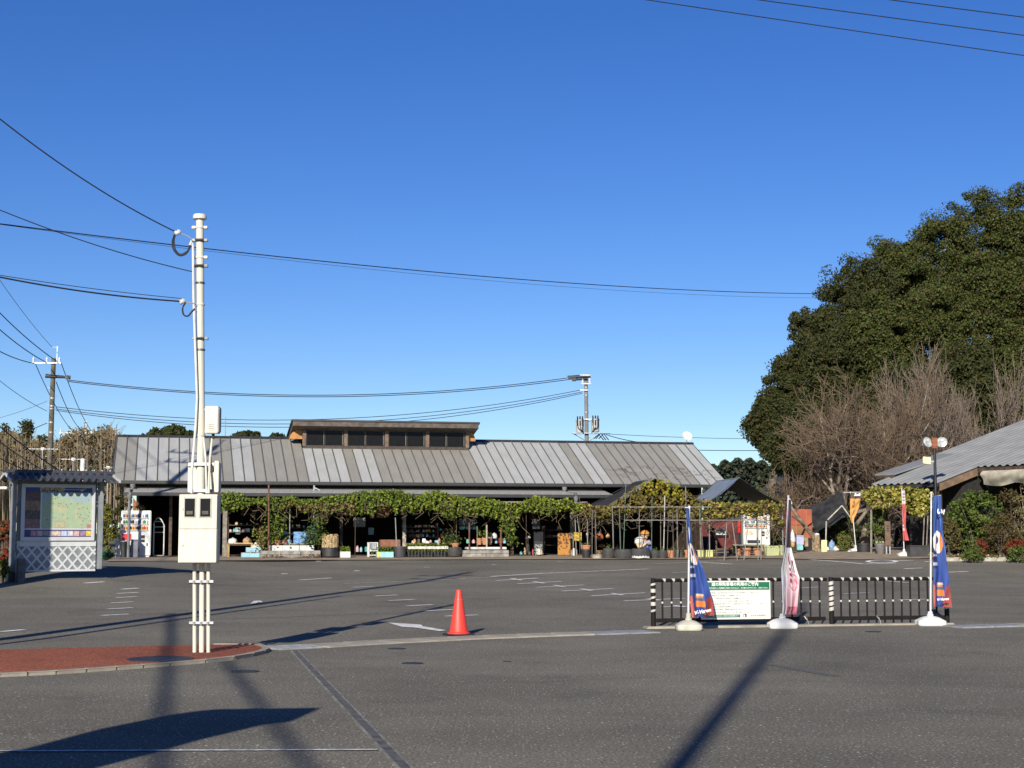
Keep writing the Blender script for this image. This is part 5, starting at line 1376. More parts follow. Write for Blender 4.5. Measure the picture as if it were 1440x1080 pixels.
# ------------------------------------------------------------------ shrubs around the side building
def shrub(name, label, px, pbase, ptop, wpx, cols, seed, leaf=0.12, n=2600, d=None, grp=None, stem=True, airy=0.0, cat='shrub', m=None, stem_m=None):
    p = G(px, pbase) if d is None else P(px, pbase, d)
    if d is not None: p.z = gz(p.x, p.y)
    h = P(CX, ptop, p.y).z - p.z; rx = M(wpx, p.y) / 2
    t = thing(name, label, cat, p, 0, grp)
    rng = np.random.default_rng(seed); z0 = 0.12 * h if stem else 0.02
    D = ball(rng, 46, 0.45); D[:, 0] *= rx * 0.86; D[:, 1] *= rx * 0.7; D[:, 2] = (D[:, 2] * 0.5 + 0.5) * (h - z0) * 0.95 + z0
    taper = 1 - 0.45 * np.clip((D[:, 2] / h - 0.5) * 2, 0, 1); D[:, 0] *= taper
    per = n // 46; pts, out = [], []
    for c in D:
        b_ = ball(rng, per, 0.3); pts.append(c + b_ * np.array([1, 1, 0.8]) * rx * rng.uniform(0.18, 0.34)); out.append(b_)
    C = np.vstack(pts); C[:, 2] = np.clip(C[:, 2], 0.02, None)
    link('foliage', leaf_mesh('foliage', C, leaf, m or leaf_m, cols, seed, 0.55, 0.3, outward=np.vstack(out)), t)
    segs = []; rg = random.Random(seed)
    for k in range(12):
        a = (rg.uniform(-.12, .12) * rx, rg.uniform(-.12, .12) * rx, 0); b = (rg.uniform(-.7, .7) * rx, rg.uniform(-.4, .4) * rx, h * rg.uniform(0.45, 0.9)); mid = tuple((x + y) / 2 * (0.7 if i < 2 else 1) for i, (x, y) in enumerate(zip(a, b)))
        segs += [(a, mid, 0.022, 0.015), (mid, b, 0.015, 0.006)]
    link('stems', tubes_np('stems', segs, stem_m or bark, 5), t)
    return t
GRN = [(0.07, 0.11, 0.02), (0.095, 0.14, 0.03), (0.05, 0.08, 0.018), (0.13, 0.15, 0.035)]
YEL = [(0.36, 0.33, 0.06), (0.27, 0.27, 0.05), (0.45, 0.40, 0.12), (0.15, 0.18, 0.03), (0.34, 0.27, 0.06)]
BRN = [(0.10, 0.065, 0.03), (0.075, 0.07, 0.025), (0.13, 0.08, 0.035), (0.06, 0.065, 0.02)]
REDL = [(0.22, 0.03, 0.02), (0.30, 0.05, 0.03), (0.14, 0.03, 0.02), (0.10, 0.06, 0.02)]
dR = 54.0
shrub('green_shrub', 'tall bright green shrub in front of the dark side building', 1372, 778, 678, 92, GRN, 1, 0.12, 5200, 54.5)
shrub('brown_shrub', 'olive brown shrub directly right of the big blue banner', 1334, 778, 728, 42, [(0.09, 0.085, 0.03), (0.12, 0.10, 0.03), (0.06, 0.06, 0.02), (0.15, 0.10, 0.05)], 2, 0.10, 1800, 53.5)
shrub('brown_shrub', 'russet shrub on pale forked stems at the right', 1408, 781, 722, 60, BRN, 3, 0.08, 2600, 53)
shrub('brown_shrub', 'tall dusky red brown bush under the hanging cloth', 1424, 779, 684, 84, BRN + [(0.12, 0.09, 0.05)], 4, 0.09, 3800, 55)
shrub('bare_bush', 'straw coloured twiggy bush at the far right edge', 1446, 778, 668, 50, [(0.26, 0.22, 0.10), (0.2, 0.15, 0.08), (0.16, 0.16, 0.06)], 5, 0.06, 1700, 54, m=tan, stem_m=twig_l)
shrub('red_leaved_plant', 'small red leaved plant low in front of the bright green shrub', 1378, 781, 755, 24, REDL, 6, 0.07, 900, 52.5)
shrub('red_leaved_plant', 'red leaved plant at the far right, wider of the two', 1430, 781, 753, 36, REDL, 7, 0.07, 1300, 52.5)
shrub('low_plant', 'low dark green plant under the left red leaves', 1368, 783, 764, 40, GRN, 8, 0.08, 900, 52, stem=False)
shrub('low_plant', 'low dark green plant under the right red leaves', 1432, 783, 766, 36, GRN, 9, 0.08, 900, 52, stem=False)
shrub('round_shrub', 'round clipped green shrub beside the orange triangular banner', 1187, 776, 747, 26, [(0.13, 0.15, 0.03), (0.09, 0.12, 0.025), (0.17, 0.16, 0.04)], 10, 0.07, 1700, stem=False)
shrub('potted_bush', 'dark green bush in a black tub left of the dark entrance', 1234, 768, 700, 34, GRN, 12, 0.10, 2200, 57.5)
shrub('dark_bush', 'dark bush under the black shade net by the red container', 1160, 772, 716, 44, [(0.04, 0.06, 0.02), (0.03, 0.05, 0.015)], 13, 0.10, 1800, 66)
shrub('dark_bush', 'dark bush behind the round clipped shrub', 1192, 772, 715, 44, [(0.04, 0.06, 0.02), (0.05, 0.07, 0.02)], 14, 0.10, 1800, 65)
shrub('red_shrub', 'red leaved shrub at the left edge beside the map board', 6, 822, 722, 34, REDL + [(0.05, 0.07, 0.02)], 15, 0.10, 2200, 41.5)
shrub('green_shrub', 'yellow green plant at the left edge below the red shrub', 3, 824, 784, 20, GRN + [(0.2, 0.18, 0.03)], 16, 0.08, 900, 39.5)
shrub('green_shrub', 'yellow green shrub between the map board and the left drinks machine', 150, 786, 705, 30, [(0.16, 0.17, 0.03), (0.10, 0.12, 0.025), (0.22, 0.19, 0.04)], 17, 0.10, 1900, 58)
shrub('low_plant', 'vivid green low mound beside the foot of the map board', 151, 786, 774, 26, [(0.02, 0.16, 0.05), (0.03, 0.12, 0.04)], 18, 0.06, 900, 55, stem=False)
shrub('green_shrub', 'dark green shrub behind the left end of the shop', 168, 780, 690, 34, DARK + [(0.12, 0.1, 0.06)], 19, 0.10, 1900, 63)
# yellow vine hung under the eave of the side building
rng = np.random.default_rng(33); C = []
vt = lambda px: float(np.interp(px, [1214, 1225, 1240, 1265, 1290, 1312], [690, 686, 684, 684, 686, 690]))
vb = lambda px: float(np.interp(px, [1214, 1225, 1240, 1255, 1262, 1272, 1280, 1292, 1300, 1312], [700, 712, 716, 712, 708, 716, 722, 726, 724, 712]))
for k in range(2700):
    px = rng.uniform(1212, 1314)
    if math.sin(px * 0.33) * math.sin(px * 0.12 + 1) < -0.35 and rng.random() < 0.7: continue
    a, b = vt(px), vb(px); py = a + (b - a) * rng.random() ** 0.8 + rng.normal() * 1.2
    C.append(P(px, py, float(np.interp(px, [1212, 1314], [57.6, 55.0])) + rng.uniform(-.45, .25))[:])
yv = thing('yellow_vine', 'bright yellow leaved vine hanging along the eave of the side building', 'vine', P(1262, 700, 56.2))
me = leaf_mesh('vine_leaves', np.array(C) - np.array(yv.location), 0.13, leaf_m, YEL, 33, 0.7, 0.3); link('vine_leaves', me, yv)
segs = []
rg = random.Random(8)
for k in range(26):
    a = P(rg.uniform(1216, 1310), rg.uniform(690, 702), 56.3) - yv.location; b = a + Vector((rg.uniform(-.6, .6), rg.uniform(-.4, .2), rg.uniform(-.5, .1))); segs.append((a[:], b[:], 0.008, 0.005))
tag(link('vine_stems', tubes_np('vine_stems', segs, bark, 4), yv), kind='stuff')
for i, (px, t_, dd, lab) in enumerate(((1225, 692, 57.3, 'left post of the yellow vine trellis'), (1306, 698, 55.2, 'thin leaning cane at the right end of the yellow vine'), (1301, 700, 55.2, 'second thin leaning cane at the right end of the yellow vine'))):
    a = P(px - (4 if i else 0), 770, dd); a.z = gz(a.x, a.y); b = P(px, t_, dd); mb = MB(); mb.tube((0, 0, 0), b - a, 0.022 if i else 0.04, n=6); o = mb.build('cane', wood_grey); o.location = a; tag(o, lab, 'cane')
# leaf litter and planting edge on the right
p0, p1 = G(1322, 789), G(1480, 789)
edge_ = bpy.data.objects.new('planting_kerb', None); COL.objects.link(edge_); tag(edge_, kind='structure')
d = p1 - p0; L = d.length; d.normalize(); k = int(L / 0.6)
for i in range(k):
    mb = MB(); mb.bbox(0.005, L/k - 0.005, -0.07, 0.07, -0.05, 0.13, 0.012); q = p0 + d * (L * i / k); o = mb.build('kerb_stone', concrete, edge_); o.location = (q.x, q.y, gz(q.x, q.y)); o.rotation_euler = (0, 0, math.atan2(d.y, d.x))
bed = flat_poly('planting_bed', [G(1322, 788.4), G(1480, 788.4), P(1480, 740, 66), P(1345, 740, 62)], soil, 0.09); tag(bed, kind='structure')
C = []
for kx in range(1500):
    q = p0.lerp(p1, rng.random()); q = q + Vector((rng.uniform(-.2, .2), rng.uniform(-0.1, 1.5), 0)); C.append((q.x, q.y, gz(q.x, q.y) + rng.uniform(0.10, 0.16)))
tag(link('leaf_litter', leaf_mesh('leaf_litter', C, 0.09, tan, [(0.3, 0.22, 0.12), (0.2, 0.14, 0.07), (0.36, 0.30, 0.18), (0.1, 0.12, 0.03)], 5, 0.7, 1.5)), 'dry fallen leaves along the planting kerb', 'leaves', kind='stuff')
for px, py, s, lab in ((1349.5, 772, 0.085, 'pale yellow green ball lying at the foot of the green shrub'),):
    q = G(px, 777); mb = MB(); mb.lathe([(s*math.sin(math.pi*i/8) + 0.0005, s - s*math.cos(math.pi*i/8)) for i in range(9)], 14, cap=False); mb.tube((0, 0, 2*s - 0.01), (0.01, 0, 2*s + 0.02), 0.006); o = mb.build('citrus_fruit', mat("citrus", (0.5, 0.47, 0.12), 0.5)); q.z += 0.10; o.location = q; tag(o, lab, 'fruit')
for px, py in ((1364, 786.5), (1416, 788), (1430, 787)):
    q = G(px, py + 2); mb = MB(); s = M(9, q.y); mb.bbox(-s/2, s/2, -s*0.3, s*0.3, -0.02, s*0.45, s*0.16, seg=3); o = mb.build('edging_stone', concrete); o.location = q; o.rotation_euler = (0, 0, px); tag(o, ('left', 'middle', 'right')[(1364, 1416, 1430).index(px)] + ' one of three rough grey stones against the planting kerb', 'stone', 'stones by the planting kerb')

# ------------------------------------------------------------------ utility poles and cables
conc_pole = mat("pole_concrete", (0.30, 0.28, 0.25), 0.9, var=0.15, scale=3)
brown_pole = mat("pole_brown", (0.13, 0.115, 0.085), 0.9, var=0.25, scale=3)
porc = mat("porcelain", (0.70, 0.70, 0.68), 0.3)
def upole(label, x, y, h, r0, r1, m, parts, lean=(0, 0)):
    z = gz(x, y)
    t = thing('utility_pole', label, 'utility pole', (x, y, z), 0, 'utility poles')
    mb = MB(); mb.tube((0, 0, -0.1), (lean[0], lean[1], h), r0, r1, 14); mb.build('pole', m, t)
    for kind, a in parts:
        X = lambda zz_: lean[0] * zz_ / h
        if kind == 'arm':                      # z, left, right, insulators
            z_, l, r_, ins = a; mb = MB(); mb.bbox(X(z_) + l, X(z_) + r_, -0.2, -0.12, z_ - 0.04, z_ + 0.04, 0.008); mb.build('cross_arm', galv, t)
            for xi in ins:
                mb = MB(); mb.lathe([(0.03, 0), (0.07, 0.03), (0.04, 0.10), (0.075, 0.14), (0.04, 0.20), (0.05, 0.24), (0.02, 0.27)], 10, (X(z_) + xi, -0.16, z_ + 0.04)); mb.build('insulator', porc, t)
        elif kind == 'rod': mb = MB(); mb.tube((X(h) + a[0], 0, h - 0.3), (X(h) + a[0], 0, h + a[1]), 0.035, n=8); mb.tube((X(h) + a[0] - 0.25, 0, h + a[1] - 0.06), (X(h) + a[0] + 0.06, 0, h + a[1] - 0.06), 0.015); mb.build('ground_rod', porc, t)
        elif kind == 'band': mb = MB(); mb.tube((X(a), 0, a - 0.03), (X(a), 0, a + 0.03), r0 * (1 - a/h) + r1 * a/h + 0.015, n=12); mb.build('band', galv, t)
        elif kind == 'clamp':
            mb = MB(); z_, l, r_ = a; mb.tube((X(z_) + l, -0.15, z_), (X(z_) + r_, -0.15, z_ - 0.05), 0.07, 0.05, 8); mb.bbox(X(z_) + r_ - 0.25, X(z_) + r_, -0.24, -0.06, z_ - 0.14, z_ + 0.06, 0.02); mb.tube((X(z_) + l, -0.15, z_ + 0.12), (X(z_) + r_ - 0.3, -0.15, z_ + 0.02), 0.03); mb.build('dead_end_clamp', black_steel, t)
        elif kind == 'xfmr':
            x_, z_ = a; mb = MB(); mb.lathe([(0.19, 0), (0.22, 0.03), (0.22, 0.66), (0.24, 0.68), (0.24, 0.74), (0.15, 0.80)], 16, (x_, -0.1, z_)); f = mb.build('transformer', mat('transformer_grey', (0.40, 0.41, 0.41), 0.5, var=0.15), t)
            for i in range(3): mb = MB(); mb.tube((x_ - 0.14 + 0.14*i, -0.33, z_ + 0.40), (x_ - 0.14 + 0.14*i, -0.26, z_ + 0.92), 0.042, n=6); mb.path([(x_ - 0.16 + 0.16*i, -0.34, z_ + 0.5), (x_ - 0.1 + 0.1*i, -0.4, z_ + 0.25), (x_*0.5, -0.3, z_ - 0.05)], 0.02, 5); mb.build('bushing', black_steel, f)
        elif kind == 'shelf': z_, l, r_ = a; mb = MB(); mb.bbox(l, r_, -0.3, 0.12, z_ - 0.05, z_, 0.01); mb.tube((l + 0.1, -0.1, z_ - 0.05), (0, 0, z_ - 0.5), 0.025); mb.tube((r_ - 0.1, -0.1, z_ - 0.05), (0, 0, z_ - 0.5), 0.025); mb.build('platform', galv, t)
        elif kind == 'step':
            mb = MB()
            for i in range(int((h - 3) / 0.45)): zz_ = 2.2 + 0.45 * i; s = 1 if i % 2 else -1; mb.tube((X(zz_), 0, zz_), (X(zz_) + s * (r0 + 0.09), 0, zz_), 0.012, n=5)
            mb.build('step_bolts', galv, t)
    return t
dA = 80.0
a0, aT = P(67, 720, dA), P(75.5, 504, dA); hA = aT.z - gz(a0.x, dA); ln = (aT.x - a0.x)
zA = lambda py: P(CX, py, dA).z - gz(a0.x, dA)
poleA = upole('tall brown utility pole with a three insulator cross arm behind the map board', a0.x, dA, hA, 0.17, 0.115, brown_pole,
    [('arm', (zA(511), -1.1, 0.45, (-1.0, -0.3, 0.35))), ('rod', (0.18, 0.65)), ('clamp', (zA(530), -0.35, 0.95)), ('band', zA(575)), ('band', zA(571)), ('band', zA(560)), ('band', zA(594)), ('band', zA(608)), ('step', 0)], (ln, 0))
dB = 112.0
b0 = P(119, 720, dB); zB_ = lambda py: P(CX, py, dB).z - gz(b0.x, dB)
poleB = upole('smaller grey utility pole farther off between map board and shop', b0.x, dB, zB_(605), 0.15, 0.11, conc_pole, [('arm', (zB_(609), -1.9, 0.55, (-1.8, -1.0, 0.0, 0.45))), ('rod', (0.0, 0.7)), ('step', 0)], (P(121, 605, dB).x - P(119, 720, dB).x, 0))
dC = 86.0
c0 = P(826.5, 720, dC); zC = lambda py: P(CX, py, dC).z - gz(c0.x, dC)
poleC = upole('grey utility pole with transformers rising behind the middle of the long roof', c0.x, dC, zC(527), 0.145, 0.10, mat('pole_dark', (0.20, 0.19, 0.17), 0.9, var=0.15, scale=3),
    [('clamp', (zC(530), 0.25, -0.75)), ('clamp', (zC(533), 0.1, -0.55)), ('arm', (zC(540), -0.3, 0.28, (-0.2, 0.2))), ('arm', (zC(590), -0.5, 0.5, ())), ('xfmr', (-0.42, zC(609))), ('xfmr', (0.44, zC(608))), ('shelf', (zC(609), -0.85, 0.8)), ('arm', (zC(528), -0.35, 0.25, ())), ('arm', (zC(549), -0.35, 0.1, ())), ('band', zC(545)), ('band', zC(556)), ('band', zC(580)), ('step', 0)], (P(824, 527, dC).x - c0.x, 0))
mb = MB()
for k, (u, w) in enumerate(((838, 852), (842, 856), (835, 849))):
    pts = [P(u, 617, dC - 0.3), P((u + w)/2, 609 + k, dC - 0.3), P(w, 619, dC - 0.3)]; mb.path([p - Vector((c0.x, dC, gz(c0.x, dC))) for p in pts], 0.03, 5)
mb.bbox(P(832, 0, dC).x - c0.x, P(854, 0, dC).x - c0.x, -0.4, -0.34, zC(611), zC(610), 0.004)
mb.build('riser_cables', black_steel, poleC)
# poles beside and behind the camera whose shadows fall across the lot
def shadow_pole(label, gp, h, r0, r1, parts):
    L = (h) / math.tan(SUN_EL); x, y = gp.x - math.sin(SUN_AZ) * L, gp.y - math.cos(SUN_AZ) * L
    return upole(label, x, y, h + max(0, gz(gp.x, gp.y) - gz(x, y)), r0, r1, conc_pole, parts)
q = G(662, 804.5)
shadow_pole('concrete utility pole out of frame on the left near the red pavement', q, 14.0, 0.17, 0.11, [('arm', (13.4, -1.2, 0.5, (-1.0, -0.4, 0.4))), ('arm', (12.6, -0.9, 0.5, (-0.8, 0.4)))])
q = G(482, 838); L = 8.0 / math.tan(SUN_EL); xp, yp = q.x - math.sin(SUN_AZ)*L, q.y - math.cos(SUN_AZ)*L  # unseen slim pole added to cast the second shadow line
mb = MB(); mb.tube((0, 0, -0.1), (0, 0, 8.0), 0.07, 0.06, 12); mb.lathe([(0.08, 0), (0.08, 0.05), (0.03, 0.07)], 12, (0, 0, 8.0)); o = mb.build('added_pole', galv); o.location = (xp, yp, gz(xp, yp)); tag(o, 'slim pole added out of frame on the left for a second shadow line', 'pole')
kq = P(16, 760, 40.0); tq = 6.0; xs0, ys0 = kq.x - math.sin(SUN_AZ)*tq, kq.y - math.cos(SUN_AZ)*tq
tb = thing('shade_panel', 'tall narrow panel added out of frame to shade the left of the map board', 'sign', (xs0 + 0.50, ys0 + 0.2, gz(xs0, ys0)), krot)  # unseen panel added to shade the left part of the map board
mb = MB(); mb.bbox(-0.44, 0.40, -0.08, 0.08, 0.6, 6.2, 0.02); mb.build('panel', kgrey, tb); mb = MB(); mb.tube((-0.3, 0, -0.1), (-0.3, 0, 0.6), 0.06); mb.build('leg', galv, tb); mb = MB(); mb.tube((0.3, 0, -0.1), (0.3, 0, 0.6), 0.06); mb.build('leg', galv, tb)
q = P(292, 632, 62.5); L = (13.0 - q.z) / math.tan(SUN_EL)
upole('concrete utility pole out of frame on the left farther up the lot', q.x - math.sin(SUN_AZ)*L, q.y - math.cos(SUN_AZ)*L, 13.0, 0.17, 0.12, conc_pole, [('arm', (12.2, -1.5, 0.35, (-1.4, -0.9, -0.35, 0.28))), ('arm', (11.3, -1.2, 0.35, (-1.1, -0.5, 0.28))), ('rod', (0, 0.6))])
q = G(1141, 850)
hb = 18.5; Lb = hb / math.tan(SUN_EL); top_ = Vector((q.x - math.sin(SUN_AZ)*Lb, q.y - math.cos(SUN_AZ)*Lb, 0)); g1 = G(985, 1060)
dl = (Vector((q.x, q.y, 0)) - Vector((g1.x, g1.y, 0))).normalized(); bs_ = Vector((q.x, q.y, 0)) - dl * (Lb - 1.0)
upole('tall slightly leaning concrete utility pole standing behind the camera', bs_.x, bs_.y, hb, 0.105, 0.075, conc_pole, [], (top_.x - bs_.x, 0))
bpy.data.objects[-1] if False else None
# unseen canopy added left of the camera, outlined to throw the pointed shadow
HC = 3.0
def back(px, py): p = G(px, py); L = HC / math.tan(SUN_EL); return (p.x - math.sin(SUN_AZ)*L, p.y - math.cos(SUN_AZ)*L)
poly = [back(*p) for p in ((447, 997), (407, 1015), (390, 1016.5), (367, 1020), (283, 1040), (213, 1060), (143, 1078), (-60, 1135), (-420, 1150), (-420, 1150), (-420, 1120), (0, 1060), (23, 1056), (133, 1027), (233, 1007), (267, 1002), (300, 999))]
cxp, cyp = sum(p[0] for p in poly)/len(poly), sum(p[1] for p in poly)/len(poly)
can = thing('shadow_canopy', 'flat slab added out of frame, outlined to throw the pointed ground shadow', 'canopy', (cxp, cyp, 0))
mb = MB(); mb.prism([(p[0]-cxp, p[1]-cyp) for p in poly][::-1], HC, HC + 0.05); mb.build('roof', galv, can)
for p in (poly[8], poly[10]): mb = MB(); mb.tube((p[0]-cxp + 0.2, p[1]-cyp, 0), (p[0]-cxp + 0.2, p[1]-cyp, HC), 0.06); mb.build('post', galv, can)

def cable(label, a, b, sag=0.0, r=0.012, grp=None):
    a, b = Vector(a), Vector(b); n = 28; mb = MB()
    pts = [a.lerp(b, i/n) - Vector((0, 0, 4 * sag * (i/n) * (1 - i/n))) - a for i in range(n + 1)]
    for e_, at in ((0, a), (-1, b)):
        if abs(at.x / max(at.y, 1)) > 0.334:
            p_, q_ = (pts[0], pts[1]) if e_ == 0 else (pts[-1], pts[-2]); far = p_ + (p_ - q_).normalized() * 30
            if e_ == 0: pts.insert(0, far)
            else: pts.append(far)
    mb.path(pts, r, 5); o = mb.build('power_line', wire_m); o.location = a; return tag(o, label, 'cable', grp)
dp = mp.y
cable('black line sloping steeply down to the top of the service pole', P(-60, 118, dp - 2.5), P(247, 326, dp - 0.1), 0.13, 0.009)
cable('thin line meeting the service pole below its upper loop', P(-60, 270, dp - 2), P(270, 382, dp - 0.08), 0.08, 0.007)
cable('thick line reaching the service pole at the lower clamp', P(-60, 377, dp - 2), P(257, 424, dp - 0.1), 0.06, 0.011)
cable('thin line just above the thick one at the lower clamp', P(-60, 377, dp - 2), P(258, 420, dp - 0.1), 0.03, 0.005)
mb = MB(); mb.path([P(250, 327, dp - .1), P(262, 331, dp - .1), P(270, 336, dp - .1)], 0.007); mb.path([P(257, 424, dp - .1), P(275, 427, dp - .1)], 0.007); tag(mb.build('stay_hook', galv), 'thin steel hooks tying the line insulators to the service pole', 'hook')
cable('long thin line crossing the whole sky to the wooded rise, upper strand', P(-100, 302, 46), P(1150, 413, 90), 0.55, 0.020)
cable('long thin line crossing the whole sky to the wooded rise, lower strand', P(-100, 302, 46.3), P(1150, 419, 90.3), 0.60, 0.007)
for i, (x0, y0, x1, y1) in enumerate(((925, 0, 1440, 77), (1088, 0, 1440, 48), (1275, 0, 1440, 22))):
    sl_ = (y1 - y0) / (x1 - x0)
    cable(('lowest', 'middle', 'shortest')[i] + ' of the three lines across the upper right corner', P(x0 - 1000, y0 - 1000*sl_*1.02, 24 - i), P(x1 + 500, y1 + 500*sl_*0.96, 31 - i), 0.07, 0.010)
za = lambda px, py: P(px, py, dA - 0.16)
for i, (px, py, ex, ey) in enumerate(((48, 511, -80, 438), (64, 509, -80, 382), (80, 508, -80, 350))):
    cable(('left', 'middle', 'right')[i] + ' conductor dropping from the left edge to the cross arm of the tall brown pole', P(ex, ey, dA - 22), za(px, py), 0.35, 0.024)
cable('thin earth line dropping from the left edge to the rod of the tall brown pole', P(-60, 300, dA - 20), za(73, 488), 0.3, 0.012)
for i, (px, py, ex, ey) in enumerate(((50, 512, 100, 604), (79, 537, 113, 604), (86, 510, 127, 604))):
    cable(('left', 'middle', 'right')[i] + ' conductor running from the tall brown pole down to the farther pole', za(px, py), P(ex, ey, dB - 0.15), 0.3, 0.022)
for i, (px, py, ex, ey) in enumerate(((100, 604, 150, 652), (113, 604, 160, 662), (127, 604, 185, 668))):
    cable(('left', 'middle', 'right')[i] + ' conductor going on from the farther pole behind the shop', P(px, py, dB - .15), P(ex, ey, 130), 0.2, 0.022)
cable('upper strand of the twin line from the tall brown pole to the transformer pole', P(96, 534.5, dA - .1), P(812, 529.5, dC - .1), 0.92, 0.022)
cable('lower strand of the twin line from the tall brown pole to the transformer pole', P(96, 536.5, dA - .1), P(812, 532, dC - .1), 0.92, 0.022)
for i, (y0, y1, s) in enumerate(((572, 548, 1.15), (575, 551, 1.25), (577, 553, 1.35))):
    cable(('top', 'middle', 'bottom')[i] + ' strand of the lower bundle between the tall brown pole and the transformer pole', P(78, y0, dA - .1), P(819, y1, dC - .1), s, 0.018)
cable('line leaving the transformer pole to the right behind the dish', P(850, 610, dC), P(1130, 617, 96), 0.1, 0.014)
cable('dark line dropping from the transformer pole to the roof', P(852, 611, dC), P(900, 622, 80), 0.05, 0.022)
cable('lower line running right from the roof end to the wooded rise', P(981, 633, 90), P(1130, 633, 98), 0.03, 0.02)
cable('thin line from the left edge to the middle of the tall brown pole', P(-60, 480, dA - 14), P(66, 578, dA - .1), 0.3, 0.014)
cable('thin pale line running left from the tall brown pole', P(-20, 592, dA + 6), P(66, 564, dA), 0.1, 0.010)
cable('double stay from the low left to the tall brown pole', P(25, 612, dA + 5), P(66, 595, dA), 0.0, 0.020)
for i, (x0, y0, x1, y1, d0, d1, r) in enumerate(((-60, 545, 95, 668, 60, 78, 0.03), (-60, 570, 75, 668, 60, 78, 0.022), (-60, 605, 60, 668, 60, 76, 0.022), (-60, 628, 45, 672, 60, 74, 0.018))):
    cable(('uppermost heavy', 'second', 'third', 'lowest')[i] + ' dark line running down from the left edge before the thicket', P(x0, y0, d0), P(x1, y1, d1), 0.25, r)
def shade_cable(label, pxs, h, r):  # unseen cables, added for the soft dark bands they cast on the road
    L = h / math.tan(SUN_EL); pts = []
    for px, py in pxs: g = G(px, py); pts.append(Vector((g.x - math.sin(SUN_AZ)*L, g.y - math.cos(SUN_AZ)*L, h)))
    mb = MB(); mb.path([p - pts[0] for p in pts], r, 6); o = mb.build('power_line', wire_m); o.location = pts[0]; tag(o, label, 'cable')
shade_cable('thick unseen cable added overhead to cast a soft shadow band, left of the two', [(244, 862), (238, 930), (228, 1010), (222, 1200)], 8.5, 0.055)
shade_cable('thick unseen cable added overhead to cast a soft shadow band, right of the two', [(318, 930), (345, 965), (385, 1015), (440, 1090), (520, 1200)], 8.0, 0.045)
# roof top antennas beyond the map board
def antenna(label, px, py, w, d, roof=False):
    p = P(px, py, d); g = gz(p.x, d); t = thing('roof_antenna', label, 'antenna', (p.x, d, g), 0.2, 'television antennas behind the map board')
    h = p.z - g; mb = MB(); mb.tube((0, 0, 0), (0, 0, h + 0.1), 0.025); mb.build('mast', galv, t)
    wm = M(w, d); mb = MB(); mb.tube((-wm/2, 0, h), (wm/2, 0, h), 0.02); mb.bbox(-0.08, 0.08, -0.03, 0.03, h - 0.06, h + 0.08, 0.01)
    for i in range(9): x = -wm/2 + wm * i / 8; mb.tube((x, -0.35, h + 0.02), (x, 0.35, h + 0.02), 0.012, n=5)
    mb.build('boom', porc, t)
antenna('long white television antenna crossing the tall brown pole', 60, 631.5, 42, 76)
antenna('white television antenna above the right half of the map board roof', 103, 646, 34, 75)
antenna('small white antenna at the left end of the long roof', 152, 658, 12, 74)
tag(antenna and link('antenna_mast', (lambda mb: (mb.tube((0, 0, 0), (0, 0, M(36, 72)), 0.018), mb.tube((-0.2, 0, M(30, 72)), (0.25, 0, M(31, 72)), 0.012), mb.mesh('antenna_mast', galv))[-1])(MB()), None, P(316.5, 622, 72)), 'thin grey mast standing behind the roof right of the service pole', 'mast')
mb = MB(); p = P(116, 668, 70); hh_ = P(CX, 645, 70).z - gz(p.x, 70)
mb.tube((0, 0, 0), (0, 0, hh_), 0.11, n=12); o = mb.build('white_flue', porc); o.location = (p.x, 70, gz(p.x, 70)); tag(o, 'short white flue pipe showing above the map board roof', 'flue')
p = P(4, 688, 60); mb = MB(); mb.bbox(-2.2, 0.25, -0.3, 0.3, P(CX, 688, 60).z - gz(p.x, 60), P(CX, 684.5, 60).z - gz(p.x, 60), 0.02); mb.tube((-1, 0, 0), (-1, 0, P(CX, 687, 60).z - gz(p.x, 60)), 0.05); mb.build('street_light', porc); o = bpy.data.objects['street_light']; o.location = (p.x, 60, gz(p.x, 60)); tag(o, 'flat white lamp head poking in from the left edge', 'street light')
# ------------------------------------------------------------------ pergolas and their vines
BGRP = None
def prof(px, table): return float(np.interp(px, [t[0] for t in table], [t[1] for t in table]))
TOP = [(313,692),(340,694),(352,702),(366,702),(378,699),(395,701),(412,697),(425,702),(445,703),(462,697),(480,697),(500,691),(520,690),(545,689),(562,689),(575,694),(590,697),(604,691),(618,690),(640,697),(652,698),(662,701),(680,699),(700,704),(720,708),(735,705),(752,698),(770,700),(782,704),(797,701),(812,708),(828,712)]
BOT = [(313,720),(332,722),(342,718),(352,710),(366,712),(378,718),(392,722),(404,716),(416,714),(425,724),(440,722),(455,722),(462,732),(472,720),(482,726),(494,729),(503,730),(515,728),(524,731),(532,718),(545,714),(556,727),(566,722),(580,726),(596,720),(612,721),(624,732),(640,735),(650,728),(668,729),(682,728),(698,733),(708,738),(722,748),(735,722),(750,722),(764,727),(776,728),(790,720),(806,722),(828,724)]
def wall_pt(px, py, v):                    # point on the vertical plane v behind the eave line
    u = pu(px, v, 2.0); q = bw(u, v); return P(px, py, q.y)
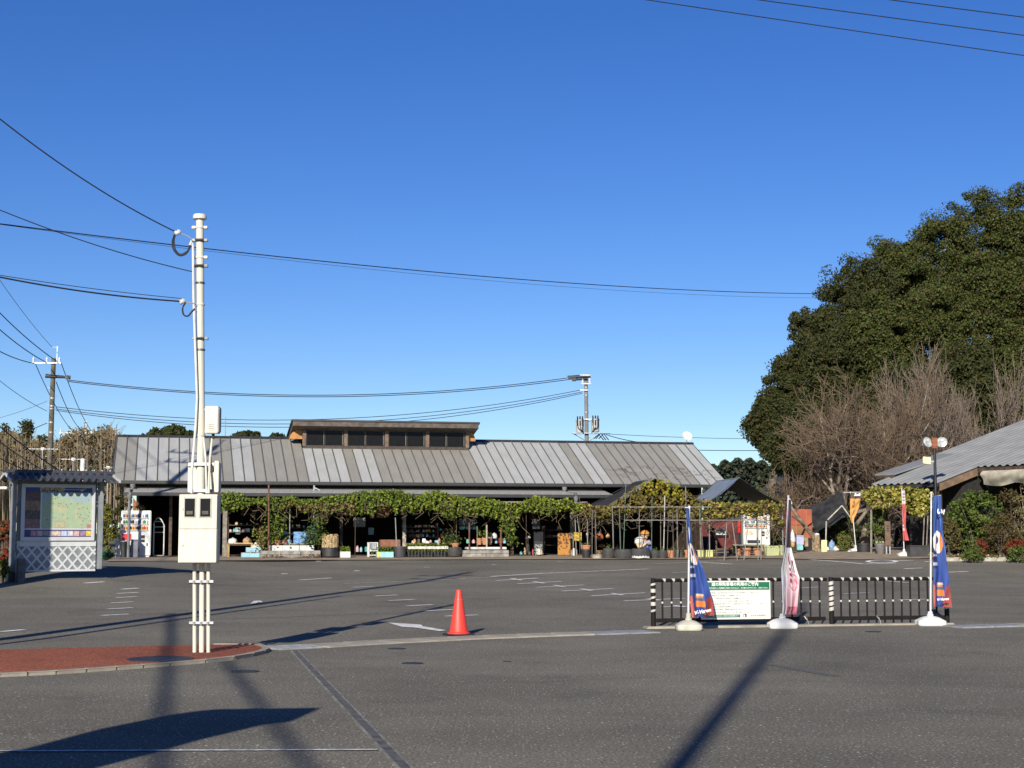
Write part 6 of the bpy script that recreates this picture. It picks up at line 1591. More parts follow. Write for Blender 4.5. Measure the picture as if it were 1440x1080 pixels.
def vine_band(name, label, x0, x1, n, topt, bott, colf, v0, v1, leaf, seed, gap=0.25):
    rng = np.random.default_rng(seed); C, K = [], []
    while len(C) < n:
        px = rng.uniform(x0, x1); a, b = prof(px, topt), prof(px, bott)
        f = rng.random() ** 0.85
        clump = math.sin(px*0.37 + seed) * math.sin(px*0.13 + f*5) + 0.5*math.sin(px*0.9 + f*9)
        if clump < -0.45 and rng.random() < 0.8: continue
        if f > 0.72 and math.sin(px*0.55 + seed) < 0.0 and rng.random() < 0.75: continue
        py = a + (b - a) * f * 0.88 + rng.normal() * 0.8
        C.append(wall_pt(px, py, rng.uniform(v0, v1))[:]); K.append(colf(px, f, rng))
    C = np.array(C); c0 = C.mean(axis=0); c0[2] = gz(c0[0], c0[1])
    t = thing(name, label, 'vine', tuple(c0))
    me = leaf_mesh('vine_leaves', C - c0, leaf, leaf_m, np.array(K), seed, 0.75, 0.35)
    # each leaf keeps the colour picked for its own place
    cc = np.ones((len(C), 4, 4), dtype=np.float32); cc[:, :, :3] = (np.array(K) * rng.uniform(0.75, 1.2, len(C))[:, None])[:, None, :]
    me.color_attributes['leaf'].data.foreach_set('color', cc.ravel()); link('vine_leaves', me, t)
    segs = []
    for k in range(int((x1 - x0) * 0.5)):
        px = rng.uniform(x0, x1); a, b = prof(px, topt), prof(px, bott)
        p = wall_pt(px, a + (b - a)*0.4, rng.uniform(v0, v1)); 
        for q in range(3):
            r = p + Vector((rng.uniform(-.35, .35), rng.uniform(-.15, .15), rng.uniform(-.35, .05))); segs.append(((p - Vector(c0))[:], (r - Vector(c0))[:], 0.009, 0.006)); p = r
    tag(link('vine_stems', tubes_np('vine_stems', segs, mat("vine_stem", (0.20, 0.15, 0.09), 0.9, var=0.2), 4), t), kind='stuff')
    return t
G1, G2, G3, G4, G5 = (0.115, 0.17, 0.028), (0.18, 0.235, 0.035), (0.06, 0.095, 0.02), (0.30, 0.30, 0.04), (0.21, 0.14, 0.07)
def col_front(px, f, rng):
    r = rng.random()
    if 395 < px < 500 and 0.35 < f: return G5 if r < 0.45 else (G2 if r < 0.75 else G1)
    y = min(1, max(0, (px - 480) / 260))
    if r < 0.17 * y + 0.03: return G4
    if r < 0.42 + 0.25 * y: return G2
    return G1 if r < 0.85 else G3
vine_band('pergola_vine', 'long green vine on the front pergola before the shop, yellowing to the right', 312, 828, 19000, TOP, BOT, col_front, -2.2, -1.2, 0.105, 41)
# climbing strands on the left beds
def strand(label, pts, n, cols, seed, spread=0.22, leaf=0.10, v=-1.9):
    rng = np.random.default_rng(seed); C = []
    for k in range(n):
        f = rng.random() * (len(pts) - 1); i = int(f); f -= i
        a, b = pts[i], pts[min(i + 1, len(pts) - 1)]
        q = wall_pt(a[0] + (b[0]-a[0])*f, a[1] + (b[1]-a[1])*f, v); C.append((q.x + rng.normal()*spread, q.y + rng.normal()*0.2, q.z + rng.normal()*spread*0.7))
    C = np.array(C); c0 = C.mean(axis=0); c0[2] = gz(c0[0], c0[1])
    t = thing('climbing_plant', label, 'plant', tuple(c0)); link('foliage', leaf_mesh('foliage', C - c0, leaf, leaf_m, cols, seed, 0.6, 0.3), t)
    mb = MB(); mb.path([wall_pt(x, y, v) - Vector(c0) for x, y in pts], 0.012, 5); mb.build('stem', bark, t)
strand('leafy strand climbing from the left planter bed to the vine', [(388, 762), (386, 740), (392, 718)], 520, [G1, G2, G3], 1, 0.22)
strand('dull yellow bush by the rusty pole in the left planter bed', [(368, 768), (372, 745)], 420, [(0.14, 0.12, 0.03), (0.2, 0.15, 0.05), G1], 2, 0.2)
strand('grey green upright plants by the blue sheet', [(434, 764), (442, 742)], 480, [(0.05, 0.09, 0.04), (0.07, 0.11, 0.06)], 3, 0.16)
strand('dark leaves hanging down the right side of the left bed', [(450, 765), (448, 728)], 380, [G3, G1], 4, 0.14)
strand('leafy strand hanging at the right end of the second planter bed', [(719, 762), (716, 745), (708, 728)], 420, [G1, G2, G3], 5, 0.16)
strand('small dark shrub behind the terracotta pot', [(632, 766), (634, 753)], 300, [G3, (0.09, 0.1, 0.04)], 6, 0.18)
# rails and posts of the front pergola
def vpost(px, py0, py1, v, r, m, label, px1=None, cat='pole', name='support_pole', grp=None):
    a = wall_pt(px, py1, v); a.z = gz(a.x, a.y); b = wall_pt(px1 or px, py0, v)
    mb = MB(); mb.tube((0, 0, 0), b - a, r, n=8); o = mb.build(name, m); o.location = a; return tag(o, label, cat, grp)
rusty = mat("rusty_pipe", (0.16, 0.075, 0.05), 0.75, var=0.25, scale=8)
greyp = mat("grey_pipe", (0.25, 0.25, 0.235), 0.5, var=0.15, scale=5)
greenp = mat("green_pipe", (0.15, 0.21, 0.17), 0.5, var=0.15, scale=5)
pergola = thing('front_pergola', 'light pipe frame carrying the long vine before the shop', 'pergola', bw(pu(570, -1.4), -1.4))
def prel(q): return q - Vector(pergola.location)
for v, y0, y1, r in ((-1.7, 704, 707, 0.012), (-0.9, 704, 706, 0.016)):
    mb = MB(); mb.tube(prel(wall_pt(314, y0, v)), prel(wall_pt(826, y1, v)), r, n=6); mb.build('rail', greyp, pergola)
for px in (322, 408, 500, 642, 740, 815):
    v = -1.7; a = wall_pt(px, 700, v); g = Vector((a.x, a.y, gz(a.x, a.y)))
    mb = MB(); mb.tube(prel(g), prel(a), 0.02 if px == 408 else 0.012, n=7); mb.build('post', greyp if px == 408 else wood_dark, pergola)
    mb = MB(); b = wall_pt(px, 705, -0.9); mb.tube(prel(a), prel(Vector((b.x, b.y, a.z))), 0.014, n=6); mb.build('cross_pipe', greyp, pergola)
vpost(378, 682, 772, -2.2, 0.034, rusty, 'rusty brown pipe standing in the left planter bed up to the eave')
vpost(660, 735, 772, -2.2, 0.03, rusty, 'short rusty pole at the left end of the second planter bed')
vpost(704.5, 742, 772, -2.2, 0.035, rusty, 'short dark pole at the right end of the second planter bed')

# ------------------------------------------------------------------ goods before the shop
def spot(px, v): u = pu(px, v, 0.3); q = bw(u, v); q.z = gz(q.x, q.y) + 0.03; return q
def mk(name, label, cat, px, v, grp=None, z=None, rz=BROT, pybase=None):
    q = spot(px, v)
    if pybase is not None: q.z = P(px, pybase, q.y).z
    elif z is not None: q.z += z
    t = thing(name, label, cat, q, rz, grp); t['_d'] = q.y; return t
def dims(t, w, h): d = t['_d']; return M(w, d), M(h, d)
def done(t):
    if '_d' in t: del t['_d']
    return t
styro = mat("styrofoam", (0.58, 0.58, 0.56), 0.8, var=0.1)
terra = mat("terracotta", (0.42, 0.19, 0.10), 0.8, var=0.12, scale=8)
potdark = mat("black_pot", (0.022, 0.022, 0.024), 0.6, var=0.2)
rubber = mat("tyre_rubber", (0.028, 0.028, 0.028), 0.8, var=0.3, scale=9, bump=0.3, col2=(0.05, 0.05, 0.048))
blue_lt = mat("pale_blue_plastic", (0.25, 0.47, 0.60), 0.5, var=0.08)
block_m = mat("concrete_block", (0.30, 0.285, 0.25), 0.9, var=0.25, scale=5, bump=0.4)
cardb = mat("cardboard", (0.36, 0.24, 0.13), 0.85, var=0.1)
soil_d = mat("potting_soil", (0.035, 0.026, 0.02), 0.95)

def vending(label, px, pyb, v, wpx, hpx, red=True, rz=BROT, d=0.7, top_sign=True, pos=None):
    t = mk('drinks_machine', label, 'vending machine', px, v, rz=rz, pybase=pyb)
    w, h = dims(t, wpx, hpx)
    vm = mat("machine_white", (0.56, 0.57, 0.56), 0.35, var=0.03)
    mb = MB(); mb.bbox(-w/2, w/2, 0, d, 0.05, h, 0.025); mb.box(-w/2 + 0.05, w/2 - 0.05, 0.04, d - 0.04, 0.0, 0.06); mb.build('cabinet', vm, t)
    x0, x1, z0, z1 = -w/2 + 0.06, w/2 - 0.12, h * 0.56, h * 0.95
    mb = MB(); mb.box(x0, x1, -0.012, -0.001, z0, z1); win = mb.build('display_window', mat("display_back", (0.55, 0.56, 0.56), 0.5), t)
    cans = [mat("can_" + n, c, 0.35, var=0.05) for n, c in (('red', (0.5, 0.05, 0.04)), ('blue', (0.05, 0.15, 0.4)), ('brown', (0.16, 0.08, 0.04)), ('green', (0.08, 0.25, 0.08)), ('white', (0.7, 0.7, 0.68)), ('orange', (0.65, 0.28, 0.05)), ('black', (0.03, 0.03, 0.03)))]
    rg = random.Random(label)
    for r in range(3):
        zb_ = z0 + (z1 - z0) * (2 - r + 0.22) / 3; hc = (z1 - z0) / 3 * 0.60
        mb = MB(); n = 11
        for i in range(n):
            x = x0 + (x1 - x0) * (i + 0.5) / n; mi = rg.choice([[4, 1, 2, 5], [1, 3, 6, 4, 1], [5, 2, 0, 6, 5]][r])
            mb.lathe([(0.028, 0), (0.033, 0.01), (0.033, hc * 0.8), (0.018, hc * 0.9), (0.016, hc)], 8, (x, -0.040, zb_), mi)
        tag(mb.build('can_row', cans, win), kind='stuff')
        mb = MB(); mb.box(x0, x1, -0.06, -0.013, zb_ - 0.035, zb_ - 0.004); mb.build('shelf', vm, win)
    mb = MB(); mb.box(x0, x0 + w * 0.30, -0.010, -0.001, h * 0.36, h * 0.50); mb.build('front_print', mat("red_print", (0.60, 0.03, 0.05), 0.4) if red else mat("warm_print", (0.5, 0.2, 0.1), 0.4, var=0.4, scale=8, col2=(0.7, 0.6, 0.5)), t)
    mb = MB(); mb.box(w*0.18, w*0.30, -0.012, -0.001, h * 0.40, h * 0.47); mb.box(w*0.18, w*0.30, -0.012, -0.001, h * 0.32, h * 0.38); mb.build('coin_panel', black_steel, t)
    mb = MB(); mb.box(-w*0.36, w*0.12, -0.014, -0.001, h * 0.10, h * 0.20); mb.build('pickup_flap', black_steel, t)
    mb = MB(); mb.box(w*0.36, w*0.40, -0.012, -0.001, h * 0.24, h * 0.30); mb.build('coin_return', black_steel, t)
    return done(t)
vending('white drinks machine behind the left rain pipe of the shop', 190.5, 783.5, -0.35, 41, 65)
t = mk('recycling_bin', 'grey bin standing in front of the left drinks machine', 'bin', 189, -0.75); w, h = dims(t, 10, 25)
mb = MB(); mb.bbox(-w/2, w/2, -0.15, 0.15, 0, h * 0.9, 0.02); mb.build('body', mat("bin_grey", (0.16, 0.17, 0.20), 0.5), t); mb = MB(); mb.bbox(-w/2 - 0.01, w/2 + 0.01, -0.16, 0.16, h*0.9, h, 0.02); mb.build('lid', mat("bin_lid", (0.13, 0.14, 0.17), 0.5), t); done(t)
t = mk('trash_basket', 'dark wire basket left of the grey bin', 'basket', 174, -0.75); w, h = dims(t, 9, 22)
mb = MB(); mb.lathe([(w/2*0.9, 0), (w/2, h), (w/2 - 0.02, h), (w/2*0.85, 0.03)], 12); mb.build('shell', potdark, t); mb = MB(); mb.tube((0, 0, h), (0, 0, h + 0.02), w/2 + 0.01, n=12); mb.build('rim', galv, t); done(t)
t = mk('fold_board', 'white folded board leaning at the left side of the drinks machine', 'board', 166, -0.2); w, h = dims(t, 7, 26)
mb = MB(); mb.slab([(-w/2, 0, h*0.55), (w/2, 0.05, h*0.35), (w/2, 0.08, h*0.75), (-w/2, 0.1, h)], 0.02); mb.build('upper_leaf', styro, t)
mb = MB(); mb.slab([(-w/2, 0, 0), (w/2, 0, 0.05), (w/2, 0.05, h*0.3), (-w/2, 0.05, h*0.5)], 0.02); mb.build('lower_leaf', styro, t); done(t)
t = mk('potted_flower', 'yellow leaved plant on top of the left drinks machine', 'plant', 195, -0.1, pybase=719)
link('foliage', leaf_mesh('foliage', ball(np.random.default_rng(2), 150) * np.array([0.22, 0.15, 0.12]) + np.array([0, 0, 0.12]), 0.09, leaf_m, [(0.35, 0.3, 0.1), G1, (0.25, 0.12, 0.08)], 1), t)
mb = MB(); mb.lathe([(0.06, -0.02), (0.08, 0.06), (0.07, 0.06)], 10); mb.build('pot', terra, t); done(t)
# hand cart
t = mk('hand_cart', 'white tubular hand cart in the dark left opening of the shop', 'hand cart', 223, 0.55); w, h = dims(t, 14, 54)
cm = mat("cart_white", (0.62, 0.63, 0.60), 0.45)
mb = MB(); mb.path([(-w/2, 0, 0.05), (-w/2, 0, h*0.86), (-w*0.25, 0, h*0.98), (0.0, 0, h), (w*0.22, 0, h*0.94), (w/2, 0.05, h*0.80), (w/2, 0.05, 0.05)], 0.025, 7); mb.build('frame', cm, t)
for f in (0.62, 0.76, 0.90): mb = MB(); mb.tube((-w/2, 0, h*f), (w*(0.5 if f < 0.8 else 0.2), 0.03, h*f), 0.018, n=6); mb.build('rung', cm, t)
mb = MB(); mb.box(-w/2, w/2, -0.4, 0.0, 0.03, 0.05); mb.build('toe_plate', galv, t)
for s in (-1, 1): mb = MB(); mb.tube((s*w*0.55 - 0.02, 0.1, 0.09), (s*w*0.55 + 0.02, 0.1, 0.09), 0.09, n=14); mb.build('wheel', rubber, t)
done(t)
# goods table at the left
def boxthing(name, label, cat, px, v, wpx, hpx, dep, m, pyb=None, grp=None, lid=None, rz=BROT, r=0.012):
    t = mk(name, label, cat, px, v, grp, pybase=pyb, rz=rz); w, h = dims(t, wpx, hpx)
    mb = MB(); mb.bbox(-w/2, w/2, -dep/2, dep/2, 0, h if lid is None else h*0.86, min(r, h*0.2)); mb.build('body', m, t)
    if lid is not None: mb = MB(); mb.bbox(-w/2 - 0.008, w/2 + 0.008, -dep/2 - 0.008, dep/2 + 0.008, h*0.862, h, min(r, h*0.06)); mb.build('lid', lid, t)
    return done(t)
def table(label, px, v, wpx, hpx, dep, m, leg=0.03, name='goods_table'):
    t = mk(name, label, 'table', px, v); w, h = dims(t, wpx, hpx)
    mb = MB(); mb.bbox(-w/2, w/2, -dep/2, dep/2, h - 0.05, h, 0.008); mb.build('table_top', m, t)
    for a in (-1, 1):
        for b in (-1, 1): mb = MB(); mb.box(a*(w/2 - leg) - leg, a*(w/2 - leg) + leg, b*(dep/2 - leg) - leg, b*(dep/2 - leg) + leg, 0, h - 0.052); mb.build('leg', m, t)
    return done(t)
yw = mat("yellow_timber", (0.50, 0.34, 0.12), 0.7, var=0.15, scale=5)
table('low yellow legged table at the left end of the goods', 337, -0.9, 34, 20, 0.7, yw)
def sack(label, px, v, wpx, hpx, pyb, m, seed=0, name='goods_sack'):
    t = mk(name, label, 'sack', px, v, pybase=pyb); w, h = dims(t, wpx, hpx)
    rg = random.Random(seed); mb = MB(); n = 14
    vs_ = []; prof_ = [(0.75, 0), (1.0, 0.25), (0.98, 0.55), (0.75, 0.85), (0.3, 1.0), (0.02, 1.02)]
    for f, z in prof_: vs_ += [(math.cos(2*math.pi*i/n)*w/2*f*rg.uniform(0.9, 1.05), math.sin(2*math.pi*i/n)*w*0.35*f*rg.uniform(0.9, 1.05), z*h*rg.uniform(0.93, 1.05)) for i in range(n)]
    mb.add(vs_, [(k*n + i, k*n + (i+1) % n, (k+1)*n + (i+1) % n, (k+1)*n + i) for k in range(len(prof_)-1) for i in range(n)] + [tuple(range(n-1, -1, -1)), tuple((len(prof_)-1)*n + i for i in range(n))])
    mb.build('sack_body', m, t); mb = MB(); mb.tube((0, 0, h*0.99), (0.01, 0, h*1.1), 0.02, 0.03, 6); mb.build('tied_neck', m, t); return done(t)
sack('white plump sack lying on the yellow legged table', 327, -0.95, 14, 8, 765, styro, 1)
sack('brown paper bag on the yellow legged table', 347, -0.95, 11, 9, 765, mat("brown_paper", (0.42, 0.27, 0.15), 0.85, var=0.3, scale=14), 2)
sack('white round bag on the upper blue crate', 361, -1.25, 12, 10, 772.5, styro, 3)
boxthing('goods_crate', 'pale blue crate with white rim, lower one right of the yellow table', 'crate', 352, -1.3, 25, 6.5, 0.45, blue_lt, lid=styro, grp='blue crates')
boxthing('goods_crate', 'pale blue crate with white rim stacked second from the ground', 'crate', 357, -1.3, 22, 6.5, 0.42, blue_lt, 776.5, 'blue crates', styro)
boxthing('goods_box', 'white card propped on the dark shelf left of the vine', 'card', 334, 0.05, 7, 9, 0.05, styro, 751)
def shelf(label, px, v, wpx, pys, m, dep=0.4):
    t = mk('goods_shelf', label, 'shelf', px, v); w, _ = dims(t, wpx, 10); z0 = t.location.z
    zs_ = [P(px, py, t['_d']).z - z0 for py in pys]
    for z in zs_: mb = MB(); mb.box(-w/2, w/2, -dep/2, dep/2, z - 0.03, z); mb.build('shelf_board', m, t)
    for s in (-1, 1): mb = MB(); mb.box(s*w/2 - 0.02, s*w/2 + 0.02, -dep/2 - 0.003, dep/2 + 0.003, 0, max(zs_) + 0.15); mb.build('upright', m, t)
    return done(t)
shelf('dark shelf of small goods behind the yellow legged table', 342, 0.15, 50, (766, 748, 738), wood_dark)
shelf('long dark shelf of goods in the shade behind the left bed', 410, 0.6, 76, (764, 752, 742), wood_dark)
shelf('dark shelf of small goods right of the pale wooden post', 590, 0.9, 48, (766, 755, 748, 741), wood_dark)
shelf('dark shelf of small goods in the shade near the teal topped stand', 626, 0.9, 22, (764, 755, 746), wood_dark)
shelf('dark rack at the right end of the shop front beside the black notice', 775, 1.0, 22, (766, 755, 745), wood_dark)
goods_cols = [mat('goods_white', (0.75, 0.75, 0.72), 0.6), mat('goods_tan', (0.5, 0.36, 0.2), 0.7), mat("goods_red", (0.35, 0.07, 0.05), 0.6), blue_lt, mat("goods_green", (0.12, 0.25, 0.10), 0.6), mat("goods_orange", (0.55, 0.25, 0.08), 0.6), mat("goods_dark", (0.06, 0.05, 0.05), 0.6), mat("goods_teal", (0.15, 0.42, 0.38), 0.5), mat("goods_pink", (0.55, 0.35, 0.33), 0.6)]
rg = random.Random(12)
ORD = ['leftmost', 'second', 'third', 'fourth', 'fifth', 'sixth', 'seventh', 'eighth', 'ninth']
def goods_row(x0, x1, py, v, n, hmin, hmax, where):
    for i in range(n):
        px = x0 + (x1 - x0) * (i + rg.uniform(0.2, 0.8)) / n; m = rg.choice(goods_cols)
        cname = {0: 'white', 1: 'tan', 2: 'dark red', 3: 'pale blue', 4: 'green', 5: 'orange', 6: 'dark', 7: 'teal', 8: 'pink'}[goods_cols.index(m)]
        q = spot(px, v); w, h = M(rg.uniform(2.2, 5), q.y), M(rg.uniform(hmin, hmax), q.y)
        mb = MB()
        if rg.random() < 0.5: mb.bbox(-w/2, w/2, -0.1, 0.1, 0, h, 0.012)
        else: mb.lathe([(w*0.4, 0), (w*0.5, h*0.1), (w*0.46, h*0.7), (w*0.2, h*0.9), (w*0.22, h)], 9)
        o = mb.build('goods_item', m); o.location = (q.x, q.y, P(px, py, q.y).z); o.rotation_euler = (0, 0, BROT + rg.uniform(-.3, .3))
        tag(o, ORD[i] + (' from left, ' if i else ', ') + cname + ' ware, ' + where, 'goods', 'small wares ' + where)
goods_row(320, 366, 748, 0.1, 7, 3, 6, 'middle board of leftmost shelf')
goods_row(320, 366, 738, 0.1, 6, 2, 4, 'top board of leftmost shelf')
goods_row(374, 446, 752, 0.5, 9, 3, 7, 'middle board of shelf behind left bed')
goods_row(374, 446, 742, 0.5, 9, 2, 5, 'top board of shelf behind left bed')
goods_row(374, 446, 764, 0.5, 8, 4, 7, 'low board of shelf behind left bed')
goods_row(568, 612, 755, 0.8, 9, 2.5, 5, 'second board right of pale post')
goods_row(568, 612, 748, 0.8, 9, 2, 4, 'third board right of pale post')
goods_row(568, 612, 741, 0.8, 7, 2, 3.5, 'top board right of pale post')
goods_row(617, 636, 755, 0.8, 4, 2.5, 5, 'middle board of narrow shelf by the teal bowls')
goods_row(617, 636, 746, 0.8, 4, 2, 4, 'top board of narrow shelf by the teal bowls')
goods_row(766, 786, 755, 0.9, 4, 2, 5, 'middle board of rack by the black notice')

goods_row(500, 530, 776, -0.9, 5, 4, 9, 'floor by the flower cage')
goods_row(576, 626, 763, -1.2, 9, 3, 7, 'crowded behind the seedling bench')
goods_row(655, 712, 764, -1.1, 9, 4, 9, 'ground behind the long pale bed')
goods_row(730, 765, 780, -0.9, 6, 4, 10, 'floor beside the black notice')
goods_row(376, 440, 766, -1.2, 9, 4, 8, 'ground behind the left bed')
# planter beds of concrete blocks
def block_bed(label, x0, x1, pyt, v, n1, n2, cap=None):
    q0, q1 = spot(x0, v), spot(x1, v); w = (q1 - q0).length
    t = thing('planter_bed', label, 'planter bed', (q0.x, q0.y, q0.z - 0.02), BROT)
    H = P(x0, pyt, q0.y).z - q0.z; dep = 0.8
    for c in range(2):
        n = n1 if c == 0 else n2; off = 0 if c == 0 else 0.5
        for i in range(n):
            a, b = w * i / n, w * (i + 1) / n
            mb = MB(); mb.bbox(a + 0.006, b - 0.006, random.Random(i + c*9).uniform(0, 0.012), 0.12, H*0.5*c + 0.004, H*0.5*(c+1) - 0.004, 0.01); mb.build('concrete_block', block_m, t)
    for a, b in ((0, 0.12), (w - 0.12, w)): mb = MB(); mb.bbox(a, b, 0.125, dep, 0, H - 0.01, 0.01); mb.build('end_wall', block_m, t)
    mb = MB(); mb.box(0.122, w - 0.122, 0.122, dep, 0, H - 0.06); mb.build('soil', soil_d, t)
    return t, q0, w, H
t, q0, w, H = block_bed('grey block planter bed with white boxes on it, left of the black tub', 367, 451, 773.5, -2.3, 3, 3)
for i, (a, b) in enumerate(((378, 396.5), (397, 420), (421, 441))):
    boxthing('foam_box', ('left', 'middle', 'right')[i] + ' one of three white foam boxes along the back of the left planter bed', 'foam box', (a + b)/2, -1.85, b - a, 8, 0.3, styro, 775, 'white foam boxes')
C = np.random.default_rng(3).random((700, 3)); C = C * np.array([w, 0.12, 0.0]) + np.array([0, -0.12, 0]); C[:, 2] = np.random.default_rng(4).random(700) ** 2 * 0.16 * (0.5 + 0.5*np.sin(C[:, 0]*4)); 
o = link('dry_weeds', leaf_mesh('dry_weeds', C, 0.07, tan, [(0.16, 0.08, 0.05), (0.12, 0.07, 0.04), (0.2, 0.12, 0.07)], 3, 0.4, 0.4), None, q0); o.rotation_euler = (0, 0, BROT); tag(o, 'dry reddish weeds along the foot of the left planter bed', 'weeds', kind='stuff')
boxthing('blue_sheet', 'folded blue sheet on the left planter bed', 'sheet', 422, -1.45, 19, 18, 0.3, mat("blue_tarp", (0.16, 0.33, 0.62), 0.5, var=0.25, scale=6), 766)
mb_ = bpy.data.objects['blue_sheet']
boxthing('timber_plank', 'pale plank laid along the back of the left planter bed', 'plank', 425, -1.6, 50, 2, 0.15, wood_grey, 766)
t, q0, w, H = block_bed('long pale block planter bed with red pots on it', 651, 716, 773, -2.3, 2, 2)
boxthing('white_slab', 'white board lying along the long pale bed', 'board', 683, -1.9, 56, 3.2, 0.5, mat("white_board", (0.62, 0.61, 0.57), 0.7, var=0.2, scale=4), 772.5)
def pot(label, px, v, wpx, hpx, m, pyb=None, rim=True, plant=None, grp=None, name='plant_pot', ph=10, cols=None, seed=1, low=0.72, leaf=0.08):
    t = mk(name, label, 'plant pot', px, v, grp, pybase=pyb); w, h = dims(t, wpx, hpx); r = w/2
    mb = MB(); mb.lathe([(r*low, 0), (r*0.93, h*0.78), (r*0.93, h*0.80), (r, h*0.80), (r, h), (r*0.9, h), (r*0.86, h*0.86), (0.001, h*0.86)], 20, cap=False); mb.build('pot', m, t)
    mb = MB(); mb.lathe([(0.001, h*0.885), (r*0.865, h*0.885)], 14, cap=False); mb.build('soil', soil_d, t)
    if plant:
        hh = M(ph, t['_d']); rng = np.random.default_rng(seed); C = ball(rng, plant) * np.array([r*1.1, r*0.9, hh/2]) + np.array([0, 0, h + hh*0.45])
        link('foliage', leaf_mesh('foliage', C, leaf, leaf_m, cols or [G1, G2, G3], seed, 0.5, 0.3), t)
    return done(t)
pot('left one of three terracotta pots on the long pale bed', 674, -1.7, 8, 9, terra, 766, plant=60, grp='terracotta pots on the bed', ph=16)
pot('middle one of three terracotta pots on the long pale bed', 682, -1.75, 9, 9.5, terra, 766, plant=60, grp='terracotta pots on the bed', ph=14, seed=2)
pot('right small reddish pot on the long pale bed', 689, -1.6, 5, 9, mat("dull_red", (0.3, 0.12, 0.09), 0.8), 766, plant=40, grp='terracotta pots on the bed', ph=10, seed=3)
vpost(684.5, 738, 772, -2.05, 0.035, mat("pale_trunk", (0.40, 0.33, 0.24), 0.9, var=0.2), 'pale young trunk standing between the terracotta pots', cat='trunk', name='young_trunk')
vpost(671, 740, 760, -1.7, 0.012, greyp, 'thin cane in the left terracotta pot')
sack('small white bag on the long pale bed', 695, -1.3, 8, 7, 757, styro, 5)
pot('round earthen pot in the left planter bed', 389, -1.75, 12, 7, terra, 767, plant=30, ph=6)
t = mk('straw_tub', 'big tub wrapped in pale straw standing in a black bowl', 'tub', 464, -2.0); w, h = dims(t, 24, 34)
mb = MB(); mb.lathe([(w*0.42, 0), (w*0.52, h*0.06), (w*0.50, h*0.40), (w*0.40, h*0.42)], 20); mb.build('black_bowl', potdark, t)
straw = mat("straw_wrap", (0.45, 0.33, 0.17), 0.9, var=0.4, scale=18, col2=(0.10, 0.07, 0.04))
mb = MB()
for i in range(16):
    a = 2*math.pi*i/16; r = w*0.40; mb.bbox(r*math.cos(a) - 0.05, r*math.cos(a) + 0.05, r*math.sin(a) - 0.05, r*math.sin(a) + 0.05, h*0.40, h*(0.93 + 0.05*math.sin(i*2.3)), 0.015)
mb.lathe([(w*0.42, h*0.45), (w*0.44, h*0.5), (w*0.42, h*0.55)], 18, cap=False); mb.build('straw_wrap', straw, t)
mb = MB(); mb.lathe([(0.001, h*0.88), (w*0.38, h*0.88)], 16, cap=False); mb.build('soil', soil_d, t); done(t)
def veg_box(label, px, v, wpx, hpx, m, cols, seed, pyb=None, grp=None, split=None):
    t = mk('seedling_box', label, 'box', px, v, grp, pybase=pyb); w, h = dims(t, wpx, hpx)
    mb = MB(); th = 0.03; d = 0.36
    mb.box(-w/2, w/2, -d/2, -d/2 + th, 0, h*0.6); mb.box(-w/2, w/2, d/2 - th, d/2, 0, h*0.6); mb.box(-w/2, -w/2 + th, -d/2 + th, d/2 - th, 0, h*0.6); mb.box(w/2 - th, w/2, -d/2 + th, d/2 - th, 0, h*0.6); mb.box(-w/2 + th, w/2 - th, -d/2 + th, d/2 - th, 0, h*0.3); mb.build('box_body', m, t)
    if split: mb = MB(); mb.box(-w/2 - 0.004, -w/2 + w*0.2, -d/2 - 0.004, -d/2 - 0.0005, 0, h*0.6); mb.build('end_panel', split, t)
    rng = np.random.default_rng(seed); C = rng.random((200, 3)) * np.array([w*0.9, d*0.9, h*0.7]) + np.array([-w*0.45, -d*0.45, h*0.42])
    link('seedlings', leaf_mesh('seedlings', C, 0.09, leaf_m, cols, seed, 0.5, 0.5), t); return done(t)
veg_box('small white box of greens beside the straw tub', 485, -2.0, 14, 14, styro, [G1, G2], 1)
veg_box('turquoise box of greens left of the big black pot', 541, -2.2, 23, 13, mat("turquoise", (0.28, 0.55, 0.56), 0.5), [G1, (0.06, 0.13, 0.02)], 2, split=mat("yellow_panel", (0.6, 0.52, 0.12), 0.5))
t = mk('flower_cage', 'white framed cage with small glass panes beside the dark entrance', 'cage', 524, -1.6); w, h = dims(t, 12, 20)
for a in (-1, 1):
    for b in (-1, 1): mb = MB(); mb.box(a*w/2 - 0.02, a*w/2 + 0.02, b*0.16 - 0.02, b*0.16 + 0.02, 0, h); mb.build('leg', styro, t)
for z in (0.08, h*0.45, h): mb = MB(); mb.box(-w/2, w/2, -0.16, 0.16, z - 0.03, z); mb.build('shelf_board', styro, t)
mb = MB(); mb.box(-w*0.38, w*0.38, -0.14, -0.12, h*0.5, h*0.93); mb.build('pane', mat("pale_pane", (0.35, 0.38, 0.36), 0.2, var=0.3, scale=9), t)
rng = np.random.default_rng(8); link('foliage', leaf_mesh('foliage', ball(rng, 60)*np.array([w*.35, 0.1, h*.2]) + np.array([0, 0, h*.3]), 0.07, leaf_m, [G3, G1], 8), t); done(t)
boxthing('teal_sign', 'small teal board hanging in the dark doorway', 'sign', 521.5, 0.3, 7.5, 10, 0.02, mat("teal_board", (0.14, 0.25, 0.27), 0.5), 752)
boxthing('blank_board', 'plain grey panel hanging high in the dark doorway', 'panel', 505, 0.2, 17, 13, 0.02, mat("grey_panel", (0.20, 0.20, 0.195), 0.7), 741)
boxthing('clay_crate', 'reddish crate behind the big black pot', 'crate', 548, -1.0, 28, 10, 0.4, mat("brick_red", (0.24, 0.10, 0.06), 0.8, var=0.2), 769)
pot('big black flower pot left of the seedling bench', 562.5, -2.2, 20, 15, mat("charcoal_pot", (0.045, 0.045, 0.048), 0.6), low=0.78)
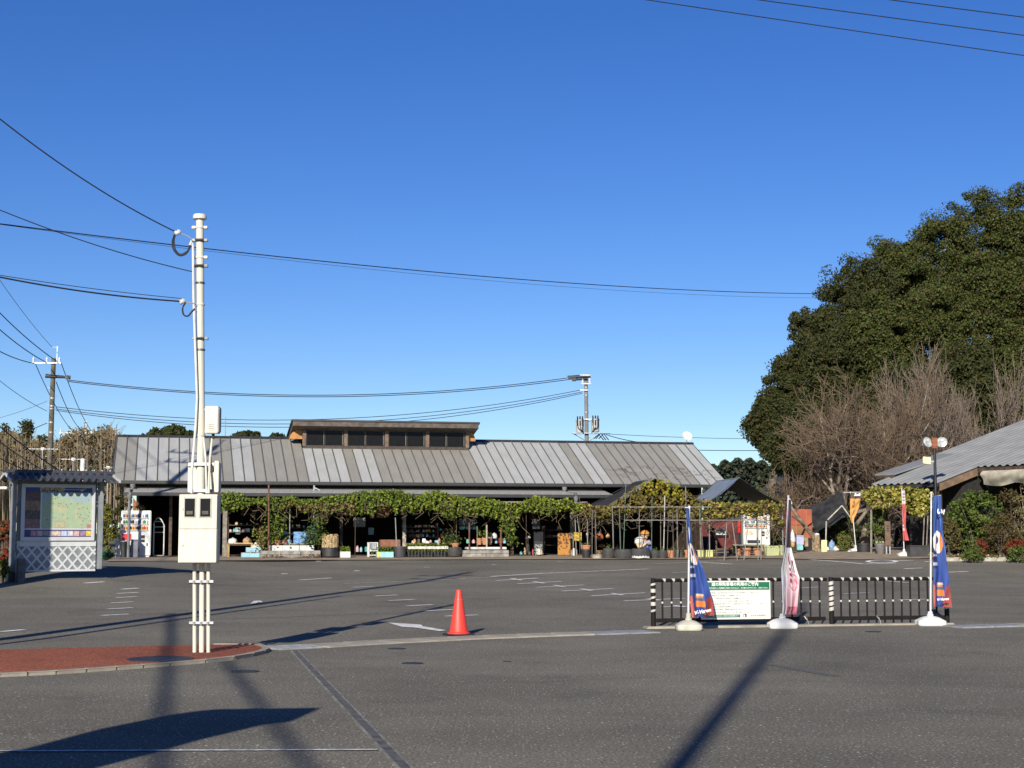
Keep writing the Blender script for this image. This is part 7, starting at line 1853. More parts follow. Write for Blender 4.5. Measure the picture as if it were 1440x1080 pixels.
vpost(558.5, 728, 770, -2.1, 0.02, greyp, 'thin grey pole standing by the big black pot', px1=556)
for i, (a, b) in enumerate(((533, 553), (508, 528))):
    pass
for i, (px, py, w_) in enumerate(((543, 726, 12), (531, 727, 7), (551, 725, 8))):
    boxthing('tan_banner', ('wide', 'left narrow', 'right narrow')[i] + ' tan cloth strip hanging under the vine above the flower cage', 'cloth strip', px - 8, -0.3, w_, 13, 0.02, mat("tan_cloth", (0.20, 0.12, 0.06), 0.9), py + 2, 'tan cloth strips')
# seedling bench
t = mk('seedling_bench', 'long white edged bench crowded with seedlings', 'bench', 600, -1.9); w, h = dims(t, 57, 15)
mb = MB(); mb.box(-w/2, w/2, -0.3, 0.3, h*0.78, h*0.84); mb.build('bench_top', wood_dark, t)
mb = MB(); mb.bbox(-w/2, w/2, -0.33, -0.305, h*0.70, h*0.95, 0.006); mb.build('white_edge', mat("white_edge", (0.62, 0.60, 0.52), 0.6, var=0.2, scale=9), t)
for a in (-0.45, -0.15, 0.15, 0.45): mb = MB(); mb.box(w*a - 0.03, w*a + 0.03, -0.25, 0.25, 0, h*0.775); mb.build('leg', wood_dark, t)
rng = np.random.default_rng(7); C = rng.random((900, 3)) * np.array([w, 0.55, h*0.38]) + np.array([-w/2, -0.28, h*0.86])
link('seedlings', leaf_mesh('seedlings', C, 0.09, leaf_m, [G1, G2, G3, G4], 7, 0.5, 0.4), t); done(t)
for i in range(12):
    px = 575 + i * 4.6
    pot(('leftmost', 'second', 'third', 'fourth', 'fifth', 'sixth', 'seventh', 'eighth', 'ninth', 'tenth', 'eleventh', 'rightmost')[i] + ' small black nursery pot in the row under the seedling bench', px, -2.35, 4.4, 7, potdark, rim=False, plant=26, grp='nursery pots under the bench', ph=4, name='nursery_pot', seed=i, leaf=0.06)
boxthing('price_card', 'white square price card leaning on the seedling bench', 'card', 617, -1.95, 5, 6, 0.01, styro, 768, rz=BROT + 0.3)
boxthing('price_card', 'white wide price card in the middle of the seedling bench', 'card', 600, -1.95, 7, 3, 0.01, styro, 764)
boxthing('price_card', 'pale card at the left of the seedling bench', 'card', 581, -1.95, 4, 4, 0.01, mat("pale_card", (0.5, 0.48, 0.35), 0.7), 766)
def tyre(label, px, v, wpx, hpx, plants=None, stripe_=False, grp='old tyres used as planters', cols=None, seed=0):
    t = mk('tyre_planter', label, 'tyre planter', px, v, grp); w, h = dims(t, wpx, hpx); r = w/2
    mb = MB(); mb.lathe([(r*0.72, 0), (r*0.93, 0.02), (r, h*0.22), (r*1.0, h*0.78), (r*0.93, h*0.97), (r*0.74, h), (r*0.66, h*0.9), (r*0.66, h*0.7)], 24, cap=False); mb.build('tyre', rubber, t)
    mb = MB(); n = 20
    for i in range(n):
        a = 2*math.pi*i/n; mx_ = Matrix.Rotation(a, 4, 'Z') @ Matrix.Translation((r*0.995, 0, 0)); mb.box(-0.004, 0.012, -r*0.10, r*0.10, h*0.28, h*0.72, 0, mx_)
    mb.build('tread', rubber, t)
    mb = MB(); mb.lathe([(0.001, h*0.8), (r*0.665, h*0.8)], 16, cap=False); mb.build('soil', soil_d, t)
    if stripe_:
        vs_ = []; n = 12
        for i in range(n + 1):
            a = math.pi * (1.12 + 0.72 * i / n); zc = h * (0.24 + 0.03*math.sin(i)); vs_ += [(r*1.015*math.cos(a), r*1.015*math.sin(a), zc - h*0.10), (r*1.015*math.cos(a), r*1.015*math.sin(a), zc + h*0.10)]
        mb = MB(); mb.add(vs_, [(2*i, 2*i+2, 2*i+3, 2*i+1) for i in range(n)]); mb.build('white_stripe', white_paint, t)
    if plants:
        rng = np.random.default_rng(seed); C = ball(rng, plants)*np.array([r*0.6, r*0.6, h*0.4]) + np.array([0, 0, h*1.1]); link('foliage', leaf_mesh('foliage', C, 0.08, leaf_m, cols or [G1, G3], seed), t)
    return done(t)
tyre('black rubber bowl under the terracotta pot left of the long pale bed', 639, -2.1, 21, 13, seed=1)
pot('terracotta pot set into the black rubber bowl', 640, -2.1, 12, 6, terra, 769.5, plant=30, ph=6)
# notices by the shop door
def letters(o_parent, s, size, m, loc, **k): return text('sign_lettering', s, size, m, o_parent, loc, **k)
t = mk('shop_sign', 'dark hanging sign with rows of white marks over the long pale bed', 'sign', 657, 0.1, pybase=741); w, h = dims(t, 23, 11)
mb = MB(); mb.bbox(-w/2, w/2, -0.02, 0.02, 0, h, 0.006); mb.build('panel', mat("slate_sign", (0.05, 0.07, 0.09), 0.5), t)
letters(t, "営業中", 0.2, mat("pale_sign_letter", (0.3, 0.33, 0.35), 0.5), (0, -0.024, h*0.55)); done(t)
for i in range(3): boxthing('teal_lamp', ('left', 'middle', 'right')[i] + ' pale teal bowl in the row under the dark hanging sign', 'bowl', 649.5 + 9.2*i, -0.2, 7.5, 4, 0.2, mat("teal_bowl", (0.22, 0.5, 0.46), 0.4), 744.5, 'teal bowls', r=0.05)
t = mk('notice_stand', 'black standing notice with a grey wavy print by the shop door', 'notice', 757, -0.5); w, h = dims(t, 14, 33)
mb = MB(); mb.bbox(-w/2, w/2, -0.02, 0.02, 0.1, h, 0.008); mb.build('panel', black_steel, t)
painted('print', [[(-w*0.42 + w*0.84*j/23, -0.024, h*0.60 - h*0.5*i/29) for j in range(24)] for i in range(30)], lambda u, v: (0.26, 0.27, 0.26) if sm(blob, u, v) > 0.52 and v > 0.25 else (0.04, 0.04, 0.045), printm, t)
for s in (-1, 1): mb = MB(); mb.box(s*w*0.4 - 0.02, s*w*0.4 + 0.02, -0.15, 0.15, 0, 0.1); mb.build('foot', galv, t)
done(t)
t = mk('paper_notice', 'pair of white papers under a grey list above the black notice', 'notice', 754, 0.1, pybase=744); w, h = dims(t, 11, 14)
mb = MB(); mb.box(-w/2, w/2, 0, 0.02, h*0.3, h); mb.build('grey_list', mat("grey_list", (0.14, 0.14, 0.14), 0.7, var=0.4, scale=20), t)
for s in (-1, 1): mb = MB(); mb.box(s*w*0.27 - w*0.21, s*w*0.27 + w*0.21, -0.006, 0.014, 0, h*0.26); mb.build('paper', styro, t)
done(t)
t = mk('white_flowers', 'bunch of white flowers left of the black notice', 'flowers', 742.5, -0.5); w, h = dims(t, 7, 27)
mb = MB(); mb.lathe([(0.06, 0), (0.08, 0.3), (0.05, 0.45)], 10); mb.build('vase', potdark, t); mb = MB(); mb.tube((0, 0, 0.4), (0, 0, h - 0.1), 0.012); mb.build('stem', bark, t)
rng = np.random.default_rng(4); link('blossoms', leaf_mesh('blossoms', ball(rng, 70)*np.array([0.12, 0.1, 0.09]) + np.array([0, 0, h - 0.05]), 0.07, leaf_m, [(0.7, 0.7, 0.66), (0.6, 0.6, 0.5)], 4), t); done(t)
t = mk('orange_panel', 'tall orange panel with dark blotches by the right wooden post', 'panel', 793, -0.7); w, h = dims(t, 18, 31)
painted('print', [[(-w/2 + w*j/19, -0.024, h - (h - 0.02)*i/29) for j in range(20)] for i in range(30)], lambda u, v: (0.42, 0.20, 0.05) if sm(blob, v, u) + 0.25*v > 0.52 else (0.12, 0.05, 0.02), printm, t)
mb = MB(); mb.bbox(-w/2, w/2, -0.02, 0.02, 0.0, h, 0.006); mb.build('panel', wood_dark, t); done(t)
t = mk('yellow_sign', 'yellow board on two crossed sticks right of the orange panel', 'sign', 812.5, -1.6); w, h = dims(t, 11, 70)
zb_ = P(812, 760.5, t['_d']).z - t.location.z; zt2 = P(812, 748.5, t['_d']).z - t.location.z
painted('print', [[(-w/2 + w*j/15, -0.02, zt2 - (zt2 - zb_)*i/15) for j in range(16)] for i in range(16)], lambda u, v: (0.50, 0.36, 0.06) if sm(blob, u, v) > 0.42 else (0.14, 0.10, 0.03), printm, t)
mb = MB(); mb.box(-w/2, w/2, -0.015, 0.015, zb_, zt2); mb.build('board', wood_dark, t)
for x0_, x1_ in ((-0.05, -0.11), (0.20, -0.06)): mb = MB(); mb.tube((x0_, 0.04, 0), (x1_, 0.04, h), 0.018, n=6); mb.build('stick', greyp, t)
done(t)
pot('white tube like pot beside the wooden post', 807, -0.9, 3, 10, styro, low=0.95)
boxthing('stone_block', 'pale stone block at the foot of the right wooden post', 'block', 806, -0.6, 9, 8, 0.3, block_m)

# ------------------------------------------------------------------ right-hand pergola in front of the end of the shop
V2 = -5.2
TOP2 = [(822,708),(835,712),(855,712),(868,704),(880,694),(890,686),(902,680),(915,675),(930,674),(945,679),(955,684),(965,690),(975,698),(985,703),(1000,704),(1020,708),(1045,708),(1070,706),(1090,705),(1102,708)]
BOT2 = [(822,722),(835,730),(850,728),(865,722),(878,724),(895,720),(915,716),(935,722),(950,730),(965,727),(985,728),(1000,731),(1020,728),(1045,722),(1060,728),(1080,722),(1090,735),(1102,740)]
def col_right(px, f, rng):
    r = rng.random()
    if 905 < px < 960 and f < 0.45: return (0.30, 0.28, 0.03) if r < 0.5 else ((0.20, 0.21, 0.03) if r < 0.8 else (0.35, 0.24, 0.05))
    if px > 985: return (0.30, 0.27, 0.05) if r < 0.3 else ((0.36, 0.25, 0.10) if r < 0.42 else ((0.14, 0.15, 0.03) if r < 0.75 else (0.17, 0.11, 0.05)))
    return (0.15, 0.14, 0.03) if r < 0.45 else ((0.19, 0.13, 0.06) if r < 0.8 else (0.25, 0.22, 0.05))
def pt2(px, py, d): return P(px, py, d)
def vine2(name, label, x0, x1, n, topt, bott, colf, d0, d1, leaf, seed):
    rng = np.random.default_rng(seed); C, K = [], []
    while len(C) < n:
        px = rng.uniform(x0, x1); a, b = prof(px, topt), prof(px, bott); f = rng.random() ** 0.9
        if math.sin(px*0.4 + seed)*math.sin(f*6 + px*0.11) < -0.3 and rng.random() < 0.8: continue
        C.append(P(px, a + (b - a)*f + rng.normal()*1.0, rng.uniform(d0, d1))[:]); K.append(colf(px, f, rng))
    C = np.array(C); c0 = C.mean(axis=0); c0[2] = gz(c0[0], c0[1]); t = thing(name, label, 'vine', tuple(c0))
    me = leaf_mesh('vine_leaves', C - c0, leaf, leaf_m, np.array(K), seed, 0.75, 0.35)
    cc = np.ones((len(C), 4, 4), dtype=np.float32); cc[:, :, :3] = (np.array(K) * rng.uniform(0.75, 1.2, len(C))[:, None])[:, None, :]
    me.color_attributes['leaf'].data.foreach_set('color', cc.ravel()); link('vine_leaves', me, t)
    segs = []
    for k in range(int((x1 - x0) * 0.8)):
        px = rng.uniform(x0, x1); p = P(px, prof(px, bott) - rng.uniform(-6, 12), rng.uniform(d0, d1))
        for q in range(4):
            r = p + Vector((rng.uniform(-.3, .3), rng.uniform(-.15, .15), rng.uniform(-.25, .12))); segs.append(((p - Vector(c0))[:], (r - Vector(c0))[:], 0.008, 0.006)); p = r
    tag(link('vine_stems', tubes_np('vine_stems', segs, MATS["vine_stem"], 4), t), kind='stuff')
    return t
vine2('trellis_vine', 'yellowing vine heaped over the small gable of the right pergola', 822, 985, 4200, TOP2, BOT2, col_right, 57.6, 59.2, 0.12, 51)
vine2('trellis_vine', 'thin brown and yellow vine along the right half of the right pergola', 975, 1102, 2600, TOP2, BOT2, col_right, 57.6, 58.8, 0.12, 52)
net = mat("black_net", (0.016, 0.016, 0.018), 0.9, var=0.3, scale=4)
sheet_m = mat("plastic_sheet", (0.20, 0.23, 0.26), 0.35, var=0.12, scale=2)
sheet_d = mat("plastic_sheet_shaded", (0.075, 0.085, 0.08), 0.6, var=0.2, scale=2)  # darker copy of the sheet, shade of the unlit slope put in its colour
def gable(label, apex, bapex, lf, lb, rf, rbk, df, db, ml, mr, name):
    A_, B_ = P(*apex, df), P(*bapex, db); L0, L1, R0, R1 = P(*lf, df), P(*lb, db), P(*rf, df), P(*rbk, db)
    o = Vector((A_.x, df, gz(A_.x, df))); t = thing(name, label, 'shade roof', o)
    def sag_sheet(nm, a, b, c, d, m):            # a-b ridge, d-c foot
        gsz = []
        for i in range(9):
            row = []
            for j in range(13):
                f, g_ = i/8, j/12; p = (a.lerp(b, g_)).lerp(d.lerp(c, g_), f); p = p - o; p.z -= 0.12 * math.sin(math.pi*f) * (0.5 + 0.5*math.sin(math.pi*g_)) ; row.append(p[:])
            gsz.append(row)
        painted(nm, gsz, lambda u, v: (1, 1, 1), m, t)
    sag_sheet('left_sheet', A_, B_, L1, L0, ml); sag_sheet('right_sheet', A_, B_, R1, R0, mr)
    mb = MB(); mb.tube(A_ - o, B_ - o, 0.025, n=6); mb.build('ridge_pipe', greyp, t)
    for a, b in ((A_, L0), (A_, R0), (B_, L1), (B_, R1), (L0, L1), (R0, R1)):
        mb = MB(); mb.tube(a - o, b - o, 0.012, n=6); mb.build('hoop_pipe', potdark, t)
    for q in (L0, L1, R0, R1):
        mb = MB(); mb.tube(q - o, Vector((q.x, q.y, gz(q.x, q.y))) - o, 0.022, n=6); mb.build('post', greyp, t)
    return t
gable('small gable roof of black net with a grey sheet edge left of the vine heap', (922, 673), (893, 677.5), (862, 713), (826, 712), (985, 707), (960, 710), 58.4, 61.5, net, sheet_d, 'shade_gable')
A_ = (922, 673)
mb = MB(); o_ = P(890, 712, 58.3); o_.z = gz(o_.x, o_.y)
q = [P(866, 712.5, 58.25) , P(922, 672.6, 58.25), P(912, 674.4, 58.9), P(853, 713, 58.9)]
mb.slab([(p - o_ + Vector((0, 0, 0.03))) for p in q], 0.012); ob = mb.build('grey_sheet', mat("grey_film", (0.22, 0.225, 0.23), 0.6, var=0.2, scale=3)); ob.location = o_; tag(ob, 'strip of grey film lying over the front edge of the black net gable', 'sheet')
gable('open gable roof of bluish plastic sheet over the right half of the plant stalls', (1040, 672), (1008, 676.5), (997, 706), (974, 703), (1100, 708), (1064, 708), 58.2, 61.5, sheet_m, sheet_d, 'plastic_gable')
# rails and standing pipes
tre = thing('pipe_trellis', 'pipe trellis with two long rails in front of the plant stalls', 'trellis', (P(980, 740, 57.4).x, 57.4, gz(P(980, 740, 57.4).x, 57.4)))
o = Vector(tre.location)
for a, b in (((862, 713), (1000, 713)), ((878, 731.5), (1060, 731.5))):
    mb = MB(); mb.tube(P(*a, 57.4) - o, P(*b, 57.4) - o, 0.015, n=6); mb.build('rail', greyp, tre)
for a, b in (((862, 713), 58.9), ((1000, 713), 58.9)):
    mb = MB(); q = P(*a, 57.4); mb.tube(q - o, Vector((q.x, b, q.z)) - o, 0.018, n=6); mb.build('cross_pipe', greyp, tre)
for i, (px, py, pb, m, r, px1) in enumerate(((863, 712, 774, greyp, 0.03, 861), (873, 716, 772, greenp, 0.03, 871), (876.5, 681, 771, greenp, 0.022, 880), (899, 719, 757, greyp, 0.024, 899), (916, 698, 774, greenp, 0.022, 917),
        (933, 697, 773, white_paint, 0.026, 935), (929, 722, 773, wood_grey, 0.02, 929), (938, 722, 775, greyp, 0.014, 940), (947, 722, 775, greyp, 0.014, 946), (953, 712, 772, wood_grey, 0.035, 952), (967, 684, 772, greyp, 0.026, 964),
        (986, 713, 773, wood_grey, 0.04, 984), (989.5, 735, 773, greyp, 0.018, 986), (837, 716, 778, rusty, 0.016, 837), (832.5, 717, 778, greyp, 0.018, 833), (839, 718, 778, greyp, 0.018, 837))):
    pass
    q = P(px, 780, 58.6); q.z = gz(q.x, 58.6); b = P(px1, py, 57.45); mb = MB(); mb.tube((0, 0, 0), b - q, r * 0.72, n=7); oo = mb.build('support_pole', m)
    oo.location = q
    tag(oo, ('grey pole at the left end of the long rails', 'greenish pole just right of the first grey pole', 'tall thin green pole reaching above the vine', 'grey pole behind the scarecrow', 'thin green pole right of the scarecrow', 'white pole standing free right of the scarecrow', 'short dull stake behind the white pole', 'thin cane in the terracotta pot right of the white pole',
             'second thin cane between white pole and wooden stake', 'thick wooden stake under the long rails', 'tall pale pole reaching above the vine behind the left banner', 'thick wooden stake at the yellow green trough', 'thin cane leaning at the yellow green trough', 'rust coloured cane at the pale dish', 'left grey cane at the pale dish', 'right grey cane at the pale dish')[i], 'pole')
for i, (px, py, px1) in enumerate(((1030, 735, 1037), (1052, 735, 1046), (1066, 728, 1066), (1071, 735, 1070), (1022, 735, 1018))):
    q = P(px1, 778, 57.3); q.z = gz(q.x, 57.3); b = P(px, py, 57.3); mb = MB(); mb.tube((0, 0, 0), b - q, 0.016, n=6); oo = mb.build('cane', greyp); oo.location = q
    tag(oo, ('cane leaning left by the red cylinder', 'cane leaning right before the right drinks machine', 'dark upright cane before the right drinks machine', 'thin cane at the right side of the drinks machine front', 'cane right of the slanted display')[i], 'cane')
# ---- objects under it, placed on the ground by their foot
def gk(name, label, cat, px, py, grp=None, rz=0.0):
    q = G(px, py); q.z += 0.01; t = thing(name, label, cat, q, rz, grp); t['_d'] = q.y; return t
_mk = mk
def mk(name, label, cat, px, v, grp=None, z=None, rz=BROT, pybase=None):
    if isinstance(v, str):                     # 'g785': stands where that pixel row meets the ground
        q = G(px, float(v[1:]));
        if pybase is not None: q.z = P(px, pybase, q.y).z
        t = thing(name, label, cat, q, 0.0, grp); t['_d'] = q.y; return t
    return _mk(name, label, cat, px, v, grp, z, rz, pybase)
pot('terracotta pot standing on a black pot left of the pale dish', 824.5, 'g785.5', 14, 7, terra, 773.5, plant=20, ph=4)
pot('black pot carrying a terracotta one at the left end of the tyre row', 824.5, 'g785.5', 14.5, 13, potdark)
pot('shallow pale stone dish left of the tyre row', 839.5, 'g786', 15, 6, pale_concrete, low=0.9)
pot('low brown dish behind the pale stone dish', 843, 'g783', 9, 9, mat("brown_dish", (0.25, 0.15, 0.08), 0.8), low=0.5)
tyre('old tyre, first of the row, beside the pale dish', 856, 'g786', 17, 15, 60, seed=1)
tyre('grey scuffed old tyre, second of the row', 877, 'g786.5', 25, 14, seed=2)
tyre('old tyre with a white painted band, holding the scarecrow', 901, 'g786.5', 27, 15, stripe_=True, seed=3)
tyre('old tyre right of the scarecrow tyre', 921, 'g786', 13, 12, 40, seed=4)
tyre('small old tyre left of the first upright terracotta pot', 932, 'g786', 12, 12, 50, seed=5)
pot('terracotta pot between small tyre and black tub', 943.5, 'g785', 10, 11, terra, plant=12, ph=3)
pot('dark tub right of the single terracotta pot', 954.5, 'g785', 15, 12, mat("dull_tub", (0.06, 0.06, 0.055), 0.7), plant=20, ph=3, low=0.9)
pot('terracotta pot hidden half behind the left banner pole', 966, 'g784.5', 9, 11, terra)
def trough(label, px, py, wpx, hpx, m, grp='yellow green plant troughs'):
    t = gk('plant_trough', label, 'plant trough', px, py, grp); w, h = dims(t, wpx, hpx); d = 0.34
    mb = MB()
    b = [(-w/2*0.9, -d/2*0.85), (w/2*0.9, -d/2*0.85), (w/2*0.9, d/2*0.85), (-w/2*0.9, d/2*0.85)]; tt = [(-w/2, -d/2), (w/2, -d/2), (w/2, d/2), (-w/2, d/2)]
    mb.add([(x, y, 0) for x, y in b] + [(x, y, h*0.86) for x, y in tt], [(3, 2, 1, 0), (0, 1, 5, 4), (1, 2, 6, 5), (2, 3, 7, 6), (3, 0, 4, 7)]); mb.build('body', m, t)
    mb = MB(); r = 0.02
    for x0_, x1_, y0_, y1_ in ((-w/2 - r, w/2 + r, -d/2 - r, -d/2 + 0.02), (-w/2 - r, w/2 + r, d/2 - 0.02, d/2 + r), (-w/2 - r, -w/2 + 0.02, -d/2 + 0.021, d/2 - 0.021), (w/2 - 0.02, w/2 + r, -d/2 + 0.021, d/2 - 0.021)): mb.bbox(x0_, x1_, y0_, y1_, h*0.862, h, 0.008)
    mb.build('rim', m, t)
    mb = MB(); mb.box(-w/2 + 0.025, w/2 - 0.025, -d/2 + 0.025, d/2 - 0.025, h*0.8, h*0.84); mb.build('soil', soil_d, t); return done(t)
yg = mat("yellow_green_plastic", (0.50, 0.50, 0.22), 0.5, var=0.06); og = mat("olive_plastic", (0.34, 0.37, 0.19), 0.5, var=0.06)
trough('pale yellow green plant trough right of the left blue banner', 992, 784, 23, 10, yg)
trough('olive green plant trough before the right drinks machine', 1085, 782, 21, 14, og)
trough('narrow olive green trough end right of the olive trough', 1100.5, 781.5, 8, 14, og)
pot('left of the three terracotta pots near the right drinks machine', 1038, 'g782.5', 10, 11, terra, plant=30, grp='terracotta pots in a row', ph=5)
pot('middle of the three terracotta pots near the right drinks machine', 1050.5, 'g782.5', 12.5, 12, terra, plant=30, grp='terracotta pots in a row', ph=5, seed=2)
pot('right of the three terracotta pots near the right drinks machine', 1065, 'g782', 12.5, 11, terra, plant=40, grp='terracotta pots in a row', ph=5, seed=3)
pot('small black pot left of the three terracotta pots', 1029, 'g783', 9, 10, potdark, plant=30, ph=4)
# slanted display lectern
t = gk('display_stand', 'slanted black display stand with a white sheet on top', 'display stand', 1014, 785); w, h = dims(t, 20, 41)
mb = MB(); mb.slab([(-w/2, -0.22, h*0.72), (w/2, -0.22, h*0.72), (w/2*0.8, 0.22, h), (-w/2*1.1, 0.22, h)], 0.06); mb.build('slanted_top', black_steel, t)
mb = MB(); mb.slab([(-w*0.36, -0.16, h*0.775), (w*0.40, -0.16, h*0.775), (w*0.30, 0.17, h*0.985), (-w*0.42, 0.17, h*0.985)], 0.004); o2 = mb.build('white_sheet', styro, t); o2.location = (0, -0.006, 0.014)
mb = MB(); mb.box(-w*0.1, w*0.14, -0.001, 0.0, 0, 0.02); sh_ = mb.build('print_block', ng, t); sh_.location = (-w*0.1, 0.0, h*0.905); sh_.rotation_euler = (R(-34), 0, 0)
for s in (-1, 1):
    mb = MB(); mb.box(s*w*0.33 - 0.03, s*w*0.33 + 0.03, -0.04, 0.04, 0, h*0.78); mb.build('leg', wood_dark, t)
mb = MB(); mb.box(-w*0.33, w*0.33, -0.03, 0.03, h*0.25, h*0.33); mb.build('stretcher', wood_dark, t); done(t)
# dark benches and tables under the roof
def bench(label, px, py, wpx, hpx, m=wood_dark, d=0.45):
    t = gk('wooden_bench', label, 'bench', px, py); w, h = dims(t, wpx, hpx)
    mb = MB(); mb.bbox(-w/2, w/2, -d/2, d/2, h - 0.06, h, 0.01); mb.build('seat', m, t)
    for s in (-1, 1): mb = MB(); mb.bbox(s*w*0.42 - 0.05, s*w*0.42 + 0.05, -d/2 + 0.03, d/2 - 0.03, 0, h - 0.062, 0.01); mb.build('leg', m, t)
    return done(t)
bench('grey brown wooden table in the shade behind the left blue banner', 980, 775, 38, 20, mat("shade_wood", (0.17, 0.13, 0.10), 0.85, var=0.2))
bench('small wooden stool in the shade right of the scarecrow', 935, 773, 22, 15, mat("shade_wood", (0.17, 0.13, 0.10), 0.85))
bench('low wooden plank bench behind the three terracotta pots', 1052, 777, 46, 11, wood_grey)
boxthing('wooden_crate', 'weathered upright crate behind the dark tub', 'crate', 957, 'g779', 9, 19, 0.3, wood_dark)
# red interior wall behind the stalls, the end of the shop
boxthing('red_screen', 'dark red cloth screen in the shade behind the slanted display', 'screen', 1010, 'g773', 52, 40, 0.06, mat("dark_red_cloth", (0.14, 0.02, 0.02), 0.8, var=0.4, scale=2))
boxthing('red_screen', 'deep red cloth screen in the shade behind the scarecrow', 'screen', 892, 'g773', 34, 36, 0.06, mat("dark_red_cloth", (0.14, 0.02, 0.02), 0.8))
t = gk('red_cylinder', 'bright red cylinder standing left of the right drinks machine', 'cylinder', 1040, 775); w, h = dims(t, 4, 42)
mb = MB(); mb.tube((0, 0, 0), (0, 0, h*0.6), 0.02); mb.build('stand', black_steel, t); mb = MB(); mb.lathe([(0.07, h*0.6), (0.085, h*0.62), (0.085, h*0.95), (0.05, h*0.98), (0.03, h)], 12); mb.build('body', mat("bright_red", (0.55, 0.03, 0.03), 0.4), t); done(t)
vending('white drinks machine under the right end of the plastic gable', 1064.5, 768.5, 'g776', 37, 45, red=False, d=0.6)
rg = random.Random(5)
for i, (px, py, w_, h_, m, lab) in enumerate(((868, 777, 8, 9, goods_cols[5], 'orange lantern like ware in the shade left of the scarecrow'), (831, 763, 5, 7, goods_cols[5], 'pale orange ware hanging by the grey canes'), (843, 760, 12, 10, mat("lamp_red", (0.40, 0.12, 0.05), 0.6), 'reddish orange ware in the shade behind the grey canes'), (855, 757, 6, 6, mat("ochre", (0.5, 0.33, 0.12), 0.6), 'ochre ware hanging right of the reddish one'), (846, 770, 10, 5, mat("rust_ware", (0.35, 0.17, 0.06), 0.7), 'rusty orange bundle low behind the canes'), (826, 757, 4, 8, styro, 'white ware beside the yellow board'))):
    t = mk('hanging_ware', lab, 'ware', px, 'g781', pybase=py); w, h = dims(t, w_, h_)
    mb = MB(); mb.lathe([(w*0.25, 0), (w*0.48, h*0.2), (w*0.5, h*0.5), (w*0.4, h*0.8), (w*0.15, h)], 12); mb.build('body', m, t)
    mb = MB(); mb.tube((0, 0, h*0.98), (0, 0, h*1.25), 0.008, n=5); mb.build('hook', galv, t); done(t)
# scarecrow
t = gk('scarecrow', 'seated scarecrow with round orange hat, white shawl and blue trousers, set in a tyre', 'scarecrow', 905.5, 785); d = t['_d']; s = M(1, d)
Z = lambda py: P(905, py, d).z - t.location.z
X = lambda px: (px - 905.5) * s
skin = mat("scarecrow_cloth", (0.55, 0.40, 0.28), 0.85, var=0.1)
mb = MB(); c = (X(906), -0.05, Z(754))
mb.lathe([(0.001, -0.16), (0.08, -0.145), (0.13, -0.08), (0.145, 0.0), (0.13, 0.09), (0.08, 0.14), (0.001, 0.155)], 16, c, cap=False); mb.build('head', skin, t)
mb = MB(); mb.lathe([(0.172, -0.02), (0.182, 0.04), (0.17, 0.11), (0.12, 0.17), (0.05, 0.20), (0.001, 0.205)], 20, (X(907), -0.02, Z(753)), cap=False); hat = mb.build('round_hat', mat("hat_orange", (0.62, 0.26, 0.05), 0.6, var=0.15), t)
mb = MB(); mb.lathe([(0.186, 0.015), (0.190, 0.035), (0.184, 0.055)], 20, (X(907), -0.02, Z(753)), cap=False); mb.build('hat_band', wood_dark, hat)
mb = MB(); mb.box(X(907) - 0.006, X(907) + 0.006, -0.21, -0.195, Z(753) + 0.02, Z(753) + 0.16); mb.build('hat_seam', wood_dark, hat)
mb = MB()
for a in (-0.045, 0.045): mb.lathe([(0.018, 0), (0.016, 0.006), (0.001, 0.008)], 8, (X(904.5) + a, -0.188, Z(754.5)))
fe = mb.build('eyes', black_steel, t)
mb = MB(); mb.path([(X(906), 0, Z(772)), (X(906), -0.01, Z(766)), (X(905.5), -0.03, Z(761)), (X(905.5), -0.03, Z(758))], [0.17, 0.19, 0.15, 0.08], 14); mb.build('torso', mat("scarecrow_shirt", (0.42, 0.36, 0.32), 0.85, var=0.3, scale=16), t)
mb = MB(); mb.path([(X(905), -0.02, Z(758)), (X(901), -0.04, Z(758.5)), (X(897), -0.06, Z(761)), (X(895), -0.1, Z(765))], [0.06, 0.13, 0.15, 0.08], 12); mb.build('white_shawl', styro, t)
mb = MB(); mb.path([(X(896), -0.1, Z(763)), (X(898), -0.22, Z(769)), (X(903), -0.27, Z(768)), (X(907.5), -0.26, Z(764.5))], [0.07, 0.07, 0.06, 0.045], 10); mb.build('arm', mat("scarecrow_tan", (0.55, 0.42, 0.25), 0.85), t)
mb = MB(); mb.path([(X(912), -0.05, Z(761.5)), (X(913.5), -0.16, Z(764)), (X(910), -0.25, Z(763.5)), (X(907.5), -0.28, Z(763))], [0.07, 0.065, 0.06, 0.05], 10); mb.build('arm', mat("plaid_sleeve", (0.55, 0.50, 0.55), 0.85, var=0.5, scale=22, col2=(0.12, 0.08, 0.2)), t)
for a in (-0.1, 0.1):
    mb = MB(); mb.path([(X(908) + a*0.8, -0.02, Z(772)), (X(910) + a, -0.22, Z(770.5)), (X(911) + a, -0.30, Z(776))], [0.09, 0.085, 0.06], 10); mb.build('trouser_leg', mat("trouser_blue", (0.02, 0.05, 0.20), 0.8, var=0.2), t)
done(t)
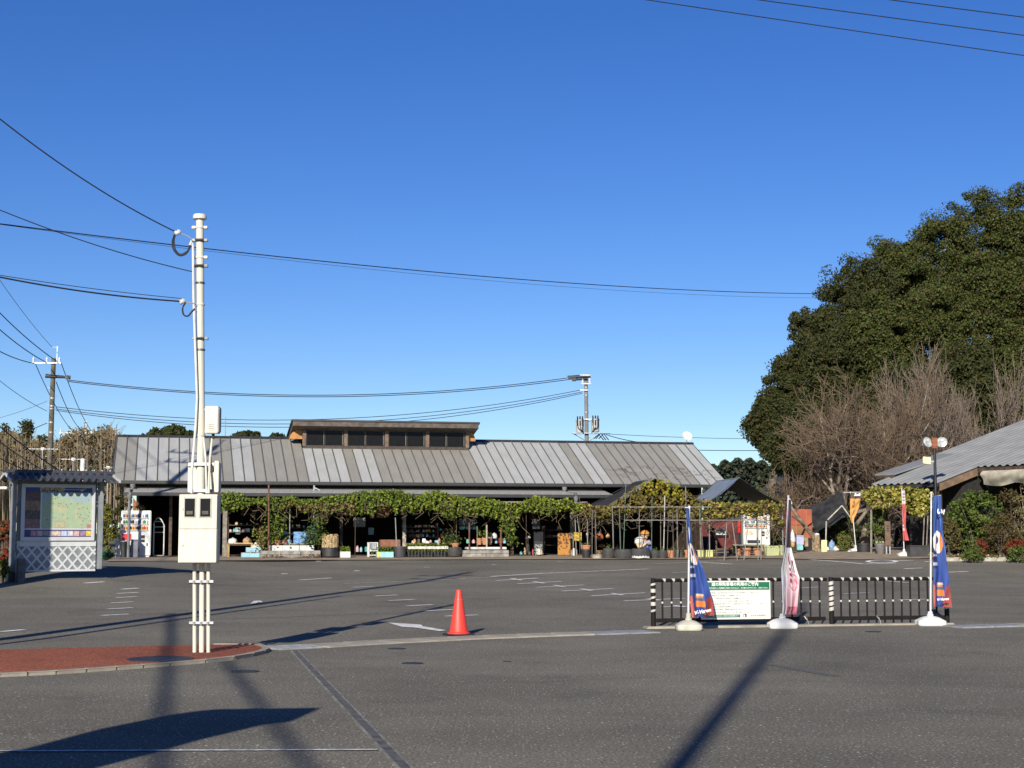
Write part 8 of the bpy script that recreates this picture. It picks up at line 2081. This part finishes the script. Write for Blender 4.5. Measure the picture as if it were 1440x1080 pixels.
# ---- things between the pink banner and the side building
rd = thing('red_container', 'rust red shed like container behind the leaning trunk', 'container', (P(1127, 770, 63).x, 63.0, gz(P(1127, 770, 63).x, 63)), 0.0)
zc0, zc1 = P(1127, 757, 63).z - rd.location.z, P(1127, 716, 63).z - rd.location.z; wc = M(31, 63)
redm = mat("rust_red_sheet", (0.33, 0.075, 0.035), 0.7, var=0.2, scale=2); brnm = mat("rust_brown_sheet", (0.24, 0.11, 0.045), 0.7, var=0.2, scale=2)
mb = MB(); mb.bbox(-wc/2, wc/2, 0, 1.6, zc0 + (zc1 - zc0)*0.45, zc1, 0.02); mb.build('upper_panel', redm, rd)
mb = MB(); mb.bbox(-wc/2 + 0.003, wc/2 - 0.003, 0.004, 1.6, zc0, zc0 + (zc1 - zc0)*0.445, 0.02); mb.build('lower_panel', redm, rd)
mb = MB(); mb.box(-wc*0.45, wc*0.2, -0.012, 0.0, zc0 + 0.02, zc0 + (zc1-zc0)*0.42); mb.build('brown_patch', brnm, rd)
for f in (-0.22, 0.26): mb = MB(); mb.tube((wc*f, -0.02, zc0 - 0.1), (wc*f, -0.02, zc1 - 0.06), 0.012, n=6); mb.build('edge_pipe', mat("pale_rust", (0.42, 0.2, 0.1), 0.6), rd)
mb = MB(); mb.box(-wc/2, wc/2, 0.1, 1.5, 0, zc0 - 0.003); mb.build('base', inner_dark, rd)
tr = thing('leaning_trunk', 'bare brown trunk leaning across the rust red container', 'trunk', (P(1156, 776, 60.5).x, 60.5, gz(P(1156, 776, 60.5).x, 60.5)))
o = Vector(tr.location)
pts = [(1158, 778), (1152, 768), (1143, 754), (1133, 741), (1122, 727), (1115, 717), (1108, 705)]
mb = MB(); mb.path([P(x, y, 60.5) - o for x, y in pts], [0.10, 0.10, 0.085, 0.085, 0.075, 0.06, 0.045], 9); mb.build('trunk', mat("mossy_bark", (0.22, 0.16, 0.11), 0.9, var=0.3, scale=6, bump=0.4), tr)
mb = MB(); mb.path([P(1133, 741, 60.5) - o, P(1124, 733, 60.2) - o, P(1114, 726, 60.0) - o], [0.05, 0.04, 0.025], 7); mb.path([P(1118, 720, 60.5) - o, P(1127, 706, 60.8) - o, P(1142, 698, 61) - o], [0.05, 0.035, 0.02], 7); mb.build('branch', bark, tr)
sn = thing('shade_net', 'black shade net sloping down behind the round shrub', 'shade net', (P(1160, 775, 63.5).x, 63.5, gz(P(1160, 775, 63.5).x, 63.5)))
o = Vector(sn.location)
gsz = [[(P(1138 + 46*j/11 + 2*i, 690 + (1 - j/11)*24 + 9*i - 1.5*math.sin(i*1.3 + j), 65 - 0.4*i) - o)[:] for j in range(12)] for i in range(5)]
painted('net_cloth', gsz, lambda u, v: (1, 1, 1), mat("shade_net_black", (0.025, 0.027, 0.03), 0.9, var=0.4, scale=3), sn)
for a, b in (((1164, 731), (1184, 711)), ((1184, 711), (1197, 729)), ((1162, 733), (1161, 770))):
    mb = MB(); mb.tube(P(*a, 63.0) - o, P(*b, 63.0) - o, 0.03, 0.025, 6); mb.build('frame_pipe', mat("pale_frame", (0.45, 0.42, 0.36), 0.7, var=0.2), sn)
boxthing('blue_bin', 'lavender blue plastic bin at the foot of the red container', 'bin', 1124.5, 'g778', 10, 13, 0.35, mat("lavender", (0.36, 0.38, 0.58), 0.5), 766, lid=mat("lavender_lid", (0.30, 0.32, 0.50), 0.5))
boxthing('turquoise_tub', 'turquoise tub below the lavender bin', 'tub', 1124.5, 'g776.5', 8, 9, 0.3, mat("turq_tub", (0.22, 0.58, 0.55), 0.4, var=0.2), 773.5)
boxthing('stone_slab', 'rough tan stone standing right of the lavender bin', 'stone', 1133, 'g777', 6, 12, 0.25, mat("tan_stone", (0.36, 0.28, 0.18), 0.9, var=0.25), 768.5)
boxthing('white_planter', 'long white planter left of the hollow stump', 'planter', 1133.5, 'g774.5', 18, 5, 0.3, mat("cream_planter", (0.62, 0.59, 0.48), 0.6), lid=styro)
boxthing('white_planter', 'long cream planter at the foot of the hollow stump', 'planter', 1155.5, 'g774.5', 19, 5.5, 0.3, mat("cream_planter", (0.62, 0.59, 0.48), 0.6), lid=styro)
boxthing('yellow_board', 'pale yellow upright board right of the hollow stump', 'board', 1159, 'g776.5', 8, 17, 0.08, mat("pale_yellow", (0.60, 0.55, 0.30), 0.6, var=0.1))
t = mk('tree_stump', 'knotty hollow stump set behind the cream planter', 'stump', 1149.5, 'g776.5'); w, h = dims(t, 10, 24)
mb = MB(); rg = random.Random(3); n = 12
vs_ = []
for f, z in ((0.55, 0), (0.5, 0.3), (0.42, 0.55), (0.5, 0.8), (0.3, 1.0), (0.05, 1.02)): vs_ += [(w*f*math.cos(2*math.pi*i/n)*rg.uniform(0.75, 1.15), w*f*math.sin(2*math.pi*i/n)*rg.uniform(0.75, 1.15), h*z) for i in range(n)]
mb.add(vs_, [(k*n + i, k*n + (i+1) % n, (k+1)*n + (i+1) % n, (k+1)*n + i) for k in range(5) for i in range(n)]); mb.build('stump', mat("stump_wood", (0.32, 0.23, 0.13), 0.9, var=0.4, scale=9, bump=0.5), t)
mb = MB(); mb.lathe([(0.02, 0), (0.10, 0.05), (0.07, 0.12), (0.01, 0.13)], 8, (0, 0, h*0.92)); mb.build('white_cap', styro, t); done(t)
t = mk('white_cover', 'white cloth cover on a slim wooden stand beside the pink banner', 'stand', 1115, 'g779'); w, h = dims(t, 8, 34)
mb = MB(); mb.lathe([(w*0.5, h*0.50), (w*0.48, h*0.62), (w*0.32, h*0.85), (w*0.06, h)], 12); mb.build('cloth', styro, t)
mb = MB(); mb.lathe([(w*0.25, h*0.28), (w*0.36, h*0.32), (w*0.36, h*0.495)], 10); mb.build('seat_box', yw, t)
for s in (-1, 1): mb = MB(); mb.tube((s*w*0.25, 0, 0), (s*w*0.2, 0, h*0.3), 0.03, n=6); mb.build('leg', wood_dark, t)
done(t)
for i, (px, w_, m, lab) in enumerate(((1170, 10, mat("wash_blue", (0.20, 0.33, 0.50), 0.6, var=0.3, scale=12), 'heap of blue and white cloth left of the round shrub'), (1176, 8, styro, 'white crumpled bag left of the round shrub'))):
    sack(lab, px, 'g774.5', w_, (14, 6)[i], 774.5, m, 20 + i, 'cloth_heap')
# right entrance: tubs, sign post, stones
pot('wide black tub left of the dark entrance with a bush', 1215, 'g777', 22, 13, potdark, low=0.85)
pot('grey flared flower pot with white blossoms beside the brown sign post', 1238, 'g779.3', 16, 15, mat("grey_pot", (0.14, 0.13, 0.12), 0.7), plant=80, ph=4, cols=[(0.6, 0.6, 0.5), G1, (0.5, 0.45, 0.3)], low=0.6)
boxthing('black_trough', 'black rectangular trough right of the narrow red banner', 'trough', 1291, 'g783', 27, 16, 0.5, mat("trough_black", (0.03, 0.03, 0.032), 0.6, var=0.25), lid=potdark)
t = mk('sign_post', 'brown wooden sign board on legs left of the dark entrance', 'sign', 1249, 'g779.5'); w, h = dims(t, 8, 46)
mb = MB(); mb.bbox(-w/2, w/2, -0.03, 0.03, h*0.24, h, 0.01); mb.build('board', mat("sign_brown", (0.15, 0.095, 0.065), 0.8, var=0.25, scale=5), t)
for i in range(3): mb = MB(); mb.box(-w*0.2, w*0.22, -0.036, -0.031, h*(0.84 - i*0.07), h*(0.87 - i*0.07)); mb.build('dark_mark', black_steel, t)
for s in (-1, 1): mb = MB(); mb.box(s*w*0.3 - 0.025, s*w*0.3 + 0.025, -0.02, 0.02, 0, h*0.238); mb.build('leg', galv, t)
done(t)
for i, (px, py) in enumerate(((1199, 776), (1194, 776.5))):
    q = G(px, py); s_ = M(4, q.y); mb = MB(); mb.bbox(-s_/2, s_/2, -s_/2, s_/2, -0.02, s_*0.6, s_*0.18, seg=2); o = mb.build('white_stone', styro); o.location = q; tag(o, ('larger', 'smaller')[i] + ' white stone at the foot of the round clipped shrub', 'stone')
# driftwood twigs lying on the right part of the long roof
rg = random.Random(6); segs = []
for k in range(60):
    a = bw(rg.uniform(BL - 4.5, BL - 0.6), 0, 0); t_ = rg.uniform(0.3, 1.7); p = a + BV * t_; z = ZB + ZE + t_ * SL + 0.06
    an = rg.uniform(0, 6.28); l = rg.uniform(0.2, 0.6); b = Vector((p.x + l*math.cos(an), p.y + l*math.sin(an)*0.4, 0)); tb = (Vector((b.x, b.y, 0)) - Vector((BO.x, BO.y, 0))).dot(BV)
    segs.append(((p.x, p.y, z), (b.x, b.y, ZB + ZE + tb*SL + 0.08), 0.008, 0.004))
tag(link('dry_vines', tubes_np('dry_vines', segs, bark, 4)), 'dry vine tangle lying on the right end of the long roof', 'vine', kind='stuff')
